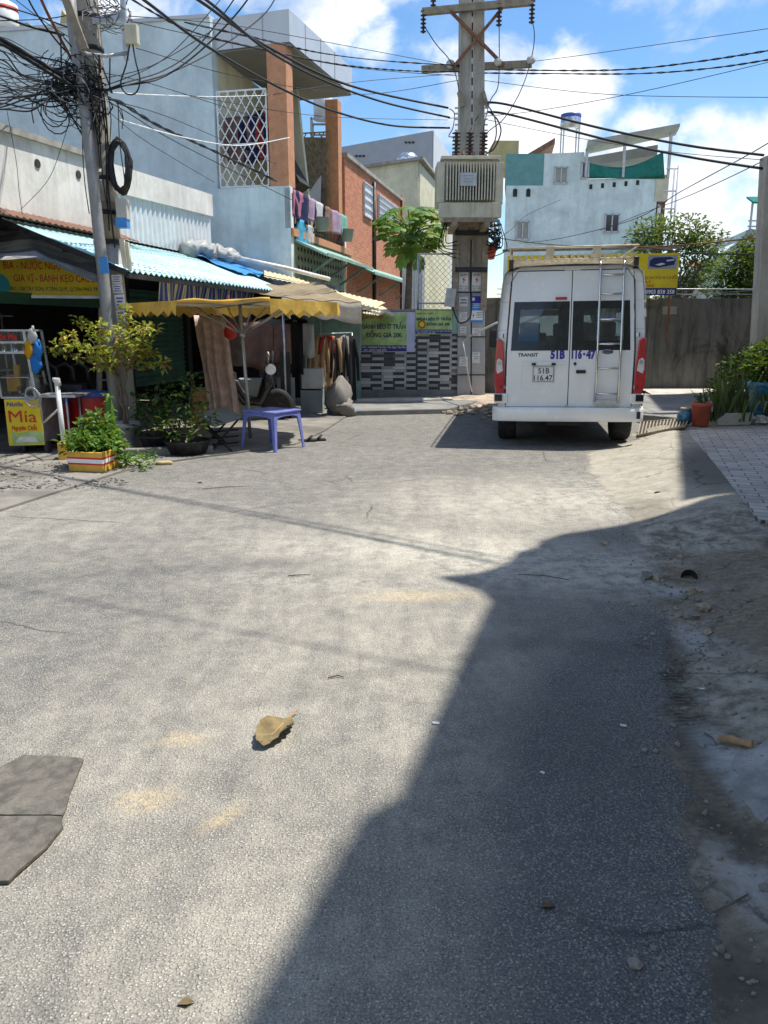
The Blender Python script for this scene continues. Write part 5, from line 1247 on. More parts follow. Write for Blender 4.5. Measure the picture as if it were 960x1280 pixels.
def foodsign(px0, px1, py0, py1, gx0, gx1, label, pic):
    u0_, u1_ = tuw(px0), tuw(px1); za, zb__ = TW.at(510, py1).z, TW.at(510, py0).z
    t = thing('food_sign', label, 'shop sign', TW.uz((u0_+u1_)/2, za, .03))
    m = MB(); m.prism([TW.uz(u0_, za, .04), TW.uz(u1_, za, .04), TW.uz(u1_, zb__, .04), TW.uz(u0_, zb__, .04)], -TW.n*.03); m.build('board', M['lilac'] if not pic else M['green_sign'], t)
    ga, gb = tuw(gx0), tuw(gx1); H = zb__-za; W = gb-ga; gm = (ga+gb)/2
    zg = za + H*(.2 if pic else .17); 
    if not pic:
        m = MB(); m.prism([TW.uz(ga, zg, .045), TW.uz(gb, zg, .045), TW.uz(gb, zb__-.015, .045), TW.uz(ga, zb__-.015, .045)], -TW.n*.006); m.build('green_face', M['green_sign'], t)
    m = MB(); m.prism([TW.uz(ga, za+.015, .046), TW.uz(gb, za+.015, .046), TW.uz(gb, zg, .046), TW.uz(ga, zg, .046)], -TW.n*.007); m.build('navy_strip', M['navy_sign'], t)
    m = MB(); text(m, 'Quán Kim Tuyến', TW.uz(gm, za+H*.88, .05), TW.d, Z3, w=W*.93, h=H*.085, bold=.01, shear=.25); m.build('red_script', M['red_ink'], t)
    m = MB(); text(m, 'BÁNH BÈO ÍT TRẦN', TW.uz(gm, za+H*.64, .05), TW.d, Z3, w=W*.95, h=H*.115, bold=.025); text(m, 'ĐỒNG GIÁ 20K', TW.uz(gm+(.1 if pic else 0), za+H*.43, .05), TW.d, Z3, w=W*(.66 if pic else .8), h=H*.115, bold=.025); m.build('navy_lettering', M['navy_ink'], t)
    m = MB(); text(m, 'ĐC: 156/36/42 Tây Sơn, Tân Quý, Tân Phú', TW.uz(gm, za+(zg-za)*.72, .05), TW.d, Z3, w=W*.95, h=(zg-za)*.26, bold=.01); text(m, 'ĐT: 0777 968 879', TW.uz(gm-W*.2, za+(zg-za)*.28, .05), TW.d, Z3, w=W*.5, h=(zg-za)*.26, bold=.01); m.build('white_lettering', M['white_ink'], t)
    if pic:
        m = MB(); m.lathe(TW.uz(ga+.13, za+H*.42, .045), [(.085, 0), (.085, .004)], 18, axis=TW.n); dsh = m.build('dish_picture', M['brown_ink'], t)
        m = MB(); m.lathe(TW.uz(ga+.13, za+H*.42, .050), [(.05, 0), (.05, .004)], 14, axis=TW.n); m.build('dish_centre', M['yellow_sign'], dsh)
foodsign(445.5, 518, 390, 440, 452, 508, 'larger green food sign on lilac board fixed to the tiled wall', False)
foodsign(518.5, 564, 388, 418, 519, 563.5, 'smaller green food sign with dish picture on tiled wall top', True)
# chain link fence above
cl = thing('mesh_fence', 'chain link fence panel standing on the tiled wall', 'fence', TW.uz(tuw(545), zt_+.04, -.08))
za, zb__ = zt_+.04, TW.at(540, 317).z
m = MB(); m.quad(TW.uz(tuw(522), za, -.08), TW.uz(tuw(574), za, -.08), TW.uz(tuw(574), zb__, -.08), TW.uz(tuw(522), zb__, -.08)); m.build('wire_mesh', M['lattice'], cl)
m = MB(); m.tube([TW.uz(tuw(522), za-.03, -.08), TW.uz(tuw(522), zb__, -.08)], .022, 8); m.tube([TW.uz(tuw(521), zb__, -.08), TW.uz(tuw(575), zb__, -.08)], .018, 8); m.tube([TW.uz(tuw(521), TW.at(540, 379).z, -.08), TW.uz(tuw(575), TW.at(540, 379).z, -.08)], .018, 8); m.build('fence_frame', M['steel'], cl)

# ================================================================= concrete wall, banner, pillar on the right
CW = Plane(P(602, 430, 17.7).x, 17.7, 1, .03)
cuw = lambda px: CW.u(px, 430)
cw = thing('concrete_wall', 'tall blackened concrete wall behind the white van', 'wall', CW.uz(cuw(780), 0))
zt_ = CW.at(850, 373).z
def wtop(u): return zt_ + .02*mnoise.noise(V((u*1.3, 0, 0)))
m = MB(); n = 40; U9 = cuw(1040)
top = [CW.uz(U9*i/n, wtop(U9*i/n)) for i in range(n+1)]
m.prism([CW.uz(0, 0), CW.uz(U9, 0)] + top[::-1], -CW.n*.18); m.build('wall_face', M['conc_wall'], cw)
for px in (690, 812):
    m = MB(); m.prism([CW.uz(cuw(px-4), 0, .06), CW.uz(cuw(px+4), 0, .06), CW.uz(cuw(px+4), zt_-.02, .06), CW.uz(cuw(px-4), zt_-.02, .06)], -CW.n*.1); m.build('pilaster', M['conc_wall'], cw, bevel=.01)
for px in (640, 760, 880, 945):
    m = MB(); m.tube([CW.uz(cuw(px), zt_-.05, -.08), CW.uz(cuw(px), zt_+.22, -.08)], .012, 6); m.build('wall_spike', M['rust'], cw)
m = MB()
for zz_ in (.09, .2): m.tube([CW.uz(cuw(620), zt_+zz_, -.08), CW.uz(cuw(860), zt_+zz_+.01, -.08), CW.uz(cuw(1000), zt_+zz_, -.08)], .008, 5)
m.build('top_wire', M['steel'], cw)
m = MB(); m.box(CW.uz(cuw(833), 1.92, .012), (.32, .01, .17)); o = m.build('notice', M['grey_asb']); tag(o, 'faded grey notice painted board on the concrete wall top', 'notice')
# banner
BP = Plane(P(636, 340, 17.2).x, 17.2, 1, .0); bu = lambda px: BP.u(px, 340); bz_ = lambda py: BP.at(780, py).z
bn = thing('banner', 'long yellow bus hire banner with navy strip above the concrete wall', 'banner', BP.uz(bu(742), bz_(370)))
m = MB(); m.prism([BP.uz(bu(634), bz_(369)), BP.uz(bu(848), bz_(369)), BP.uz(bu(848), bz_(316)), BP.uz(bu(634), bz_(320))], (0, .03, 0)); m.build('banner_sheet', M['yellow_sign'], bn)
m = MB(); m.prism([BP.uz(bu(634), bz_(369), .004), BP.uz(bu(847.6), bz_(369), .004), BP.uz(bu(847.6), bz_(360), .004), BP.uz(bu(634), bz_(360), .004)], (0, .003, 0)); m.build('navy_strip', M['navy_sign'], bn)
m = MB(); text(m, '0903 838 838 - 0903 838 358', BP.uz(bu(845), bz_(364.6), .008), X3, Z3, h=.085, bold=.02, w=1.35, align='RIGHT'); m.build('phone_lettering', M['white_ink'], bn)
m = MB(); text(m, 'CHO THUÊ XE DU LỊCH TỪ 4 CHỖ', BP.uz(bu(846), bz_(347), .008), X3, Z3, h=.055, w=1.6, bold=.015, align='RIGHT'); text(m, 'ĐƯA RƯỚC SÂN BAY', BP.uz(bu(815), bz_(352.3), .008), X3, Z3, h=.055, w=1.1, bold=.015, align='RIGHT'); text(m, 'HỢP ĐỒNG DÀI HẠN', BP.uz(bu(818), bz_(357), .008), X3, Z3, h=.055, w=1.15, bold=.015, align='RIGHT')
text(m, 'NHÀ XE DU LỊCH 84', BP.uz(bu(798), bz_(322.5), .008), X3, Z3, h=.085, w=1.85, bold=.02, align='RIGHT'); m.build('red_lettering', M['brown_ink'], bn)
m = MB(); text(m, 'A', BP.uz(bu(803), bz_(340), .008), X3, Z3, h=.13, bold=.03, align='RIGHT'); m.build('cyan_lettering', M['cyan_ink'], bn)
m = MB(); m.prism([BP.uz(bu(809), bz_(336), .005), BP.uz(bu(845), bz_(336), .005), BP.uz(bu(845), bz_(319), .005), BP.uz(bu(809), bz_(319), .005)], (0, .003, 0)); pc = m.build('bus_picture', M['grey_clad'], bn)
m = MB(); m.prism([BP.uz(bu(x), bz_(y), .009) for x, y in ((811, 333), (822, 334.5), (842, 331), (843, 324), (836, 321), (816, 322), (811, 326))], (0, .003, 0)); m.build('picture_bus', M['navy_ink'], pc)
m = MB(); m.prism([BP.uz(bu(x), bz_(y), .013) for x, y in ((818, 331), (824, 332), (831, 330), (826, 328.5))], (0, .003, 0)); m.prism([BP.uz(bu(x), bz_(y), .013) for x, y in ((832, 327), (841, 325.5), (841, 324), (832, 325))], (0, .003, 0)); m.build('picture_highlight', M['plate'], pc)
for px in (640, 742, 842):
    m = MB(); m.tube([BP.uz(bu(px), 1.2, -.1), BP.uz(bu(px), bz_(314), -.1)], .025, 6); m.build('banner_post', M['rust'], bn)
m = MB(); m.beam(BP.uz(bu(628), bz_(313), -.06), BP.uz(bu(850), bz_(309), -.06), .05, .05); m.build('top_rail', M['brown_steel'], bn)
# tan pillar
pp = P(955, 440, 13.2); pz = P(953, 196, 13.2).z; p2 = P(968, 300, 13.2)
lp = thing('concrete_pillar', 'tan concrete pillar rising at the right behind the plants', 'pillar', (pp.x+.14, 13.2, 0))
m = MB(); xb = P(949, 430, 13.2).x; xt = P(954.5, 196, 13.2).x
m.add([(x, y, z) for (z, x0_) in ((0, xb-.03), (pz, xt)) for (x, y) in ((x0_, 13.1), (x0_+.24, 13.1), (x0_+.24, 13.34), (x0_, 13.34))], [(0, 1, 2, 3), (7, 6, 5, 4), (0, 4, 5, 1), (1, 5, 6, 2), (2, 6, 7, 3), (3, 7, 4, 0)])
m.build('shaft', M['pole'], lp, bevel=.012)
m = MB(); m.box((xb+.42, 13.45, 1.1), (.34, .12, 2.2)); gp = m.build('gate_post', M['grey_clad'], lp)
m = MB(); m.box((xb+.40, 13.36, 1.65), (.1, .06, .16)); m.build('bracket', M['steel'], gp)

# ================================================================= van
VO = V(((708.5-480)/960*10.0, 10.0, 0)); VR = -rad(9.5)
vn = thing('van', 'white high roofed passenger van seen from behind with roof rack', 'van', VO, VR); vn.scale = (.958, 1, 1)
vm = mw(vn)
tilt = Matrix.Rotation(rad(-.6), 4, 'Y')
def vb(m, name, mat, par=None, **kw): m.xform(vm @ tilt); return m.build(name, mat, par or vn, **kw)
W0 = .97
def ring(y, wsc=1.0, zcap=9, zfl=.42):
    half = [(0.0, zfl), (.80, zfl), (.93, .50), (.965, .62), (.97, .95), (.965, 1.22), (.955, 1.5), (.93, 1.85), (.905, 2.08), (.88, 2.19), (.81, 2.255), (.66, 2.285), (0, 2.30)]
    h = [(x*wsc, min(z, zcap)) for x, z in half]
    pts = h + [(-x, z) for x, z in h[-2:0:-1]]
    return [V((x, y, z)) for x, z in pts]
st = [(.0, 1, 9), (.06, 1.004, 9), (1.3, 1.01, 9), (3.3, 1.01, 9), (4.0, 1.0, 2.27), (4.35, .99, 1.95), (4.75, .98, 1.55), (4.95, .975, 1.32), (5.3, .93, 1.16), (5.48, .86, 1.0), (5.53, .80, .8)]
m = MB(); n = len(ring(0)); vs = []
for y, ws, zc_ in st: vs += ring(y, ws, zc_)
fs = []
for i in range(len(st)-1):
    for k in range(n):
        a, b = i*n+k, i*n+(k+1) % n
        mid = (vs[a].z+vs[b].z)/2; top = abs((vs[a].x+vs[b].x)/2) < .87
        if st[i][0] >= 4.0 and st[i+1][0] <= 4.95 and mid > 1.3 and top: continue     # windscreen opening
        if st[i][0] in (.06, 1.3) and 1.22 < mid < 1.9 and not top: continue          # side glazing
        fs.append((a, b, b+n, a+n))
fs.append(list(range((len(st)-1)*n, len(st)*n)))
m.add(vs, fs, True); vb(m, 'body', M['van_white'], fix=False)
m = MB()
for y0_, y1_, z0_, z1_ in ((4.02, 4.96, 2.25, 1.32),): m.add([(-.80, y0_, z0_), (.80, y0_, z0_), (.86, y1_, z1_), (-.86, y1_, z1_)], [(0, 1, 2, 3)])
vb(m, 'windscreen', M['clear_glass'])
# rear frame: filled around the doors; doors with window openings
def rear_lean(z): return .0 if z < 1.25 else (z-1.25)*.12
def rr(x, z, y=0.0): return V((x, y-.0+rear_lean(z), z))
prof = [(0.0, .42), (.80, .42), (.93, .50), (.965, .62), (.97, .95), (.965, 1.22), (.955, 1.5), (.93, 1.85), (.905, 2.08), (.88, 2.19), (.81, 2.255), (.66, 2.285), (0, 2.30)]
def rear_half_width(z):
    for (xa, za), (xb_, zb_) in zip(prof[1:], prof[2:]):
        if za <= z <= zb_: return xa+(xb_-xa)*(z-za)/(zb_-za) if zb_ > za else xa
    return .6
# side strips of the rear frame (outside the doors)
m = MB(); DW = .80
zs_ = [.50, .62, .95, 1.22, 1.5, 1.85, 2.08, 2.19, 2.255]
def doorw(z): return .835 - max(0, z-1.25)*.055
for sg in (-1, 1):
    for za, zb_ in zip(zs_, zs_[1:]):
        q = [rr(sg*doorw(za), za), rr(sg*rear_half_width(za), za, .03), rr(sg*rear_half_width(zb_), zb_, .03), rr(sg*doorw(zb_), zb_)]
        m.add([q[0], q[1], q[2], q[3]] + [p+V((0, .06, 0)) for p in q], [(0, 1, 2, 3), (4, 7, 6, 5), (0, 4, 5, 1), (1, 5, 6, 2), (2, 6, 7, 3), (3, 7, 4, 0)])
m.add([rr(-.79, 2.225), rr(.79, 2.225), rr(.66, 2.285, .03), rr(-.66, 2.285, .03)] + [rr(-.79, 2.225, .06), rr(.79, 2.225, .06), rr(.66, 2.285, .09), rr(-.66, 2.285, .09)], [(0, 1, 2, 3), (4, 7, 6, 5), (0, 4, 5, 1), (1, 5, 6, 2), (2, 6, 7, 3), (3, 7, 4, 0)])
vb(m, 'rear_frame', M['van_white'], bevel=.008)
WZ0, WZ1 = 1.262, 1.83
def door(sg):
    """rear door: panel split into pieces around the window"""
    m = MB(); g = .006; TOPZ = 2.222; th = .05
    xs = lambda z, f: sg*(g + (doorw(z)-.012-g)*f)
    def pan(z0_, z1_, f0, f1, y=-.012, m=m):
        q = [rr(xs(z0_, f0), z0_, y), rr(xs(z0_, f1), z0_, y), rr(xs(z1_, f1), z1_, y), rr(xs(z1_, f0), z1_, y)]
        m.add(q+[p+V((0, th, 0)) for p in q], [(0, 1, 2, 3), (4, 7, 6, 5), (0, 4, 5, 1), (1, 5, 6, 2), (2, 6, 7, 3), (3, 7, 4, 0)])
    pan(WZ1, 2.05, 0, 1); pan(2.05, TOPZ, 0, 1); pan(WZ0, WZ1, 0, .10); pan(WZ0, WZ1, .90, 1); pan(.64, 1.25, 0, 1); pan(1.25, WZ0, 0, 1); pan(.53, .64, 0, 1)
    d = vb(m, 'rear_door', M['van_white'])
    m = MB(); q = []
    fa, fb = .10, .94
    # black glass surround, then tinted pane
    for (z0_, z1_, f0, f1) in ((WZ0-.02, WZ0+.10, .02, fb), (WZ1-.075, WZ1+.02, .02, fb), (WZ0+.10, WZ1-.075, .02, .20), (WZ0+.10, WZ1-.075, .83, fb)):
        p = [rr(xs(z0_, f0), z0_, -.016), rr(xs(z0_, f1), z0_, -.016), rr(xs(z1_, f1), z1_, -.016), rr(xs(z1_, f0), z1_, -.016)]
        m.add(p+[v+V((0, .004, 0)) for v in p], [(0, 1, 2, 3), (4, 7, 6, 5), (0, 4, 5, 1), (1, 5, 6, 2), (2, 6, 7, 3), (3, 7, 4, 0)])
    vb(m, 'window_surround', M['gloss_black'], d)
    m = MB(); p = [rr(xs(z, f), z, -.010) for z, f in ((WZ0+.07, .15), (WZ0+.07, .87), (WZ1-.05, .87), (WZ1-.05, .15))]; m.add(p, [(0, 1, 2, 3)])
    vb(m, 'window', M['van_glass'], d)
    # hinges
    for z in (.78, 1.43):
        m = MB(); m.box(rr(sg*(doorw(z)+.035), z, -.012), (.05, .03, .055)); vb(m, 'hinge', M['van_white'], d, bevel=.006)
        m = MB(); m.box(rr(sg*(doorw(z)+.052), z, -.02), (.012, .03, .05)); vb(m, 'hinge_pin', M['black_plastic'], d)
    return d
dl, dr = door(-1), door(1)
# dark joints round and between the doors
for sg in (-1, 1):
    m = MB(); m.tube([rr(sg*(doorw(z)+.004), z, -.012) for z in (.70, 1.25, 1.7, 2.1)]+[rr(sg*.70, 2.228, -.012), rr(sg*.1, 2.228, -.012)], .006, 5); vb(m, 'door_seal', M['rubber'])
m = MB(); m.beam(rr(0, .5, .0), rr(0, 2.22, .0), .012, .02)
vb(m, 'door_gap', M['black_plastic'])
# plate recess, plate
m = MB(); m.add([(-.62, -.015, 1.10), (-.04, -.015, 1.10), (-.04, -.015, .76), (-.62, -.015, .76), (-.57, -.003, 1.06), (-.09, -.003, 1.06), (-.09, -.003, .80), (-.57, -.003, .80)], [(0, 1, 5, 4), (1, 2, 6, 5), (2, 3, 7, 6), (3, 0, 4, 7)])
for z in (1.10,): m.box((-.33, -.02, z-.02), (.56, .02, .03))
vb(m, 'plate_recess', M['van_white'], dl, bevel=.004)
m = MB(); m.box((-.335, -.022, .945), (.285, .012, .205)); plt = vb(m, 'licence_plate', M['plate'], dl, bevel=.004)
m = MB(); pr = .285/2-.008
for (a, b) in (((-pr, -.094), (pr, -.094)), ((-pr, .094), (pr, .094)), ((-pr, -.094), (-pr, .094)), ((pr, -.094), (pr, .094))): m.beam((-.335+a[0], -.030, .945+a[1]), (-.335+b[0], -.030, .945+b[1]), .006, .004)
text(m, '51B', (-.33, -.0295, .99), X3, Z3, w=.15, h=.07, bold=.012); text(m, '116.47', (-.335, -.0295, .90), X3, Z3, w=.245, h=.07, bold=.012); vb(m, 'plate_lettering', M['black_ink'], plt)
for dx in (-.13, .13):
    m = MB(); m.box((-.335+dx, -.03, 1.073), (.055, .03, .03)); vb(m, 'plate_lamp', M['black_plastic'], dl)
# blue number and model lettering
m = MB(); text(m, '51B', (-.155, -.0145, 1.195), X3, Z3, w=.19, h=.105, bold=.06); vb(m, 'blue_number', M['blue_ink'], dl)
m = MB(); text(m, '116', (.093, -.0145, 1.195), X3, Z3, w=.135, h=.105, bold=.06); text(m, '47', (.275, -.0145, 1.195), X3, Z3, w=.125, h=.105, bold=.06); m.box((.187, -.0145, 1.195), (.025, .003, .03)); vb(m, 'blue_number', M['blue_ink'], dr)
m = MB(); text(m, 'TRANSIT', (-.545, -.0145, 1.19), X3, Z3, w=.265, h=.042, bold=.03); vb(m, 'badge_lettering', M['gloss_black'], dl)
m = MB(); m.lathe((.485, -.012, 1.22), [(.075, 0), (.075, .012), (.06, .016)], 24, axis=(0, -1, 0)); m.v = [V((p.x, p.y, 1.22+(p.z-1.22)*.42)) for p in m.v]; em = vb(m, 'oval_emblem', M['chrome'], dr)
m = MB(); m.lathe((.485, -.026, 1.22), [(.064, 0), (.064, .004)], 24, axis=(0, -1, 0)); m.v = [V((p.x, p.y, 1.22+(p.z-1.22)*.38)) for p in m.v]; vb(m, 'emblem_field', M['navy_sign'], em)
m = MB(); text(m, 'Ford', (.485, -.0315, 1.22), X3, Z3, w=.075, h=.022, shear=.3); vb(m, 'emblem_script', M['chrome'], em)
# handle, lock
m = MB(); m.box((.155, -.012, .95), (.20, .008, .15)); vb(m, 'handle_recess', M['van_white'], dr, bevel=.003)
m = MB(); m.box((.155, -.024, .975), (.125, .022, .042)); vb(m, 'handle', M['black_plastic'], dr, bevel=.006)
m = MB(); m.lathe((.075, -.012, 1.075), [(.02, 0), (.02, .012)], 14, axis=(0, -1, 0)); vb(m, 'lock', M['black_plastic'], dr)
# brake light
m = MB(); m.box(rr(-.135, 1.885, -.022), (.15, .02, .035)); vb(m, 'brake_light', M['lamp_red'], dl, bevel=.006)
# tail lights
for sg in (-1, 1):
    m = MB(); q = [(.845, .70), (.955, .70), (.985, .80), (.985, 1.05), (.965, 1.38), (.93, 1.40), (.875, 1.36), (.855, 1.1)]
    m.prism([V((sg*x, -.03, z)) for x, z in q], (0, .12, 0)); tl = vb(m, 'tail_light', M['lamp_red'], bevel=.012)
    m = MB(); q = [(.872, .99), (.945, .95), (.962, 1.0), (.958, 1.12), (.93, 1.15), (.888, 1.12)]; m.prism([V((sg*x, -.037, z)) for x, z in q], (0, .02, 0)); vb(m, 'clear_lens', M['lamp_clear'], tl, bevel=.006)
    m = MB(); m.lathe((sg*.92, -.037, 1.09), [(.028, 0), (.028, .006)], 12, axis=(0, -1, 0)); vb(m, 'lamp_bulb', M['steel'], tl)
# bumper
m = MB()
bp = [(-1.005, .10), (-.99, -.02), (-.9, -.085), (-.5, -.115), (0, -.12), (.5, -.115), (.9, -.085), (.99, -.02), (1.005, .10)]
for z0_, z1_, k in ((.36, .40, .93), (.40, .54, 1.0), (.54, .575, .97)):
    pass
vs = []; sec = [(.345, .90), (.365, .97), (.40, 1.0), (.48, 1.0), (.51, .97), (.525, .85)]
for (x, y) in bp: vs += [V((x*(.985+.015*k), y*k+.10*(1-k), z)) for z, k in sec]
ns = len(sec); m.add(vs, [(i*ns+j, (i+1)*ns+j, (i+1)*ns+j+1, i*ns+j+1) for i in range(len(bp)-1) for j in range(ns-1)], True)
m.add([V((x, y*.85+.03, .525)) for x, y in bp] + [V((x, .06, .53)) for x, y in bp], [(i, i+1, len(bp)+i+1, len(bp)+i) for i in range(len(bp)-1)])
bmp = vb(m, 'bumper', M['van_white'])
for sg in (-1, 1):
    m = MB(); m.prism([V((sg*x, -.035, z)) for x, z in ((.80, .70), (.80, .575), (.85, .56), (.985, .575), (.985, .70))], (0, .1, 0)); vb(m, 'bumper_corner', M['van_white'], bmp, bevel=.02)
    m = MB(); m.box((sg*.925, -.045, .645), (.10, .03, .085)); vb(m, 'corner_step', M['gloss_black'], bmp, bevel=.006)
m = MB(); m.box((.92, -.075, .43), (.05, .03, .09)); vb(m, 'scuff', M['black_plastic'], bmp, bevel=.006)
m = MB(); m.box((-.02, -.118, .548), (.06, .02, .02)); vb(m, 'tow_cap', M['steel'], bmp)
# underside and wheels
m = MB(); m.box((0, 2.6, .40), (1.6, 5.2, .05)); m.box((0, .5, .33), (.5, .4, .16)); m.tube([(-.65, .95, .33), (.65, .95, .33)], .06, 10); m.lathe((0, .95, .33), [(.14, -.13), (.16, 0), (.14, .13)], 12, axis=(1, 0, 0)); m.tube([(.35, -.02, .36), (.35, 1.6, .33)], .03, 8); vb(m, 'underbody', M['dark_metal'])
def wheel(x, y):
    m = MB(); ax = V((1, 0, 0)) if x > 0 else V((-1, 0, 0)); r = .345
    m.lathe((x, y, r), [(r*.62, -.13), (r*.9, -.13), (r*.985, -.105), (r, -.06), (r, .06), (r*.985, .105), (r*.9, .13), (r*.62, .13)], 32, axis=ax)
    wh = vb(m, 'wheel', M['rubber'])
    m = MB(); m.lathe((x, y, r), [(.02, .10), (.14, .09), (r*.6, .115), (r*.64, .125), (r*.64, -.12), (.05, -.05)], 24, axis=ax); vb(m, 'rim', M['steel'], wh)
for x in (-.80, .80):
    wheel(x, .78); wheel(x, 4.5)
# ladder
m = MB()
for x in (.35, .645):
    m.tube([rr(x, .60, -.075), rr(x, 1.25, -.08), rr(x, 2.0, -.08), rr(x, 2.27, -.07), rr(x, 2.34, -.02), rr(x, 2.36, .12)], .017, 10)
for z in (.70, 1.02, 1.32, 1.62, 1.93, 2.16): m.tube([rr(.35, z, -.08), rr(.645, z, -.08)], .014, 8)
for x in (.35, .645):
    for z in (.62, 1.22): m.box(rr(x, z, -.04), (.03, .08, .03))
vb(m, 'roof_ladder', M['chrome'])
m = MB(); m.box(rr(.49, .595, -.045), (.32, .07, .05)); vb(m, 'ladder_step', M['steel'], weld=0)
# roof rack
m = MB(); zr_ = 2.36
for x in (-.82, .82): m.tube([(x, .12, zr_+.0), (x, 4.0, zr_)], .014, 8); m.tube([(x*1.0, .12, zr_+.15), (x*1.0, 4.0, zr_+.15)], .012, 8)
m.tube([(-.82, .12, zr_+.15), (.82, .12, zr_+.15)], .012, 8); m.tube([(-.82, .12, zr_), (.82, .12, zr_)], .014, 8); m.tube([(-.82, 4.0, zr_+.15), (.82, 4.0, zr_+.15)], .018, 8)
y = .35
while y < 3.95: m.beam((-.82, y, zr_), (.82, y, zr_), .05, .02); y += .23
x = -.78
while x < .8: m.beam((x, .12, zr_-.03), (x, .125, zr_+.06), .035, .012); m.beam((x, .3, zr_+.015), (x, 4.0, zr_+.015), .03, .014); x += .085
rk = vb(m, 'roof_rack', M['tan_rack'])
m = MB()
for x in (-.30, .30): 
    for y in (.14, 2.0): m.box((x, y, zr_+.08), (.10, .05, .17))
vb(m, 'rack_upright', M['tan_rack'], rk)
for x in (-.80, .80):
    for y in (.14, 1.4, 2.7, 3.9): m = MB(); m.box((x, y, 2.30), (.06, .08, .14)); vb(m, 'rack_foot', M['black_plastic'], rk)
# seats and interior
m = MB()
for y in (.55, 1.5, 2.5):
    for x in (-.52, 0.02, .52):
        m.box((x, y+.12, 1.02), (.46, .14, .78), rx=-.15); m.box((x, y+.42, .72), (.46, .5, .14)); m.box((x, y+.03, 1.50), (.26, .09, .20), rx=-.15)
m.box((-.42, 3.6, 1.05), (.5, .14, .8)); m.box((.42, 3.6, 1.05), (.5, .14, .8)); m.box((-.42, 3.52, 1.52), (.26, .09, .2)); m.box((.42, 3.52, 1.52), (.26, .09, .2))
vb(m, 'seat_row', M['grey_cloth'], bevel=.04)
m = MB(); m.add([(-.78, .15, 2.12), (.78, .15, 2.12), (.78, 3.9, 2.16), (-.78, 3.9, 2.16)], [(0, 1, 2, 3)]); m.box((0, 4.75, 1.15), (1.6, .45, .25)); m.box((0, 2.3, .47), (1.75, 4.5, .05)); vb(m, 'cabin_lining', M['grey_board'])
for sg in (-1, 1):
    for (y0_, y1_) in ((.05, 1.5), (1.56, 3.32), (3.4, 3.98)):
        m = MB(); xx = lambda z: sg*(rear_half_width(z)*1.01+.004); m.add([(xx(1.21), y0_, 1.21), (xx(1.21), y1_, 1.21), (xx(1.5), y1_, 1.5), (xx(1.5), y0_, 1.5), (xx(1.86), y1_, 1.86), (xx(1.86), y0_, 1.86)], [(0, 1, 2, 3), (3, 2, 4, 5)]); vb(m, 'side_window', M['van_glass'])
    m = MB(); m.box((sg*1.12, 4.35, 1.35), (.18, .12, .32)); m.beam((sg*.95, 4.4, 1.3), (sg*1.06, 4.36, 1.33), .05, .05); vb(m, 'wing_mirror', M['black_plastic'], bevel=.03)
    m = MB(); m.box((sg*.72, 5.42, .86), (.32, .16, .22), rz=-sg*.5); vb(m, 'headlight', M['lamp_clear'], bevel=.03)
# ================================================================= left utility pole
LY = 10.3
b_ = P(157, 548, LY); t_ = P(107, 0, LY); ax_ = (t_-V((b_.x, LY, 0)))/(t_.z); ptop = V((b_.x, LY, 0)) + ax_*8.2
def onpole(z): return V((b_.x, LY, 0)) + ax_*z
up = thing('utility_pole', 'weathered concrete utility pole at left swathed in black cables', 'utility pole', (b_.x, LY, 0))
m = MB(); m.cur = 0; m.tube([onpole(z) for z in (0, 1.4, 2.6)], [.175, .168, .16], 14); m.cur = 1; m.tube([onpole(z) for z in (2.6, 3.6, 5.2, 8.2)], [.16, .155, .145, .125], 14)
m.build('pole_shaft', [M['pole_low'], M['pole']], up)
for z in (2.55, 2.9, 3.3, 4.3, 4.75, 5.1): m = MB(); m.tube([onpole(z), onpole(z+.05)], .178-.006*z+.012, 14); m.build('pole_band', M['dark_metal'], up)
m = MB(); m.tube([onpole(3.05), onpole(3.42)], .168, 14); m.build('pole_sleeve', M['pale_conc'], up)
a = P(112, 25, LY-.1); b = P(152, 18, LY-.1)
m = MB(); m.beam(P(116, 27, LY-.1), P(156, 19, LY-.1), .06, .07); m.beam(P(153, -10, LY-.1), P(158, 75, LY-.1), .05, .06); m.tube([P(90, 57, LY-.25), P(110, 68, LY-.3), P(135, 70, LY-.2), P(160, 66, LY-.12)], .022, 8); m.build('steel_bracket', M['steel'], up)
m = MB(); a = P(165, 44, LY-.12); m.box(a, (.15, .12, .22)); jb = m.build('junction_box', M['beige_box'], bevel=.015); tag(jb, 'beige junction box on the steel bracket beside the left pole', 'junction box')
# thin steel pole leaning against it
sp_ = [P(147, 540, LY-.28), P(137, 420, LY-.28), P(116, 220, LY-.26), P(105, 130, LY-.26), P(92, 40, LY-.26), P(84, -40, LY-.26)]
sp_[0].z = 0
m = MB(); m.tube(sp_, [.075, .073, .07, .068, .066, .06], 12); o = m.build('steel_pole', M['pole_steel']); tag(o, 'thin galvanised steel pole strapped in front of the left concrete pole', 'pole')
m = MB(); m.beam(P(79, -10, LY-.4), P(106, 62, LY-.35), .09, .05); o = m.build('wood_brace', M['brown_steel']); tag(o, 'brown slanted brace at the top of the left pole', 'brace')
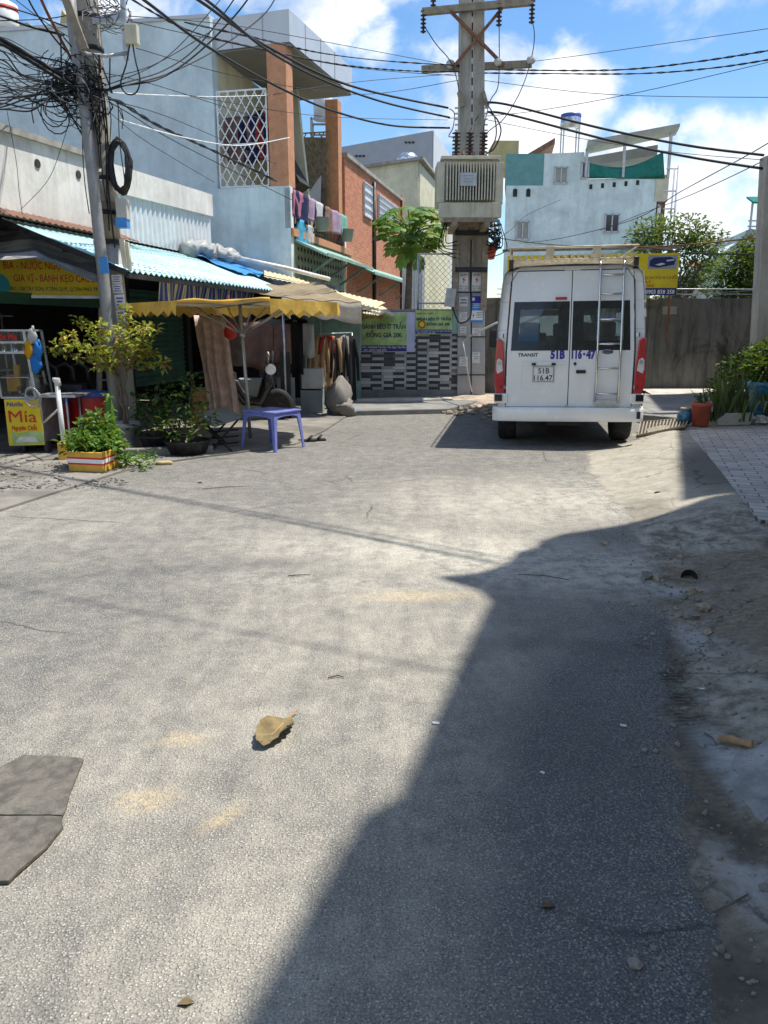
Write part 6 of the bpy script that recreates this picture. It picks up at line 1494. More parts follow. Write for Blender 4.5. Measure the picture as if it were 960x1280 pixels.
# boxes and stickers on the pole
def pole_flyer(px0, px1, py0, py1, mat, label, d=.19, w=True):
    c = P((px0+px1)/2, (py0+py1)/2, LY-d); s = (LY-d)/FPX*1.0; m = MB()
    m.box(c, ((px1-px0)*s, .012, (py1-py0)*s), ry=-.05); o = m.build('flyer', M[mat], None); tag(o, label, 'flyer', 'flyers on the left poles')
    if mat == 'paper':
        m = MB()
        for k in range(3): m.box(c+V((0, -.008, (.25-.25*k)*(py1-py0)*s)), ((px1-px0)*s*(.7-.15*(k % 2)), .004, (py1-py0)*s*.1))
        m.build('print_lines', M['blue_ink'], o)
pole_flyer(140, 152, 344, 354, 'paper', 'white flyer with blue print below the teal band on the concrete pole')
pole_flyer(141, 153, 356, 366, 'paper', 'second white flyer with blue print just under the first one')
pole_flyer(144, 156, 369, 385, 'paper', 'pale flyer at the middle of the concrete pole above the shrub')
pole_flyer(125, 135, 322, 341, 'paper_blue', 'small blue sticker on the thin steel pole', .345)
pole_flyer(146, 156, 388, 402, 'paper', 'lowest pale flyer on the concrete pole among the shrub twigs')
m = MB(); m.tube([onpole(P(140, 340, LY).z-.05), onpole(P(140, 340, LY).z+.02)], .158, 14); o = m.build('teal_band', M['teal_trim']); tag(o, 'teal band wrapped round the concrete pole above the flyers', 'band')
m = MB(); c = P(153.5, 262, LY-.1); m.box(c, (.135, .13, .24)); o = m.build('meter_box', M['board'], bevel=.008); tag(o, 'cream meter box with blue lower half on the left pole', 'meter box')
m = MB(); c = P(153.5, 279, LY-.1); m.box(c, (.139, .134, .115)); m.build('blue_panel', M['paper_blue'], o)
m = MB(); c = P(155, 318, LY-.12); m.box(c, (.06, .06, .38), ry=-.06); m.box(c+V((.05, .02, -.02)), (.045, .06, .34), ry=-.06); o = m.build('cable_duct', M['beige_box'], bevel=.006); tag(o, 'two beige cable ducts on the pole below the meter box', 'cable duct')
# black coil of cable
m = MB(); c = P(150, 208, LY-.12)
for k in range(9):
    pts = []; rx, rz = .10+.012*(k % 3), .27+.016*(k % 4)
    for q in range(25):
        an = 2*pi*q/24; pts.append(c + V((rx*cos(an)+.01*RN.uniform(-1, 1), -.05+.013*k+.01*sin(an*3), rz*sin(an)+.008*RN.uniform(-1, 1))))
    m.tube(pts, .016, 6, caps=False)
o = m.build('cable_coil', M['cable']); tag(o, 'black coil of spare cable hung on the left pole', 'cable coil')

# ================================================================= wires
def span(a, b, sag, n=18, wob=0.0, sd=0):
    out = []
    for i in range(n+1):
        t = i/n; p = a.lerp(b, t); p = p + V((0, 0, -4*sag*t*(1-t)))
        if wob: p = p + V((mnoise.noise(V((t*6, sd, 0))), mnoise.noise(V((t*6, sd, 5))), mnoise.noise(V((t*6, sd, 9)))))*wob*sin(pi*t)
        out.append(p)
    return out
NWIRE = 0
def wire(label, pts, r=.012, mat='cable', group='overhead cables', sag=0.0, name='overhead_cable', n=5, twist=0.0):
    m = MB(); r = r*.72
    if len(pts) == 2: pts = span(pts[0], pts[1], sag, 22)
    else:
        q = []
        for i in range(len(pts)-1):      # Catmull-Rom through the measured points
            p0 = pts[max(i-1, 0)]; p1 = pts[i]; p2 = pts[i+1]; p3 = pts[min(i+2, len(pts)-1)]
            for k in range(8):
                t = k/8; q.append(.5*((2*p1)+(p2-p0)*t+(2*p0-5*p1+4*p2-p3)*t*t+(3*p1-p0-3*p2+p3)*t**3))
        pts = q+[pts[-1]]
    if twist:
        for s in (0, pi):
            L = 0; qs = []
            for i, p in enumerate(pts):
                if i: L += (p-pts[i-1]).length
                qs.append(p + V((cos(L*twist+s)*r, cos(L*twist+s)*r*.5, sin(L*twist+s)*r)))
            m.tube(qs, r*.85, n, caps=False)
    else: m.tube(pts, r, n)
    return tag(m.build(name, M[mat], uv=False, fix=False), label, 'cable', group)
# heavy lines from upper left to the transformer pole
def W(*a): return [P(*q) for q in a]
wire('thick upper cable running from top left to the transformer pole', W((150, -60, 8.2), (248, 0, 10), (330, 56, 12), (437, 107, 14.3), (560, 135, 16.45)), .028)
wire('thick middle cable running from top left to the transformer pole', W((160, -60, 8.0), (258, 0, 9.8), (330, 60, 11.8), (403, 100, 13.6), (480, 128, 15.0), (562, 147, 16.4)), .026)
wire('thick lower cable sagging across the balcony to the transformer pole', W((100, -60, 8.0), (180, 0, 9.4), (262, 60, 11), (354, 112, 13), (420, 140, 14.5), (490, 157, 15.6), (562, 160, 16.4)), .026)
wire('twisted cable pair crossing in front of the canopy fascia', W((232, 28, 10.5), (330, 50, 12.5), (400, 66, 14), (480, 76, 15.4), (575, 82, 16.6)), .014, twist=14)
wire('second twisted cable pair just below the canopy fascia edge', W((150, -10, 9.5), (236, 38, 10.8), (330, 62, 12.6), (420, 80, 14.2), (500, 88, 15.6), (575, 90, 16.6)), .013, twist=14)
# transformer pole to the right
wire('thick upper cable from the transformer pole to the right pillar', W((610, 128, 16.4), (640, 132, 16), (750, 160, 15), (860, 182, 14), (955, 194, 13.2)), .03)
wire('thick lower cable from the transformer pole to the right pillar', W((610, 140, 16.4), (640, 144, 16), (760, 175, 15), (860, 196, 14), (955, 211, 13.2)), .03)
wire('twisted cable pair running right at crossarm height', W((575, 86, 16.7), (680, 88, 16.5), (780, 87, 16), (880, 76, 15), (1010, 55, 13.5)), .016, twist=12)
wire('lower twisted cable pair running right at crossarm height', W((575, 91, 16.7), (680, 92, 16.5), (800, 92, 16), (900, 84, 15), (1010, 66, 13.5)), .015, twist=12)
wire('thin line rising right across the white cloud', W((560, 148, 17.5), (660, 140, 17), (800, 115, 16), (1010, 66, 14)), .009)
wire('thin line from the pillar top sloping down left over the blue house', W((1010, 145, 12), (950, 185, 13.4), (850, 240, 17), (790, 275, 20), (700, 298, 26), (650, 304, 30)), .013)
wire('thin line ending at the blue house corner below the pillar', W((1010, 170, 12), (940, 208, 14), (860, 245, 18), (800, 268, 23), (750, 288, 28)), .012)
wire('dark low wire stretched behind the van roof rack', W((612, 296, 16.6), (680, 305, 16.4), (745, 308, 16), (800, 309, 15.4), (880, 317, 14.6), (950, 318, 13.3)), .012)
wire('slack wire curving up from the transformer to the blue house', W((620, 300, 16.4), (640, 286, 18), (660, 268, 22), (700, 250, 28)), .010)
wire('pale rusty bar like wire across the trees to the pillar', W((800, 309, 17), (870, 305, 16), (950, 297, 13.3)), .02, 'rust')
wire('wire along the concrete wall top between banner and pillar', W((815, 312, 16.8), (880, 316, 15), (948, 318, 13.3)), .009)
wire('thin pale rod along the wall top right of the banner', W((850, 369, 17.4), (900, 366, 17), (950, 362, 16)), .012, 'cable_grey')
wire('thin far line left of the transformer pole', W((330, 120, 13), (450, 102, 15), (575, 92, 16.7)), .007)
wire('thinnest far line behind the second pillar', W((230, 118, 11), (400, 145, 14), (560, 150, 17)), .006)
# jumpers on the transformer pole
def jump(label, *a, r=.013): wire(label, [P(*q) for q in a], r, 'cable', 'jumper wires on the transformer pole', name='jumper_wire')
jump('jumper wire looping from the left insulator to the lower crossarm', (530, 32, 16.6), (545, 55, 16.5), (562, 75, 16.4), (570, 95, 16.4), (574, 115, 16.4))
jump('jumper wire dropping straight from the middle insulator', (624, 20, 16.5), (624, 50, 16.4), (624, 80, 16.4), (622, 110, 16.3), (612, 128, 16.3), (604, 165, 15.9), (604, 190, 15.8))
jump('jumper wire bowing from the right insulator down to bushings', (664, 20, 16.4), (668, 45, 16.3), (663, 78, 16.3), (650, 115, 16.1), (630, 148, 15.9), (610, 165, 15.8), (605, 180, 15.75))
jump('short jumper wire from the left shoulder to left bushing', (562, 136, 16.4), (568, 142, 16.3), (566, 160, 16.1), (561, 170, 16), (566, 172, 15.9), (570, 180, 15.75))
jump('thick looped wire right of the pole shaft', (612, 140, 16.3), (622, 150, 16.1), (626, 165, 16), (618, 185, 15.9), (607, 193, 15.8), r=.02)
jump('second looped wire right of the pole shaft', (610, 132, 16.3), (618, 146, 16.1), (620, 170, 16), (612, 190, 15.9), r=.018)
jump('straight jumper wire to the centre bushing', (598, 145, 16.4), (590, 158, 16.1), (587, 172, 15.75))
m = MB(); c = P(612, 165, 16.1); m.lathe(c, [(.05, .25), (.10, .12), (.13, -.1), (.13, -.3), (.08, -.42), (.02, -.44)], 12); o = m.build('street_lamp_head', M['clear_glass']); 
bpy.data.objects.remove(o)
for k, (side, pts) in enumerate((('left', (556, 280)), ('right', (620, 280)))):
    for q in range(5):
        x0 = pts[0]+RN.uniform(-4, 4); dx = (-1 if side == 'left' else 1)
        jump(f'{["first", "second", "third", "fourth", "fifth"][q]} black lead hanging under the {side} end of the transformer', (x0, 274, 16.1), (x0+dx*(2+2*q), 290+4*q, 16.1), (x0+dx*(1+q), 304+3*q, 16.2), (575 if side == 'left' else 606, 300+6*q, 16.4), r=.014)
m = MB()
for q in range(14):
    pts = [P(616+RN.uniform(-10, 12), 282+q*2.2+RN.uniform(-5, 5), 16.3+RN.uniform(-.15, .3)) for _ in range(6)]
    s = []
    for i in range(len(pts)-1): s += [pts[i].lerp(pts[i+1], t/4) for t in range(4)]
    m.tube(s, .012, 5)
o = m.build('cable_tangle', M['cable'], uv=False, fix=False); tag(o, 'knot of slack black leads right below the transformer', 'cable tangle', None, 'stuff')
jump('black cable running down between the pole shafts with a side loop', (589, 300, 16.3), (588, 360, 16.35), (589, 390, 16.35), (585, 400, 16.3), (575, 404, 16.3), (570, 396, 16.25), (566, 385, 16.3), r=.02)

# ---- left pole: fans of cables to the left and bundle across
knot = P(118, 118, LY-.2)
wire('heavy black trunk cable sloping from left edge into the pole knot', [P(-60, 20, 8.6), P(0, 48, 9.2), P(60, 84, 9.8), knot], .034)
wire('second heavy trunk cable just under the first at left edge', [P(-60, 30, 8.6), P(0, 54, 9.2), P(50, 84, 9.7), P(105, 116, 10.0)], .03)
wire('cable dropping steeply from the frame top to the left pole', [P(20, -50, 9.0), P(36, 0, 9.4), P(62, 40, 9.8), P(90, 72, 10.1), P(120, 100, 10.2)], .014)
wire('brown cable dropping from frame top beside the steel pole', [P(40, -30, 9.2), P(54, 5, 9.5), P(74, 45, 9.9), P(90, 75, 10.1)], .024, 'rust')
wire('long cable from the left edge across the pole top', [P(-40, -8, 9.3), P(0, 6, 9.5), P(40, 18, 9.8), P(90, 36, 10.1), P(118, 44, 10.2)], .012)
wire('cable from the left edge passing the pole at its band', [P(-40, 8, 9.3), P(0, 20, 9.4), P(40, 34, 9.8), P(80, 44, 10.1)], .02)
for k in range(34):
    y0 = RN.uniform(46, 138); z0 = RN.uniform(8.6, 10.6); yk = RN.uniform(78, 130); mid = RN.uniform(-10, 16)
    x2 = RN.uniform(92, 120)
    pts = [P(-50, y0+RN.uniform(-8, 8), z0), P(0, y0, z0+.1), P(RN.uniform(25, 45), y0*.55+yk*.45+mid, z0+.5), P(RN.uniform(60, 85), y0*.3+yk*.7+mid*RN.uniform(0, 1.2), 10.0), P(x2, yk, 10.1+RN.uniform(-.15, .15))]
    wire('slack black cable in the fan spreading left from the pole', pts, RN.choice([.006, .008, .010, .013]), group='cable fan left of the pole')
m = MB()
for k in range(40):
    c = P(RN.uniform(62, 108), RN.uniform(80, 138), LY-.2+RN.uniform(-.25, .2)); pts = []; ph = RN.random()*6
    rr1, rr2 = RN.uniform(.05, .2), RN.uniform(.05, .25); tl = RN.uniform(-.6, .6); nn = RN.randint(10, 20)
    for q in range(nn):
        an = ph+q*.42; pts.append(c + V((rr1*cos(an)+tl*.02*q, .08*sin(an*1.3), rr2*sin(an)-.006*q)))
    m.cur = 1 if k % 4 == 0 else 0
    m.tube(pts, RN.choice([.004, .005, .007]), 4)
for k in range(22):
    a = knot + V((RN.uniform(-.25, .2), RN.uniform(-.2, .1), RN.uniform(-.25, .3))); pts = [a + V((RN.gauss(0, .1), RN.gauss(0, .07), RN.gauss(0, .13)))*1.0 for _ in range(5)]
    s = []
    for i in range(4): s += [pts[i].lerp(pts[i+1], t/4) for t in range(4)]
    m.cur = 0; m.tube(s, .009, 5)
for k in range(22):     # dangling ends
    a = P(RN.uniform(95, 150), RN.uniform(110, 140), LY-.2); L = RN.uniform(.15, .95); m.cur = 0
    m.tube([a, a+V((RN.uniform(-.04, .06), 0, -L*.5)), a+V((RN.uniform(-.05, .1), 0, -L))], .006, 4)
for k in range(16):     # tangle at the pole top right
    c = P(RN.uniform(118, 150), RN.uniform(-12, 30), LY-.1+RN.uniform(-.2, .2)); ph = RN.random()*6; m.cur = k % 2
    m.tube([c + V((.16*cos(ph+q*.5)*RN.uniform(.6, 1.2), .07*sin(ph+q*.7), .12*sin(ph+q*.5))) for q in range(12)], .006, 4)
o = m.build('cable_tangle', [M['cable'], M['cable_grey']], uv=False, fix=False); tag(o, 'messy knot of black and grey cable ends on the left pole', 'cable tangle', None, 'stuff')
# cables running down the pole
for k in range(5):
    dx = (-.13, .12, .15, .10, -.02)[k]; ph = RN.random()*9
    pts = [onpole(z)+V((dx+.03*sin(z*3+ph), -.16-.02*k*.3, 0)) for z in (4.45, 4.3, 4.1, 3.8, 3.5, 3.2, 2.9-.2*(k % 3))]
    wire('black cable running down the face of the left concrete pole', pts, .009+.003*(k % 3), group='cables strapped down the left pole', name='pole_cable')
# to the right of the left pole
wire('cable sagging right from the knot then rising steeply past the fascia', [knot, P(150, 108, 10.2), P(200, 98, 10.8), P(250, 64, 11.2), P(300, 12, 11.4), P(335, -40, 11.4)], .015)
wire('second sagging cable beside it rising past the fascia', [knot, P(155, 104, 10.2), P(205, 88, 10.8), P(245, 60, 11.2), P(285, 10, 11.4), P(310, -30, 11.4)], .012)
wire('third sagging cable rising gently toward the canopy', [knot, P(160, 106, 10.3), P(210, 92, 11), P(270, 62, 12), P(330, 18, 12.8), P(352, -20, 13)], .013)
wire('black cable bundle sloping down from the pole to the balcony corner', [knot, P(150, 128, 10.8), P(200, 158, 12.5), P(270, 190, 15), P(345, 226, 17.2)], .022, twist=6)
wire('thin black cable sloping below the bundle to the balcony', [knot, P(155, 138, 10.8), P(210, 172, 12.6), P(280, 208, 15), P(365, 250, 17.2)], .010)
wire('white wire strung level from the pole to the lattice screen', [P(140, 116, 10.3), P(200, 119, 12), P(270, 121, 15), P(340, 119, 17.3)], .011, 'pvc')
wire('pale cable drooping past the lattice to the brown pillar', [P(150, 150, 10.4), P(230, 172, 13), P(300, 182, 15.5), P(362, 172, 17.3)], .014, 'pvc')
wire('loop of black cable hanging under the beige junction box', [P(162, 56, LY-.15), P(158, 80, LY-.2), P(151, 104, LY-.2), P(158, 117, LY-.2), P(170, 116, LY-.2), P(175, 100, LY-.2), P(170, 78, LY-.2), P(166, 56, LY-.15)], .013)
wire('thin wire hanging across the white shop wall', [P(8, 135, 10.2), P(20, 200, 10.2), P(24, 240, 10.3), P(28, 268, 10.3)], .005)
wire('thin wire slanting over the white shop wall near pole', [P(90, 140, 10), P(78, 180, 10.2), P(60, 225, 10.3), P(26, 262, 10.4)], .005)
# lines crossing the lane overhead from the left pole (they cast the thin shadows on the road)
hp = onpole(6.7)
for k, (dz, ex, ey, ez, r) in enumerate(((0, 5.6, 3.7, 6.3, .022), (.12, 5.6, 3.9, 6.4, .02), (-.1, 5.7, 3.4, 6.2, .016))):
    wire(['upper', 'middle', 'lower'][k]+' cable crossing the lane overhead from the left pole', [hp+V((0, 0, dz)), V((ex, ey, ez))], r, sag=.35+.1*k)
wire('cable crossing the near lane overhead toward the right', [V((-6, 7.8, 6.6)), V((5.2, 2.6, 6.2))], .014, sag=.3)

# thin service lines fanning over the lane
TH = [((118, 112, 10.1), (210, 70, 11), (300, -30, 11.5)), ((120, 100, 10.1), (190, 82, 10.8), (262, 40, 11.4)), ((0, 26, 9.4), (70, 22, 10), (118, 8, 10.2)), ((20, 0, 9.6), (60, 30, 9.9), (110, 60, 10.1)), ((75, 0, 10), (160, -10, 10.5), (190, -25, 11)),
      ((124, 90, 10.2), (200, 108, 12), (330, 150, 16.8)), ((126, 122, 10.2), (220, 150, 13), (345, 205, 17.3)), ((124, 128, 10.2), (180, 175, 12), (268, 228, 16)), ((160, 20, 10.2), (260, 28, 12), (340, 40, 14), (575, 84, 16.6)), ((162, 26, 10.2), (270, 50, 12.5), (440, 84, 15), (575, 95, 16.6)),
      ((600, 100, 16.6), (760, 118, 15.5), (1000, 122, 13)), ((610, 150, 16.4), (720, 172, 16), (840, 190, 15), (955, 200, 13.2)), ((600, 84, 16.7), (720, 70, 16), (1000, 30, 13.5)), ((575, 100, 16.7), (450, 118, 15.5), (300, 96, 13), (170, 60, 10.4))]
NM = ['rising steeply from the knot past the canopy', 'bowing up beside the gable edge', 'crossing the far left corner of the sky', 'sloping into the left pole top', 'leaving the pole top to upper right', 'running to the lattice screen top', 'running to the balcony parapet', 'dropping to the shop cladding end', 'strung along the canopy top edge', 'strung just under the canopy top edge', 'level over the blue house tank', 'slack under the thick right cables', 'rising right over the blue sky', 'sagging between the two poles']
for pts, nm in zip(TH, NM): wire('hair thin black line '+nm, [P(*q) for q in pts], .0075, group='thin service lines', name='service_line', n=4)
# ================================================================= foliage helpers
def leaf(mb, p, d, L, wd, up=None, droop=.25, fold=.25):
    """one folded leaf from p along d"""
    d = V(d).normalized(); u = V(up) if up else V((RN.uniform(-.4, .4), RN.uniform(-.4, .4), 1)); s = d.cross(u)
    if s.length < 1e-3: s = V((1, 0, 0))
    s.normalize(); n = s.cross(d).normalized()
    a = p; t = p + d*L - V((0, 0, droop*L)); md = p + d*L*.5 - V((0, 0, droop*L*.2))
    l = md + s*wd/2 + n*wd*fold; r = md - s*wd/2 + n*wd*fold
    mb.add([a, l, t, r], [(0, 1, 2), (0, 2, 3)])
def rdir(zlo=-.3, zhi=1.0):
    a = RN.random()*2*pi; z = RN.uniform(zlo, zhi); r = sqrt(max(.02, 1-min(1, z*z))); return V((r*cos(a), r*sin(a), z)).normalized()
def clump(mb, c, r, n, L, wd, zlo=-.4, zhi=.9, droop=.25, flat=.8):
    for _ in range(n):
        d = rdir(-1, 1); q = RN.random()**.45
        p = V(c) + V((d.x*r*q, d.y*r*q, d.z*r*q*flat)); e = (d*.8 + rdir(zlo, zhi)).normalized()
        leaf(mb, p, e, L*RN.uniform(.45, 1.35), wd*RN.uniform(.55, 1.25), droop=droop)
def branch(mb, a, b, r0, r1, kink=.08, n=6):
    a = V(a); b = V(b); pts = []
    for i in range(n+1):
        t = i/n; pts.append(a.lerp(b, t) + V((RN.gauss(0, 1), RN.gauss(0, 1), RN.gauss(0, .5)))*kink*sin(pi*t)*(b-a).length*.5)
    mb.tube(pts, [r0+(r1-r0)*i/n for i in range(n+1)], 6); return pts
def tree(name, label, cat, base, h, clumps, lm, bm, tr=.12, nleaf=120, L=.16, wd=.08, group=None, zlo=-.5):
    """trunk, limbs to every clump, leaves spread through each clump; clumps = (dx, dy, z, r)"""
    t = thing(name, label, cat, base, 0, group); b = V(base); m = MB(); fork = b + V((0, 0, h*.42))
    branch(m, b-V((0, 0, .05)), fork, tr, tr*.7, .04)
    for dx, dy, z, r in clumps: 
        e = b + V((dx, dy, z)); branch(m, fork + V((0, 0, RN.uniform(-.3, .2)*h*.3)), e, tr*.45, tr*.1, .10)
        for _ in range(4): branch(m, b.lerp(e, .8) + V((0, 0, .2*z)) if False else e, e + rdir(-.2, 1)*r*.9, tr*.12, .006, .1, 3)
    m.build('trunk', bm, t, uv=False, fix=False)
    m = MB()
    for dx, dy, z, r in clumps: clump(m, b + V((dx, dy, z)), r, int(nleaf*r*r*4), L, wd, zlo)
    m.build('crown', lm, t, uv=False, fix=False); return t

# ---- trees behind the concrete wall on the right
def cl_at(base, pix):
    out = []
    for px, py, Y, r in pix:
        p = P(px, py, Y); out.append((p.x-base[0], p.y-base[1], p.z, r))
    return out
base = (P(842, 400, 22).x, 22.0, 0)
tree('garden_tree', 'open branched green tree behind the wall beside the yellow banner', 'tree', base, 4.6,
     cl_at(base, [(800, 298, 22, .42), (815, 288, 22, .5), (838, 284, 22.4, .5), (862, 288, 22, .52), (885, 294, 22, .45), (898, 305, 21.8, .35), (805, 312, 22.5, .5), (858, 310, 22, .5), (880, 318, 21.6, .45), (862, 340, 22, .5), (872, 355, 21.8, .35), (856, 362, 22, .4), (892, 330, 22, .35), (838, 302, 22, .45), (825, 378, 21.5, .4), (800, 376, 21.5, .35), (870, 300, 22, .4)]),
     M['leaf_tree'], M['bark_grey'], .10, 190, .17, .075)
base = (P(930, 400, 20.5).x, 20.5, 0)
tree('garden_tree', 'dense deep green tree behind the wall left of the tan pillar', 'tree', base, 4.2,
     cl_at(base, [(905, 345, 20.5, .5), (925, 330, 20.5, .5), (945, 318, 20.5, .5), (938, 350, 20.2, .55), (915, 362, 20.3, .45), (900, 366, 20.3, .3), (955, 345, 20.5, .5), (940, 305, 20.8, .35), (925, 312, 20.8, .25), (960, 330, 20, .5), (930, 370, 20.2, .4)]),
     M['leaf_dark'], M['bark'], .09, 300, .17, .075)

# ---- papaya behind the tiled wall
pb_ = P(509, 388, 19.0); pt_ = P(513, 300, 19.0)
pt = thing('papaya_tree', 'papaya tree with drooping palmate leaves behind the tiled wall', 'tree', (pb_.x, 19.0, 0))
m = MB(); m.tube([(pb_.x-.02, 19, 0), (pb_.x, 19, 1.4), (pb_.x+.03, 19, 2.4), (pt_.x, 19, pt_.z)], [.11, .10, .085, .06], 10); m.build('trunk', M['bark'], pt)
def palm_leaf(mb, c, d, R_):
    """seven lobed papaya leaf centred at c, hanging out along d"""
    d = V(d).normalized(); s = d.cross(V((0, 0, 1))).normalized(); n = s.cross(d).normalized()
    for k in range(7):
        a = (k-3)*.62; e = (d*cos(a) + s*sin(a)); L = R_*(1-.07*abs(k-3)); q = e.cross(n).normalized()
        p1 = c + e*L*.35 - V((0, 0, .03*L)); p2 = c + e*L*.65 - V((0, 0, .16*L)); tip = c + e*L - V((0, 0, .42*L)); w_ = L*.13
        mb.add([c, p1+q*w_*.7, p1-q*w_*.7, p2+q*w_*1.5, p2-q*w_*1.5, tip, p2+e*L*.12+q*w_*1.9-V((0, 0, .12*L)), p2+e*L*.12-q*w_*1.9-V((0, 0, .12*L))], [(0, 1, 2), (1, 3, 4, 2), (3, 5, 4), (3, 6, 5), (4, 5, 7)])
m = MB(); st_ = MB(); top = V((pt_.x, 19, pt_.z))
for k in range(60):
    a = k*2.4; el = .3+.7*RN.random(); rr_ = RN.uniform(.2, .78)
    q_ = RN.uniform(-.75, .95); rr_ = .16+.55*sqrt(max(0, 1-q_*q_))*RN.uniform(.7, 1.05); e = top + V((cos(a)*rr_, sin(a)*rr_, .22+.55*q_))
    st_.tube([top+V((0, 0, RN.uniform(-.3, .2))), top.lerp(e, .5)+V((0, 0, .12)), e], .012, 5)
    palm_leaf(m, e, V((cos(a), sin(a), -.15+.3*RN.random())), RN.uniform(.25, .38))
for k in range(5):     # old hanging leaves
    a = RN.uniform(0, 6.3); e = top + V((cos(a)*.3, sin(a)*.3, -.1-.35*RN.random())); palm_leaf(m, e, V((cos(a)*.4, sin(a)*.4, -1)), .28)
m.build('leaf_crown', M['leaf_papaya'], pt, uv=False, fix=False); st_.build('leaf_stalks', M['leaf_herb'], pt, uv=False, fix=False)

# ================================================================= left foreground of the shops
# juice cart
cY = 9.35
k0, k1 = P(9, 560, cY), P(54, 557, cY); CPn = Plane(k0.x, cY, 1, .05); cu = lambda px, py=530: CPn.u(px, py)
ct = thing('juice_cart', 'sugar cane juice cart with yellow front panel and glass cabinet', 'food cart', CPn.uz(cu(31), 0))
cz = lambda py: CPn.at(30, py).z
ca, cb = cu(1), cu(53); dep = -.55
m = MB(); m.prism([CPn.uz(cu(8), .14, 0), CPn.uz(cu(54), .14, 0), CPn.uz(cu(54), cz(499), 0), CPn.uz(cu(8), cz(499), 0)], -CPn.n*.55); m.build('cart_body', M['steel'], ct, bevel=.008)
m = MB(); m.prism([CPn.uz(cu(9), cz(557), .012), CPn.uz(cu(54), cz(556), .012), CPn.uz(cu(52), cz(499), .012), CPn.uz(cu(9), cz(499), .012)], -CPn.n*.008); pn = m.build('front_panel', M['yellow_sign'], ct)
m = MB(); m.prism([CPn.uz(cu(14), cz(556), .016), CPn.uz(cu(53), cz(555), .016), CPn.uz(cu(53), cz(541), .016), CPn.uz(cu(40), cz(538), .016), CPn.uz(cu(24), cz(542), .016), CPn.uz(cu(14), cz(539), .016)], -CPn.n*.004); m.build('cane_picture', M['green_sign'], pn)
m = MB(); m.prism([CPn.uz(cu(18), cz(552), .02), CPn.uz(cu(46), cz(552), .02), CPn.uz(cu(42), cz(545), .02), CPn.uz(cu(24), cz(546), .02)], -CPn.n*.004); m.build('ice_picture', M['paper'], pn)
m = MB(); text(m, 'Nước', CPn.uz(cu(22), cz(505), .02), CPn.d, Z3, w=.20, h=.05, bold=.02, shear=.15); m.build('blue_lettering', M['blue_ink'], pn)
m = MB(); text(m, 'Mía', CPn.uz(cu(30), cz(520), .02), CPn.d, Z3, w=.33, h=.15, bold=0); m.build('red_lettering', M['red_ink'], pn)
m = MB(); text(m, 'Nguyên Chất', CPn.uz(cu(31), cz(534.5), .02), CPn.d, Z3, w=.30, h=.055, bold=.02); m.build('red_caption', M['red_ink'], pn)
# glass cabinet
z0_, z1_ = cz(497), cz(413); c0_, c1_ = cu(2), cu(48); tpn = cu(-1); tq = cu(38)
m = MB()
corners = [(c0_+.04, .0), (c1_, .0), (c1_, dep), (c0_+.04, dep)]
for (u, o_) in corners: m.beam(CPn.uz(u, z0_, o_), CPn.uz(u-.06, z1_, o_), .025, .025)
for z in (z0_, cz(441), cz(428), z1_):
    f = (z-z0_)/(z1_-z0_)*.06
    q = [CPn.uz(u-f, z, o_) for u, o_ in corners]
    for a, b in zip(q, q[1:]+q[:1]): m.beam(a, b, .022, .022)
m.build('cabinet_frame', M['steel'], ct)
m = MB()
for (a, b) in (((c0_+.04, .002), (c1_, .002)), ((c1_, .0), (c1_, dep))): m.quad(CPn.uz(a[0], z0_, a[1]), CPn.uz(b[0], z0_, b[1]), CPn.uz(b[0]-.06, z1_, b[1]), CPn.uz(a[0]-.06, z1_, a[1]))
m.build('cabinet_glass', M['clear_glass'], ct)
m = MB(); m.prism([CPn.uz(cu(1), cz(426), .015), CPn.uz(cu(36), cz(426), .015), CPn.uz(cu(36), cz(415), .015), CPn.uz(cu(1), cz(415), .015)], -CPn.n*.01); tb_ = m.build('top_board', M['black_plastic'], ct)
m = MB(); text(m, 'Nước Mía', CPn.uz(cu(18), cz(420.5), .02), CPn.d, Z3, w=.30, h=.075, bold=.03); m.build('red_lettering', M['red_ink'], tb_)
m = MB()
for z in (cz(472), cz(441)): m.box(CPn.uz((c0_+c1_)/2-.02, z, dep/2), (c1_-c0_-.05, .5, .012))
m.build('cabinet_shelf', M['steel'], ct)
m = MB()
for k in range(6): m.lathe(CPn.uz(c0_+.07+.07*k, cz(440), -.12-.1*(k % 2)), [(.028, 0), (.032, .09), (.03, .1)], 10)
m.build('glass_cups', M['clear_glass'], ct)
m = MB(); m.box(CPn.uz(cu(24), cz(470), -.1), (.06, .05, .26)); m.box(CPn.uz(cu(14), cz(480), -.2), (.12, .1, .2)); m.build('juice_jug', M['bag_yellow'], ct)
m = MB(); m.lathe(CPn.uz(cu(36), cz(495), -.25), [(.08, 0), (.08, .2), (.05, .25)], 14); m.build('cane_press', M['steel'], ct)
for px, o_ in ((26, -.06), (55, -.06), (26, -.48), (54, -.48)):
    p = CPn.uz(cu(px), .08, o_); m = MB(); m.lathe(p-CPn.d*.02, [(.075, 0), (.08, .008), (.08, .032), (.075, .04)], 16, axis=CPn.d); m.build('caster', M['rubber'], ct)
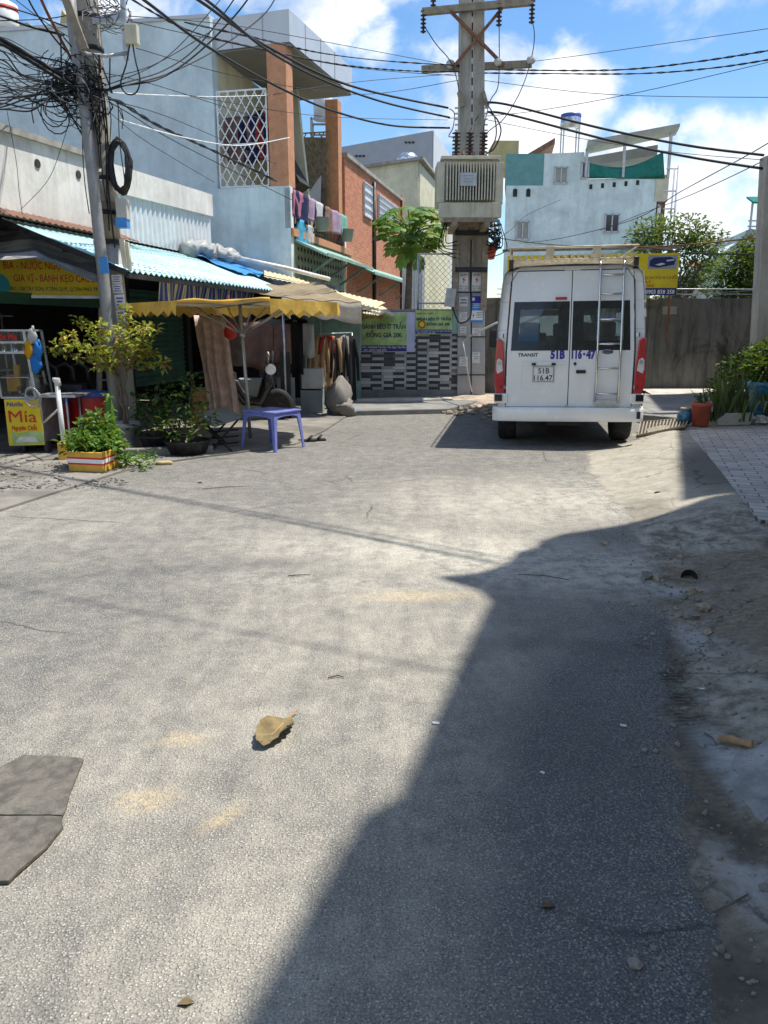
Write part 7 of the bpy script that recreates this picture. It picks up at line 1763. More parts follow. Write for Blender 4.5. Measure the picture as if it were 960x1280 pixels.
# steel side tray with rolled hose
m = MB(); m.box(CPn.uz(cu(66), cz(496), -.28), (.62, .5, .03)); m.build('side_tray', M['steel'], ct, bevel=.006)
m = MB(); m.tube([CPn.uz(cu(84), cz(498), -.05), CPn.uz(cu(84), .02, -.05)], .014, 8); m.tube([CPn.uz(cu(84), cz(498), -.5), CPn.uz(cu(84), .02, -.5)], .014, 8); m.build('tray_leg', M['steel'], ct)
m = MB(); c = CPn.uz(cu(47), cz(497), .06)
for k in range(4):
    m.tube([c + V((.10*cos(q*.42)*(1-.1*k), -.01*k, .11*sin(q*.42)*(1-.12*k)+.02*k)) for q in range(16)], .007, 6, caps=False)
o = m.build('wire_coil', M['steel']); tag(o, 'coiled silver wire basket hooked on the corner of the juice cart', 'coil')
# bags hanging from the cart cabinet corner
def bag(name, px, py0, py1, w, mat, label, rz=0):
    a = P(px, py0, 9.25); b = P(px, py1, 9.25); h = a.z-b.z; m = MB()
    m.blob(b+V((0, 0, h*.42)), (w/2, w*.33, h*.46), 14, .35, hash(label) % 17, rz); m.tube([a, a.lerp(b, .3)], [.012, w*.25], 8)
    tag(m.build(name, M[mat], weld=.0005), label, 'bag', 'bags hanging on the juice cart')
bag('plastic_bag', 37, 424, 448, .11, 'bag_yellow', 'yellow plastic bag hanging on the juice cart')
bag('plastic_bag', 48, 424, 447, .10, 'bag_blue', 'light blue plastic bag hanging beside the yellow one')
bag('plastic_bag', 46, 440, 465, .13, 'bag_blue', 'lower blue plastic bag hanging on the juice cart')
bag('plastic_bag', 41, 407, 430, .09, 'bag_clear', 'clear knotted plastic bag at the cart cabinet top')

# red coolers and stacked dark chairs behind the cart
def cooler(px0, px1, py0, py1, Y, label):
    a, b = P(px0, py1, Y), P(px1, py0, Y); t = thing('cooler_box', label, 'cooler', ((a.x+b.x)/2, Y, 0)); m = MB(); r = (b.x-a.x)/2
    m.lathe(((a.x+b.x)/2, Y+.2, 0.02), [(r*.8, 0), (r*.9, .1), (r, b.z-.08), (r*.99, b.z-.06)], 22, sy=.75); m.build('tub', M['cooler_red'], t)
    m = MB(); m.lathe(((a.x+b.x)/2, Y+.2, b.z-.06), [(r*1.03, 0), (r*1.05, .03), (r*1.03, .06), (r*.6, .09), (0, .1)], 22, sy=.75); m.build('lid', M['cooler_blue'], t)
cooler(87, 131, 492, 560, 9.9, 'round red cooler tub with blue rim right of the juice cart')
cooler(54, 84, 499, 560, 10.0, 'dim red cooler tub half behind the white pipe')
st_c = thing('chair_stack', 'black plastic chair leaning on the counter behind the juice cart', 'chair', P(75, 495, 10.1))
c = P(78, 490, 10.1)
for k, dx in enumerate((-.15, 0.02, .17)):
    m = MB(); m.tube([c+V((dx-.13, .1*k, 0)), c+V((dx-.10, .1*k, .32)), c+V((dx, .1*k+.02, .36)), c+V((dx+.10, .1*k, .30)), c+V((dx+.12, .1*k, 0))], .026, 8); 
    m.build('back_hoop', M['black_plastic'], st_c)
m = MB(); m.box(c+V((0, .12, .05)), (.55, .3, .1)); m.build('seat', M['black_plastic'], st_c, bevel=.02)
m = MB()
for dx in (-.22, .22): 
    for dy in (-.02, .26): m.tube([c+V((dx, dy, .02)), (c.x+dx, c.y+dy, .01)], .018, 6)
m.build('leg', M['black_plastic'], st_c)
# white PVC stand pipe
m = MB(); a = P(71, 478, 8.9); b = P(82, 572, 8.9); b.z = 0.0; m.tube([b, a], .028, 10); m.tube([a+V((-.03, 0, .02)), a+V((.005, 0, .03)), a+V((.01, 0, -.04))], .038, 10); m.tube([a.lerp(b, .32), P(55, 528, 9.2)], .012, 6)
tag(m.build('stand_pipe', M['pvc']), 'leaning white plastic stand pipe in front of juice cart', 'pipe')
# glimpsed metal frame in the dark
m = MB(); 
for (a, b) in (((122, 455), (122, 492)), ((122, 457), (140, 457)), ((122, 475), (140, 475)), ((140, 457), (140, 492))): m.beam(P(*a, 10.9), P(*b, 10.9), .02, .02)
a = P(122, 492, 10.9); m.beam(a, (a.x, a.y, 0), .02, .02); a = P(140, 492, 10.9); m.beam(a, (a.x, a.y, 0), .02, .02)
tag(m.build('steel_rack', M['steel']), 'plain steel frame rack in the dark shop behind the poles', 'rack')

# yellow foam crate planter
def gbox(px0, px1, py, h, d, Y=None):
    a, b = G(px0, py, .02), G(px1, py, .02); return a, b
a, b = G(86, 589, .022), G(129, 591, .022); c = G(150, 583, .022)
bd = (c-b); dpt = V((bd.x, bd.y, 0)); H = P(110, 562, a.y).z-.02
cr = thing('crate_planter', 'yellow foam crate with red and white stripes planted with herbs', 'planter', (a+c)/2)
def ringbox(z, g): 
    q = [a, b, b+dpt, a+dpt]; ce = (a+b+dpt+a+b+dpt)/4 if False else (a+b+b+dpt+a+dpt)/4
    return [V((p.x+(p.x-ce.x)*g, p.y+(p.y-ce.y)*g, z)) for p in q]
m = MB(); r0, r1, r2, r3 = ringbox(.022, -.02), ringbox(H, .03), ringbox(H, -.12), ringbox(H-.06, -.13); m.add(r0+r1+r2+r3, [(3, 2, 1, 0)]+[(i, (i+1) % 4, 4+(i+1) % 4, 4+i) for i in range(4)]+[(4+i, 4+(i+1) % 4, 8+(i+1) % 4, 8+i) for i in range(4)]+[(8+i, 8+(i+1) % 4, 12+(i+1) % 4, 12+i) for i in range(4)]+[(12, 13, 14, 15)])
bx = m.build('crate', M['styro'], cr, bevel=.008)
def band(z0, z1, mat, g):
    m = MB(); q0, q1 = ringbox(z0, -.02+.05*(z0/H)+g), ringbox(z1, -.02+.05*(z1/H)+g); m.add(q0+q1, [(i, (i+1) % 4, 4+(i+1) % 4, 4+i) for i in range(4)]); m.build('stripe', M[mat], bx)
band(H*.42, H*.76, 'red_ink', .008); band(H*.50, H*.68, 'white_ink', .016)
m = MB(); ce = (a+c)/2
q = ringbox(H-.02, -.14); m.add(q, [(0, 1, 2, 3)]); m.build('soil', M['soil'], cr)
m = MB()
for k in range(20): clump(m, V((RN.uniform(a.x, c.x), RN.uniform(a.y, c.y+.15), H+RN.uniform(0, .12))), .13, 42, .085, .05, -.2, 1)
for px, py in ((120, 525), (135, 545), (108, 540), (118, 552), (145, 560), (100, 560), (130, 532), (112, 530)): clump(m, P(px, py, 8.5), .15, 55, .09, .05, -.2, 1)
m.build('herbs', M['leaf_herb'], cr, uv=False, fix=False)
# cactus-like column behind the crate
m = MB(); a2 = P(143, 560, 8.75); b2 = P(134, 492, 8.75)
m.tube([(a2.x, 8.75, .1), a2.lerp(b2, .3), a2.lerp(b2, .7), b2], [.04, .05, .055, .02], 6); 
for k in range(26): p = a2.lerp(b2, RN.random()); leaf(m, p, rdir(-.2, .8), .1, .04)
tag(m.build('cactus_plant', M['leaf_herb'], uv=False), 'upright yellow green cactus column behind the foam crate', 'plant')
m = MB(); a3 = G(78, 575, .02); m.box((a3.x, a3.y+.1, .12), (.12, .22, .2), rz=.2); o = m.build('foam_box', M['styro'], bevel=.01); tag(o, 'small worn yellow foam box behind the white pipe', 'box')

# grey pot with the lime shrub in front of the poles
g0 = G(158, 560, .02); gz = P(158, 528, g0.y).z
pt = thing('potted_shrub', 'lime leaved shrub in a grey cement pot before the left pole', 'potted plant', (g0.x, g0.y, .02))
m = MB(); m.lathe((g0.x, g0.y, .02), [(.12, 0), (.13, .02), (.17, gz-.09), (.20, gz-.08), (.205, gz-.02), (.19, gz-.015), (.17, gz-.04), (0, gz-.05)], 20); m.build('pot', M['pot_grey'], pt)
m = MB(); root = V((g0.x, g0.y, gz-.05)); tips = []
sp = [(75, 432), (100, 402), (95, 428), (118, 420), (70, 437), (130, 440), (140, 412), (155, 400), (165, 418), (180, 410), (192, 412), (172, 440), (150, 432), (190, 440), (125, 408), (160, 388), (205, 455), (113, 438), (178, 428), (86, 418)]
hub = P(148, 470, g0.y-.02)
branch(m, root, hub, .022, .016, .05); branch(m, root+V((.03, 0, 0)), P(158, 462, g0.y), .018, .012, .08)
lf = MB()
for px, py in sp:
    e = P(px, py, g0.y+RN.uniform(-.35, .3)); s = hub if px < 150 else P(158, 462, g0.y)
    pts = branch(m, s, e, .010, .003, .10, 7)
    for q in range(2, len(pts)):
        for _ in range(5): 
            p = pts[q] + V((RN.gauss(0, .035), RN.gauss(0, .035), RN.gauss(0, .03))); leaf(lf, p, rdir(-.5, .8), RN.uniform(.06, .10), RN.uniform(.04, .058), droop=.3)
    clump(lf, e, .085, 18, .085, .052)
m.build('stems', M['bark'], pt, uv=False, fix=False); lf.build('leaves', M['leaf_lime'], pt, uv=False, fix=False)

# shaded pot plants and basins right of the pole
def potplant(name, label, base, pr, ph, potm, lm, pts, r, n, L, wd, sy=1):
    t = thing(name, label, 'potted plant', base); b = V(base); m = MB()
    m.lathe(b, [(pr*.75, 0), (pr*.8, .01), (pr, ph-.02), (pr*1.05, ph), (pr*.97, ph), (pr*.9, ph-.03), (0, ph-.03)], 18, sy=sy); m.build('pot', M[potm], t)
    m = MB(); s = MB()
    for x, y, z in pts:
        e = b + V((x, y, z)); branch(s, b+V((x*.2, y*.2, ph-.04)), e, .008, .004, .1, 4); clump(m, e, r, n, L, wd, -.3, 1)
    s.build('stems', M['bark'], t, uv=False, fix=False); m.build('leaves', M[lm], t, uv=False, fix=False); return t
q = G(195, 566, .02); potplant('potted_plant', 'leafy green plant in a low black pot right of the left pole', (q.x, q.y+.2, .02), .25, .2, 'black_plastic', 'leaf_deep', [(-.2, 0, .55), (0, .1, .7), (.2, 0, .5), (-.05, -.1, .4), (.15, -.15, .35), (-.25, .1, .35)], .2, 45, .10, .055)
q = G(230, 570, .02); potplant('potted_plant', 'bushy plant in a wide black basin beside the folding chair', (q.x, q.y+.2, .02), .28, .17, 'black_plastic', 'leaf_deep', [(-.25, 0, .42), (0, .05, .62), (.22, 0, .45), (.1, -.15, .35), (-.15, -.15, .34), (.05, .15, .8)], .19, 45, .10, .05)
q = G(168, 584, .02); m = MB()
for k in range(9): clump(m, V((q.x+RN.uniform(-.22, .3), q.y+RN.uniform(-.1, .15), .05+RN.uniform(0, .08))), .08, 18, .07, .045, -.1, 1)
tag(m.build('weeds', M['leaf_herb'], uv=False, fix=False), 'low weeds sprouting along the kerb by the grey pot', 'weeds', None, 'stuff')
m = MB(); q = G(180, 571, .02); m.beam((q.x-.25, q.y+.05, .06), (q.x+.75, q.y+.35, .06), .14, .1); o = m.build('kerb_stone', M['step'], bevel=.015); tag(o, 'dark kerb stone under the pot plants', 'kerb')
m = MB(); q = G(205, 581); m.blob(q+V((0, 0, .022)), (.10, .035, .025), 12, .25, 3, .1); tag(m.build('dropped_fruit', M['yellow_wall'], weld=.0005), 'small yellow fruit lying on the road edge below the basin', 'fruit')

# parasol
uc = V((-1.95, 10.75, 0)); zr0 = 1.815; zh = 1.85; Ru = 1.44
pa = thing('parasol', 'low yellow market parasol with scalloped fringe and rolled front', 'parasol', (uc.x+.1, uc.y, 0))
base_pt = G(311, 551); hubp = V((uc.x, uc.y, zh-.02))
m = MB(); m.tube([(base_pt.x, uc.y-.02, 0), hubp], .024, 12); m.build('pole', M['steel'], pa)
cor = [V((uc.x+Ru*cos(pi/8+k*pi/4+rad(2)), uc.y+Ru*sin(pi/8+k*pi/4+rad(2)), zr0+.02*RN.uniform(-1, 1))) for k in range(8)]
m = MB()
for k in range(8):
    a, b = cor[k], cor[(k+1) % 8]
    def pn_(i, j, a=a, b=b): 
        p = a.lerp(b, i); p = hubp.lerp(p, j)+V((0, 0, .03)); return p - V((0, 0, .05*sin(pi*j)*sin(pi*i)))
    m.grid(pn_, 6, 6)
m.build('canopy', M['canopy_cloth'], pa, weld=.001)
m = MB()
for k in range(8):
    e = cor[k]; m.tube([hubp, hubp.lerp(e, .98)+V((0, 0, .0))], .011, 6)
    m.tube([hubp.lerp(e, .5)-V((0, 0, .01)), V((uc.x+.015, uc.y, zh-.42))], .009, 6)
m.lathe((uc.x+.015, uc.y, zh-.45), [(.04, 0), (.045, .03), (.04, .07)], 10); m.build('ribs', M['steel'], pa)
for k in range(8):
    a, b = cor[k], cor[(k+1) % 8]; mid = (a+b)/2
    front = mid.y < uc.y-1.2
    if front:
        m = MB(); m.tube([a.lerp(b, t)+V((0, -.015, .015+.012*sin(t*9))) for t in [i/10 for i in range(11)]], [.014+.012*sin(i*.8)**2 for i in range(11)], 8); m.build('rolled_fringe', M['yellow_canvas'], pa); continue
    h = .18
    def vl(i, j, a=a, b=b, h=h):
        p = a.lerp(b, i); return p + V((0, 0, .03-h*j*(.62+.38*abs(2*((i*5) % 1)-1)))) + V((.02*sin(i*11)*j, .02*cos(i*7)*j, 0))
    m = MB(); m.grid(vl, 40, 3); m.build('fringe', M['yellow_canvas'], pa)

# blue table
tA = G(309, 563); tB = G(345, 566.5); tC = G(371, 559.5); tD = G(337, 553)
cx = (tA.x+tC.x)/2; cy = (tA.y+tB.y+tC.y+tD.y)/4+.02
tb = thing('plastic_table', 'small blue purple plastic table under the parasol', 'table', (cx, cy, 0), rad(-33)); tm = mw(tb); TH = .50
hw = .27
def tq_(m, name, mat, par=None, **k): m.xform(tm); return m.build(name, mat, par or tb, **k)
m = MB(); m.box((0, 0, TH-.012), (hw*2, hw*2, .024)); tq_(m, 'tabletop', M['blue_table'], bevel=.01)
m = MB()
for sg in (-1, 1):
    for ax in (0, 1):
        n = 12; vs = []
        for i in range(n+1):
            t = -1+2*i/n; dz = .045+.055*abs(t)**3; p = (t*(hw-.012), sg*(hw-.014)) if ax == 0 else (sg*(hw-.014), t*(hw-.012)); vs += [V((p[0], p[1], TH-.02)), V((p[0]*1.01, p[1]*1.01, TH-.02-dz))]
        m.add(vs, [(2*i, 2*i+2, 2*i+3, 2*i+1) for i in range(n)])
tq_(m, 'apron', M['blue_table'])
for sx in (-1, 1):
    for sy in (-1, 1):
        m = MB(); vs = []
        for z, w_, o_ in ((0, .036, .035), (.25, .045, .015), (TH-.06, .065, 0), (TH-.02, .085, 0)):
            X = hw-.012+o_
            for i, j in ((0, 0), (-1, 0), (-1, -.3), (-.3, -.3), (-.3, -1), (0, -1)): vs.append(V((sx*(X+i*w_), sy*(X+j*w_), z)))
        m.add(vs, [(r*6+k, r*6+(k+1) % 6, (r+1)*6+(k+1) % 6, (r+1)*6+k) for r in range(3) for k in range(6)]+[tuple(range(6)), tuple(range(18, 24))]); tq_(m, 'leg', M['blue_table'])
# sandals
for k, (px, py) in enumerate(((384, 552), (396, 551))):
    q = G(px, py); t = thing('sandal', ['left black rubber sandal beside the blue table', 'right black rubber sandal farther from the blue table'][k], 'sandal', q, 0, 'pair of black sandals'); m = MB()
    m.box(q+V((0, 0, .016)), (.25, .10, .03), rz=.1+.1*k); m.build('sole', M['rubber'], t, bevel=.012)
    m = MB(); m.tube([q+V((.02, -.05, .03)), q+V((.06, 0, .075)), q+V((.02, .05, .03))], .018, 8); m.build('strap', M['black_plastic'], t)
# dark folding chair with blanket
fc_ = thing('folding_chair', 'dark folding chair with grey seat beside the hanging curtain', 'chair', G(270, 566, .02)); q = G(275, 560, .02)
m = MB(); p0, p1, p2, p3 = P(246, 516, 10.3), P(268, 531, 9.9), P(302, 520, 10.2), P(282, 508, 10.6); m.prism([p0, p1, p2, p3], (0, 0, -.035)); m.build('seat', M['grey_board'], fc_, bevel=.008)
for (a, b) in (((258, 535, 10.0), (290, 575, 9.5)), ((298, 524, 10.2), (266, 572, 9.6)), ((252, 525, 10.4), (282, 560, 10.2)), ((290, 520, 10.5), (262, 556, 10.4))):
    m = MB(); e = P(*b); e.z = max(e.z, .03); m.tube([P(*a), e], .014, 8); m.build('leg', M['dark_metal'], fc_)
m = MB()
for y in (540, 548, 556): m.tube([P(262, y, 10.0), P(298, y-3, 10.0)], .012, 6)
m.build('stretcher', M['dark_metal'], fc_)
# hanging curtain
cy_ = 11.9
def curt(i, j):
    xa = 242+(264-242)*j; xb = 281+(301-281)*j; p = P(xa+(xb-xa)*i, 394+(130+6*(1-i))*j, cy_-.5*j); return p + V((.02*mnoise.noise(V((i*5, j*3, 2))), .045*sin(i*19+j*2+2.2*mnoise.noise(V((i*3, j*2, 7))))*(.4+.6*j), 0))
o = slab(curt, 48, 16, .004, 'curtain', M['curtain']); tag(o, 'pinkish brown curtain hanging slanted under the parasol', 'curtain')
# scooter in the shade
sY = 13.0; s0 = P(304, 515, sY)
sc_ = thing('scooter', 'dark parked scooter in the shade behind the blue table', 'motor scooter', (s0.x, sY, 0))
sx = s0.x
for x in (sx-.62, sx+.58):
    m = MB(); m.lathe((x, sY-.06, .27), [(.20, 0), (.26, .01), (.27, .05), (.26, .10), (.20, .11)], 22, axis=(0, 1, 0)); m.build('wheel', M['rubber'], sc_)
m = MB(); m.tube([(sx-.75, sY, .62), (sx-.5, sY, .66), (sx-.1, sY, .6), (sx+.05, sY, .34), (sx+.3, sY, .32), (sx+.42, sY, .6), (sx+.46, sY, .85)], [.07, .13, .12, .1, .09, .11, .06], 10); m.build('body', M['gloss_black'], sc_)
m = MB(); m.tube([(sx-.75, sY, .76), (sx-.4, sY, .78), (sx-.1, sY, .74)], [.08, .11, .07], 10); m.build('seat', M['black_plastic'], sc_)
m = MB(); m.tube([(sx+.46, sY-.3, .98), (sx+.46, sY, .92), (sx+.46, sY+.3, .98)], .018, 8); m.tube([(sx+.46, sY, .9), (sx+.58, sY, .28)], .03, 8); m.build('handlebar', M['dark_metal'], sc_)
for dy in (-.26, .26):
    m = MB(); m.lathe((sx+.5, sY+dy, 1.10), [(.05, 0), (.055, .01), (.04, .025)], 12, axis=(-1, -.4, 0)); m.tube([(sx+.48, sY+dy, .97), (sx+.5, sY+dy, 1.07)], .008, 6); m.build('mirror', M['board'], sc_)
m = MB(); m.lathe((sx+.5, sY-.1, .86), [(.0, -.02), (.07, 0), (.09, .03)], 12, axis=(.2, -1, .1)); m.build('headlight', M['lamp_clear'], sc_)
# clothes rail and stacked goods by the second shop
rY = 14.6
rk_ = thing('clothes_rail', 'steel clothes rail hung with garments at the shop corner', 'clothes rail', P(412, 510, rY))
ra, rb = P(392, 418, rY), P(440, 416, rY+.5)
m = MB(); m.tube([ra, rb], .014, 8); m.build('rail', M['steel'], rk_)
for p in (ra, rb):
    m = MB(); m.tube([p, (p.x, p.y, .02)], .014, 8); m.build('upright', M['steel'], rk_)
rd = (rb-ra).normalized(); RL = (rb-ra).length
for t, mt, w_, h_, lb, sl in ((.12, 'skin_tan', .34, 1.0, 'tan jacket at the left end of the clothes rail', True), (.34, 'red_cloth', .26, .5, 'red top hanging between tan garments on the rail', True), (.45, 'skin_tan', .34, 1.02, 'lighter tan shirt in the middle of the clothes rail', True),
                              (.66, 'black_cloth', .30, 1.15, 'black dress on the clothes rail beside the tan shirt', True), (.80, 'grey_cloth', .26, 1.25, 'long grey garment near the right end of the rail', False), (.94, 'black_cloth', .3, 1.3, 'long black coat at the right end of the rail', True)):
    hanging('garment', mt, ra.lerp(rb, t)+V((0, -.06, -.03)), rd, w_, h_, lb, 'garment', 'garments on the clothes rail', nrm=V((0, -1, 0)), sleeves=sl, taper=.25)
for k, (px, mt, lb) in enumerate(((345, 'black_cloth', 'dark garment hanging deep in the second shop left'), (358, 'grey_cloth', 'grey garment hanging deep in the second shop'), (371, 'black_cloth', 'dark garment hanging near the shop pillar'))):
    hanging('garment', mt, P(px, 398, 15.0), V((1, 0, 0)), .36, .7, lb, 'garment', 'garments inside the second shop', nrm=V((0, -1, 0)), sleeves=True)
def gcube(name, label, cat, px0, px1, py0, py1, Y, d, mat, rz=0, bev=.01, gz0=None):
    a, b = P(px0, py1, Y), P(px1, py0, Y); z0 = a.z if gz0 is None else gz0; m = MB()
    m.box(((a.x+b.x)/2, Y+d/2, (z0+b.z)/2), (b.x-a.x, d, b.z-z0), rz=rz); return tag(m.build(name, M[mat], bevel=bev), label, cat)
gcube('storage_box', 'off white storage box stacked under the tan jacket', 'box', 377, 403, 461, 486, 14.0, .4, 'board')
gcube('storage_box', 'lower storage box with faded sides under the off white one', 'box', 376, 403, 488, 516, 14.0, .45, 'grey_board', 0, .01, .02)
gcube('leaning_board', 'grey green board leaning inside the second shop', 'board', 347, 368, 472, 512, 13.6, .04, 'grey_board', 0, .004, .02)
gcube('cabinet', 'low dark cabinet behind the parasol pole', 'cabinet', 296, 336, 474, 512, 13.0, .4, 'grey_board', 0, .01, .02)
m = MB(); a, b = P(408, 517, 13.7), P(438, 478, 13.7)
m.blob(((a.x+b.x)/2, 13.8, .30), ((b.x-a.x)*.5, .22, .36), 16, .25, 4); m.blob(((a.x+b.x)/2+.1, 13.7, .14), ((b.x-a.x)*.45, .2, .16), 14, .4, 9)
tag(m.build('woven_sack', M['sack'], weld=.0005), 'pile of pale woven sacking under the clothes rail', 'sack')
m = MB(); q = G(430, 519); 
for k in range(5): m.blob((q.x-.18+.1*k, q.y+.1-.02*k, .05), (.13, .1, .06), 10, .5, k+20, k)
tag(m.build('blue_sheet', M['blue_tarp'], weld=.0005), 'crumpled blue plastic sheet at the foot of the pale sacks', 'plastic sheet')
# red lantern hanging behind parasol
m = MB(); c = P(288, 413, 11.6); m.lathe(c-V((0, 0, .13)), [(.03, 0), (.09, .04), (.10, .12), (.07, .2), (.02, .24)], 14); m.tube([c+V((0, 0, .1)), c+V((0, 0, .5))], .005, 5); tag(m.build('red_lantern', M['red_ink']), 'small red lantern hanging beside the curtain', 'lantern')

# muted clutter deep under the awnings
for px, py, Y, w_, h_, mt, lb in ((322, 402, 13.6, .5, .8, 'brown_cloth', 'dull brown cloth hanging behind the parasol pole'), (338, 398, 14.0, .45, 1.0, 'grey_cloth', 'grey blanket hanging right of the parasol pole in the shade'), (352, 404, 13.7, .3, .7, 'brown_cloth', 'narrow brown cloth hanging beside the grey blanket'), (366, 402, 13.9, .34, .9, 'black_cloth', 'black cloth hanging under the canvas awning'), (382, 404, 14.3, .3, .6, 'white_cloth', 'small greyish white cloth hanging beside the clothes rail')):
    hanging('hanging_cloth', mt, P(px, py, Y), V((1, .1, 0)), w_, h_, lb, 'cloth', 'cloths hung in the shaded stall', nrm=V((0, -1, 0)))
gcube('storage_box', 'flattened brown carton standing behind the folding chair', 'box', 238, 256, 486, 524, 11.6, .3, 'wood', .3, .01, .02)
gcube('leaning_board', 'dark board leaning between the cabinet and storage boxes', 'board', 352, 362, 440, 520, 13.2, .05, 'dark_metal', 0, .004, .02)
# ================================================================= right side plants and pots
PZ = KZ+.012
q = G(875, 532, PZ); ph_ = P(875, 503, q.y).z-PZ
t = thing('clay_pot', 'red clay pot with dark succulent at the end of the drain grate', 'potted plant', q)
m = MB(); m.lathe(q, [(.105, 0), (.115, .01), (.13, ph_-.06), (.142, ph_-.055), (.142, ph_), (.125, ph_), (.115, ph_-.04), (0, ph_-.04)], 22); m.build('pot', M['terracotta'], t)
m = MB(); clump(m, q+V((0, 0, ph_+.04)), .1, 70, .06, .03, 0, 1); m.build('succulent', M['leaf_deep'], t, uv=False, fix=False)
q = G(860, 531, PZ); t = thing('glazed_pot', 'small blue glazed pot tucked behind the red pot', 'pot', q); m = MB(); m.lathe(q+V((-.02, .08, 0)), [(.07, 0), (.105, .05), (.115, .12), (.085, .19), (.07, .2), (.08, .22), (.06, .22), (.05, .16)], 20); m.build('pot', M['blue_pot'], t)
m = MB(); m.lathe(q+V((-.02, .08, .215)), [(.082, 0), (.07, .025), (0, .03)], 16); m.build('rim', M['yellow_wall'], t)
# snake plant in a white planter
a, b = G(898, 532, PZ), G(938, 531, PZ); hz = P(918, 517, a.y).z
sp = thing('snake_plant', 'sword leaved snake plant in a chipped white trough planter', 'potted plant', (a+b)/2)
m = MB(); m.prism([a, b, b+V((.03, 0, hz-PZ)), a+V((.10, 0, hz-PZ)), a+V((.05, 0, (hz-PZ)*.7)), a+V((-.02, 0, .06))], (.03, .28, 0)); m.build('trough', M['pale_conc'], sp, bevel=.008)
m = MB()
for k in range(70):
    px = RN.uniform(890, 942); p = V((P(px, 520, a.y).x, a.y+RN.uniform(.02, .3), PZ+.05)); L = RN.uniform(.35, .85)*(1 if 905 < px else .75); dx, dy = RN.gauss(0, .16), RN.gauss(0, .12); w_ = RN.uniform(.022, .036); s = V((cos(k*1.7), sin(k*1.7), 0))
    mid = p + V((dx*.45, dy*.45, L*.55)); tip = p + V((dx, dy, L)); n = s.cross(V((0, 0, 1)))
    m.add([p-s*w_*.6, p+s*w_*.6, mid+s*w_, mid-s*w_, tip, mid+n*w_*.4, p+n*w_*.4], [(0, 6, 5, 3), (6, 1, 2, 5), (3, 5, 4), (5, 2, 4)])
m.build('sword_leaves', M['leaf_snake'], sp, uv=False, fix=False)
def bush(name, label, base, clumps, lm, n, L, wd, group=None):
    t = thing(name, label, 'bush', base); b = V(base); m = MB(); s = MB()
    for x, y, z, r in clumps: branch(s, b+V((x*.15, y*.15, 0)), b+V((x, y, z)), .014, .005, .1, 5); clump(m, b+V((x, y, z)), r, n, L, wd, -.4, .9)
    s.build('stems', M['bark'], t, uv=False, fix=False); m.build('leaves', M[lm], t, uv=False, fix=False)
b0 = V((P(920, 470, 12.9).x, 12.9, PZ))
bush('leafy_bush', 'dark leafy bush behind the snake plant', b0, [(P(px, py, Y).x-b0.x, Y-b0.y, P(px, py, Y).z-PZ, r) for px, py, Y, r in ((905, 475, 12.9, .24), (915, 460, 12.9, .26), (930, 455, 13, .28), (945, 465, 12.8, .28), (925, 475, 12.7, .25), (900, 490, 12.8, .2), (938, 445, 13, .25))], 'leaf_deep', 160, .10, .05)
b1 = V((P(958, 450, 12.2).x, 12.2, PZ))
bush('leafy_bush', 'taller glossy bush at the frame edge below the tan pillar', b1, [(P(px, py, Y).x-b1.x, Y-b1.y, P(px, py, Y).z-PZ, r) for px, py, Y, r in ((955, 448, 12.3, .25), (965, 440, 12.3, .3), (950, 460, 12.1, .22), (970, 465, 12.1, .3), (958, 475, 12, .25), (985, 450, 12.2, .35))], 'leaf_dark', 170, .13, .06)
m = MB(); c = G(948, 508, PZ); m.lathe((P(956, 480, 12.0).x, 12.0, PZ), [(.2, 0), (.24, .05), (.28, .5), (.3, .56), (.26, .56), (.25, .5)], 20); o = m.build('planter_tub', M['blue_pot']); tag(o, 'blue green glazed tub under the bush at the frame edge', 'planter')
# arching palm like leaves at the frame edge
m = MB(); b2 = V((P(962, 525, 11.5).x, 11.5, PZ))
for k in range(30):
    an = RN.uniform(0, 6.28); L = RN.uniform(.4, .75); d = V((cos(an), sin(an), 0)); w_ = .022; s = d.cross(V((0, 0, 1))); pts = [b2, b2+d*L*.3+V((0, 0, L*.55)), b2+d*L*.7+V((0, 0, L*.6)), b2+d*L*1.05+V((0, 0, L*.3))]
    m.add([p+s*w_*f*sg for p, f in zip(pts, (.5, 1, .9, .05)) for sg in (-1, 1)], [(2*i, 2*i+1, 2*i+3, 2*i+2) for i in range(3)])
tag(m.build('arching_plant', M['leaf_snake'], uv=False, fix=False), 'arching strap leaved plant at the right frame edge', 'plant')
m = MB(); c = G(950, 531, PZ)
for k in range(7): m.blob((c.x-.25+.16*k, c.y+.08+.1*RN.random(), PZ+.05), (.10, .09, .08), 9, .4, k+40, k)
tag(m.build('planter_stones', M['pale_conc'], weld=.0005), 'pale stones lining the planting strip right of the trough', 'stones', None, 'stuff')

# drain grate
ga, gb, gc, gd = G(797, 549, .0), G(856, 541, .12), G(860, 531, .12), G(800, 540, .0)
for p in (ga, gb, gc, gd): p.z = max(verge_z(p.x, p.y), KZ+.035 if p.x > 4.0 else 0)+.016
gr = thing('drain_grate', 'rusty barred drain grate bridging the gutter behind the van', 'drain grate', (ga+gc)/2)
m = MB(); m.quad(ga+V((0, 0, .008)), gb+V((0, 0, .008)), gc+V((0, 0, .008)), gd+V((0, 0, .008))); m.build('gutter_dark_sheet', M['dark'], gr)  # dark sheet laid on the ground in place of the shaded gutter
m = MB()
for k in range(15): m.beam(ga.lerp(gb, k/14)+V((0, 0, .014)), gd.lerp(gc, k/14)+V((0, 0, .014)), .018, .02)
m.beam(ga+V((0, 0, .012)), gb+V((0, 0, .012)), .03, .03); m.beam(gd+V((0, 0, .012)), gc+V((0, 0, .012)), .03, .03); m.build('grate_bars', M['brown_steel'], gr)

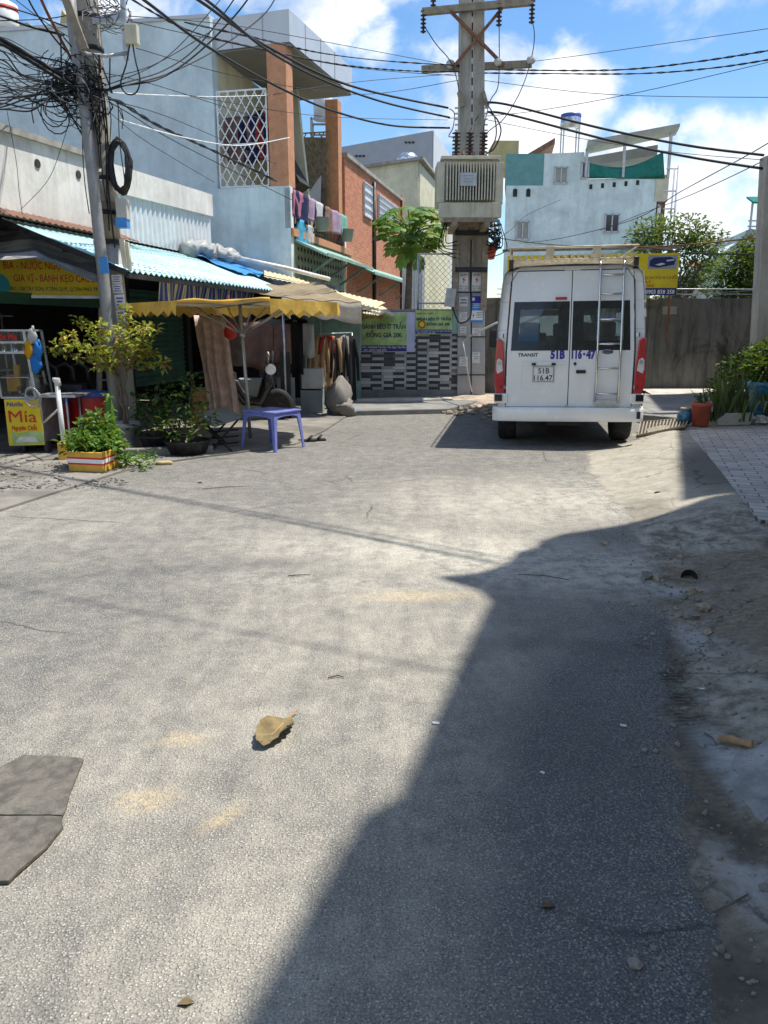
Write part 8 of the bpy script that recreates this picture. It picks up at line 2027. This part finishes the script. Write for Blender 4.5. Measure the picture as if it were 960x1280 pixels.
# drain pipe mouths in the broken slope
for h, lb in ((hole1, 'black drain hole in the sunlit concrete slope'), (hole2, 'black drain hole in the shaded dirt below the driveway')):
    z = verge_z(h.x, h.y); m = MB(); m.lathe((h.x, h.y, z+.0), [(.035, -.05), (.045, .02), (.05, .024), (.034, .0), (.03, -.04)], 16, axis=(-.3, -1, .5)); o = m.build('drain_hole', M['dark']); tag(o, lb, 'drain hole')

# ================================================================= litter
def gz(px, py):
    p = G(px, py); z = verge_z(p.x, p.y) if p.x > interp(EDGE, p.y) and p.y < 11 else 0.0
    for _ in range(4):
        p = G(px, py, z); z = verge_z(p.x, p.y) if p.x > interp(EDGE, p.y) and p.y < 11 else 0.0
    return V((p.x, p.y, z))
# big dry leaf
L0 = G(326, 938); L1_ = G(362, 900); d = L1_-L0; Ln = d.length; d.normalize(); s = V((-d.y, d.x, 0))
lf_ = thing('dry_leaf', 'large curled dry brown leaf lying on the sunlit road', 'leaf', (L0+L1_)/2); m = MB()
def lfn(i, j):
    t = j; w_ = .062*sin(pi*min(1, t*.93+.05))**.75*(1+.1*sin(t*40)); x = (i-.5)*2
    p = L0 + d*Ln*t + s*w_*x; return V((p.x, p.y, .012+.032*abs(x)**1.6*sin(pi*t)+.018*(1-t)**2+.008*sin(t*9+x*2)))
m.grid(lfn, 10, 16); k = len(m.v); top = list(m.v); m.v += [p-V((0, 0, .002)) for p in top]; fs = [[i+k for i in f] for f in m.f]
for f in fs: m.f.append(f); m.mi.append(0); m.sm.append(True)
m.build('blade', M['dry_leaf'], lf_)
m = MB(); m.tube([lfn(.5, .02)+V((0, 0, .003)), lfn(.5, .5)+V((0, 0, .003)), lfn(.5, .97), L1_+d*.05+V((.01, 0, .02))], [.0018, .003, .0035, .003], 6); m.build('midrib', M['wood'], lf_)
# rubber mat pieces
def rag(pts, amp, seed, n=9):
    out = []
    for i, a in enumerate(pts):
        b = pts[(i+1) % len(pts)]
        for k in range(n):
            p = a.lerp(b, k/n); f = amp*min(1, (b-a).length*3); out.append(p + V((mnoise.noise(p*14+V((seed, 0, 0))), mnoise.noise(p*14+V((0, seed, 5))), 0))*f)
    return out
def flat(pix, name, label, cat, mat, th=.008, z=.004):
    m = MB(); m.prism([V((p.x, p.y, z+.006*mnoise.noise(p*5))) for p in rag([G(*q) for q in pix], .007, 3)], (0, 0, th)); return tag(m.build(name, M[mat], bevel=.002), label, cat)
flat([(-70, 1015), (-40, 985), (30, 946), (105, 952), (78, 1024), (10, 1022), (-60, 1024)], 'rubber_mat', 'upper piece of torn grey floor mat at the left edge', 'mat', 'mat', .010)
flat([(-70, 1027), (10, 1024.5), (78, 1026), (79, 1038), (60, 1062), (12, 1107), (-60, 1108)], 'rubber_mat', 'lower torn piece of grey floor mat with frayed corner', 'mat', 'mat', .012)
# broken slabs of the old gutter
for k, (pix, lb) in enumerate((([(918, 945), (962, 925), (990, 1000), (950, 1030), (922, 995)], 'cracked pale concrete slab at the right edge beside the wood stick'),)):
    ps = rag([gz(*q) for q in pix], .03, k*7, 8); m = MB(); m.prism([V((p.x, p.y, verge_z(p.x, p.y)-.012)) for p in ps], (.003, 0, .019)); tag(m.build('broken_slab', M['slab'], bevel=.003), lb, 'concrete slab', None)
# wood stick, twigs, paper scraps, stones, leaves
a, b = gz(898, 928), gz(940, 936); m = MB(); m.tube([a+V((0, 0, .018)), a.lerp(b, .4)+V((0, .004, .02)), a.lerp(b, .75)+V((0, -.004, .02)), b+V((0, 0, .018))], [.014, .016, .011, .016], 8); tag(m.build('wood_scrap', M['wood']), 'short weathered stick of wood on the dirty verge', 'stick')
TW_ = [((890, 1143), (935, 1120), 'curved dark twig on the verge near the lower right edge'), ((648, 719), (712, 726), 'long thin twig across the shade boundary of the road'), ((360, 721), (388, 719), 'thin twig on the sunny road right of the wire shadows'), ((880, 918), (896, 932), 'short thin twig beside the wood stick'),
       ((253, 612), (312, 608), 'thin stick lying on the far road left'), ((790, 806), (812, 812), 'short curled twig on the start of the wheel track'), ((835, 724), (866, 730), 'forked twig among the stones by the drain hole'), ((410, 849), (430, 848), 'tiny dark straw on the middle of the road')]
for (p, q, lb) in TW_:
    a, b = gz(*p), gz(*q); mid = (a+b)/2+V((RN.uniform(-.01, .01), RN.uniform(-.02, .02), .006)); m = MB(); m.tube([a+V((0, 0, .007)), mid+V((0, 0, .005)), b+V((0, 0, .006))], [.003, .004, .002], 6); tag(m.build('twig', M['bark']), lb, 'twig', 'twigs on the road')
SCR = [(545, 905, .035, 'white paper scrap on the shade edge of the road'), (640, 900, .03, 'pale scrap in the shaded asphalt middle'), (678, 967, .035, 'thin white scrap in the near shaded asphalt'), (702, 936, .035, 'slim pale scrap in the shaded asphalt'), (877, 862, .035, 'bright white scrap on the wheel track'), (932, 874, .02, 'tiny white scrap at the verge edge'), (779, 908, .03, 'pale chip on the asphalt edge by the wheel track'), (867, 899, .02, 'grey white chip in the wheel track'), (1, 580, .03, 'pale scrap on the forecourt at the left edge'), (690, 893, .022, 'short pale chip in the upper shaded asphalt')]
for px, py, s_, lb in SCR[::2]:
    c = gz(px, py); m = MB(); s_ *= RN.uniform(.45, .8); m.box(c+V((0, 0, .005)), (s_, s_*RN.uniform(.2, .6), .003), rz=RN.uniform(-1, .3), rx=.1); tag(m.build('paper_scrap', M['paper']), lb, 'scrap', 'pale scraps on the road')
ST = [(808, 723, .035), (820, 725, .022), (862, 742, .03), (856, 748, .018), (873, 740, .02), (880, 763, .035), (862, 772, .032), (847, 771, .014), (884, 792, .018), (838, 698, .016), (850, 697, .018), (868, 720, .018), (873, 752, .014), (792, 757, .012), (845, 762, .014), (906, 820, .014), (756, 681, .02), (835, 700, .01)]
nm_ = ['largest pale', 'small round', 'blocky', 'flat', 'small dark', 'broad dark', 'cracked', 'tiny', 'lone low', 'pebble sized', 'mound', 'hole side', 'slim', 'left most', 'middle', 'outlying', 'road crossing', 'least']
wh_ = ['stone at the left of the rubble by the drain hole', 'stone touching the pale one at rubble left', 'stone in the middle of the dirt rubble', 'stone beside the blocky one', 'stone right of the blocky one', 'stone farthest right in the dirt rubble', 'stone nearest the camera in the rubble', 'stone left of the cracked one', 'stone below the rubble group', 'stone above the drain hole left', 'stone above the drain hole', 'stone at the lip of the drain hole', 'stone between blocky and broad stones', 'stone near the asphalt edge', 'stone between rubble groups', 'stone on the pale verge below the rubble', 'stone on the shaded driveway edge', 'stone at the driveway lip']
for k, (px, py, r) in enumerate(ST):
    c = gz(px, py); m = MB(); m.blob(c+V((0, 0, r*.5)), (r*1.3, r, r*.75), 9, .5, k+60, RN.random()*3); tag(m.build('stone', M['dirt'] if k % 3 else M['stone'], weld=.0003), nm_[k]+' '+wh_[k], 'stone', 'stones on the verge')
LV = [(686, 1136, .02, 'small brown leaf in the near shaded asphalt'), (232, 1258, .02, 'tiny dark leaf near the bottom of the road'), (250, 604, .03, 'dark leaf on the far road left of the stick'), (652, 1190, .02, 'reddish fleck of leaf below the brown leaf'), (420, 690, .02, 'pale leaf on the sunlit road middle')]
for px, py, s_, lb in LV[:3]:
    c = G(px, py); m = MB(); leaf(m, c+V((-s_, 0, .005)), V((1, .3, .1)), s_*2.2, s_*1.2, up=(0, 0, 1)); m.v += [p-V((0, 0, .003)) for p in list(m.v)]; m.f += [[4, 6, 5], [4, 7, 6]]; m.mi += [0, 0]; m.sm += [False, False]
    tag(m.build('fallen_leaf', M['dry_leaf']), lb, 'leaf', 'small fallen leaves')
# loose grit along the verge and the forecourt edge (uncountable)
m = MB()
for k in range(900):
    if k % 3: px, py = RN.gauss(862, 40), RN.gauss(770, 60)
    else: px, py = RN.uniform(790, 955), RN.uniform(690, 1270)
    if not (760 < px < 980 and 660 < py < 1280): continue
    c = gz(px, py); r = RN.uniform(.0015, .006)*(1+RN.random()**8*2.2); m.blob(c+V((0, 0, r*.4)), (r*1.2, r, r*.8), 5, .4, k)
tag(m.build('grit', M['stone'], uv=False, fix=False), 'loose grit scattered over the dirty verge', 'grit', None, 'stuff')
m = MB()
for k in range(300):
    t = RN.random(); px = 2+158*t+RN.gauss(0, 3); py = 610-8*t+RN.gauss(0, 2.2) if k % 2 else RN.uniform(572, 604)
    if k % 2 == 0: px = RN.uniform(0, 92)
    c = G(px, py, .022); r = RN.uniform(.004, .013)*(2.4 if k % 17 == 0 else 1); m.blob(c+V((0, 0, r*.4)), (r*1.3, r, r*.7), 6, .5, k)
tag(m.build('rubble', M['stone'], uv=False, fix=False), 'broken concrete crumbs along the forecourt edge at left', 'rubble', None, 'stuff')
m = MB()
for k in range(260):
    px, py = RN.uniform(548, 628), RN.gauss(503, 6); c = G(px, py, .06); r = RN.uniform(.015, .05)
    m.blob(c+V((0, 0, r*.3-.04)), (r*1.5, r*1.1, r*.8), 6, .5, k)
hp_ = G(588, 503, 0)
m.grid(lambda i, j: V((hp_.x-1.0+2.2*i, hp_.y-1.1+2.6*j, .02+.13*sin(pi*i)*sin(pi*j)+.03*mnoise.noise(V((i*9, j*9, 3))))), 24, 24)
tag(m.build('rubble', M['dirt'], uv=False, fix=False), 'heap of earth and rubble round the transformer pole foot', 'rubble', None, 'stuff')
m = MB(); c = G(609, 490, .1)
for k in range(5): m.box((c.x-.2+.2*k, c.y+.3+.1*k, .16+.06*k), (.5, .2, .05), rz=.3*k-.5, ry=.1*k)
tag(m.build('timber_scraps', M['wood']), 'broken timber scraps leaning by the wall behind the pole', 'timber')
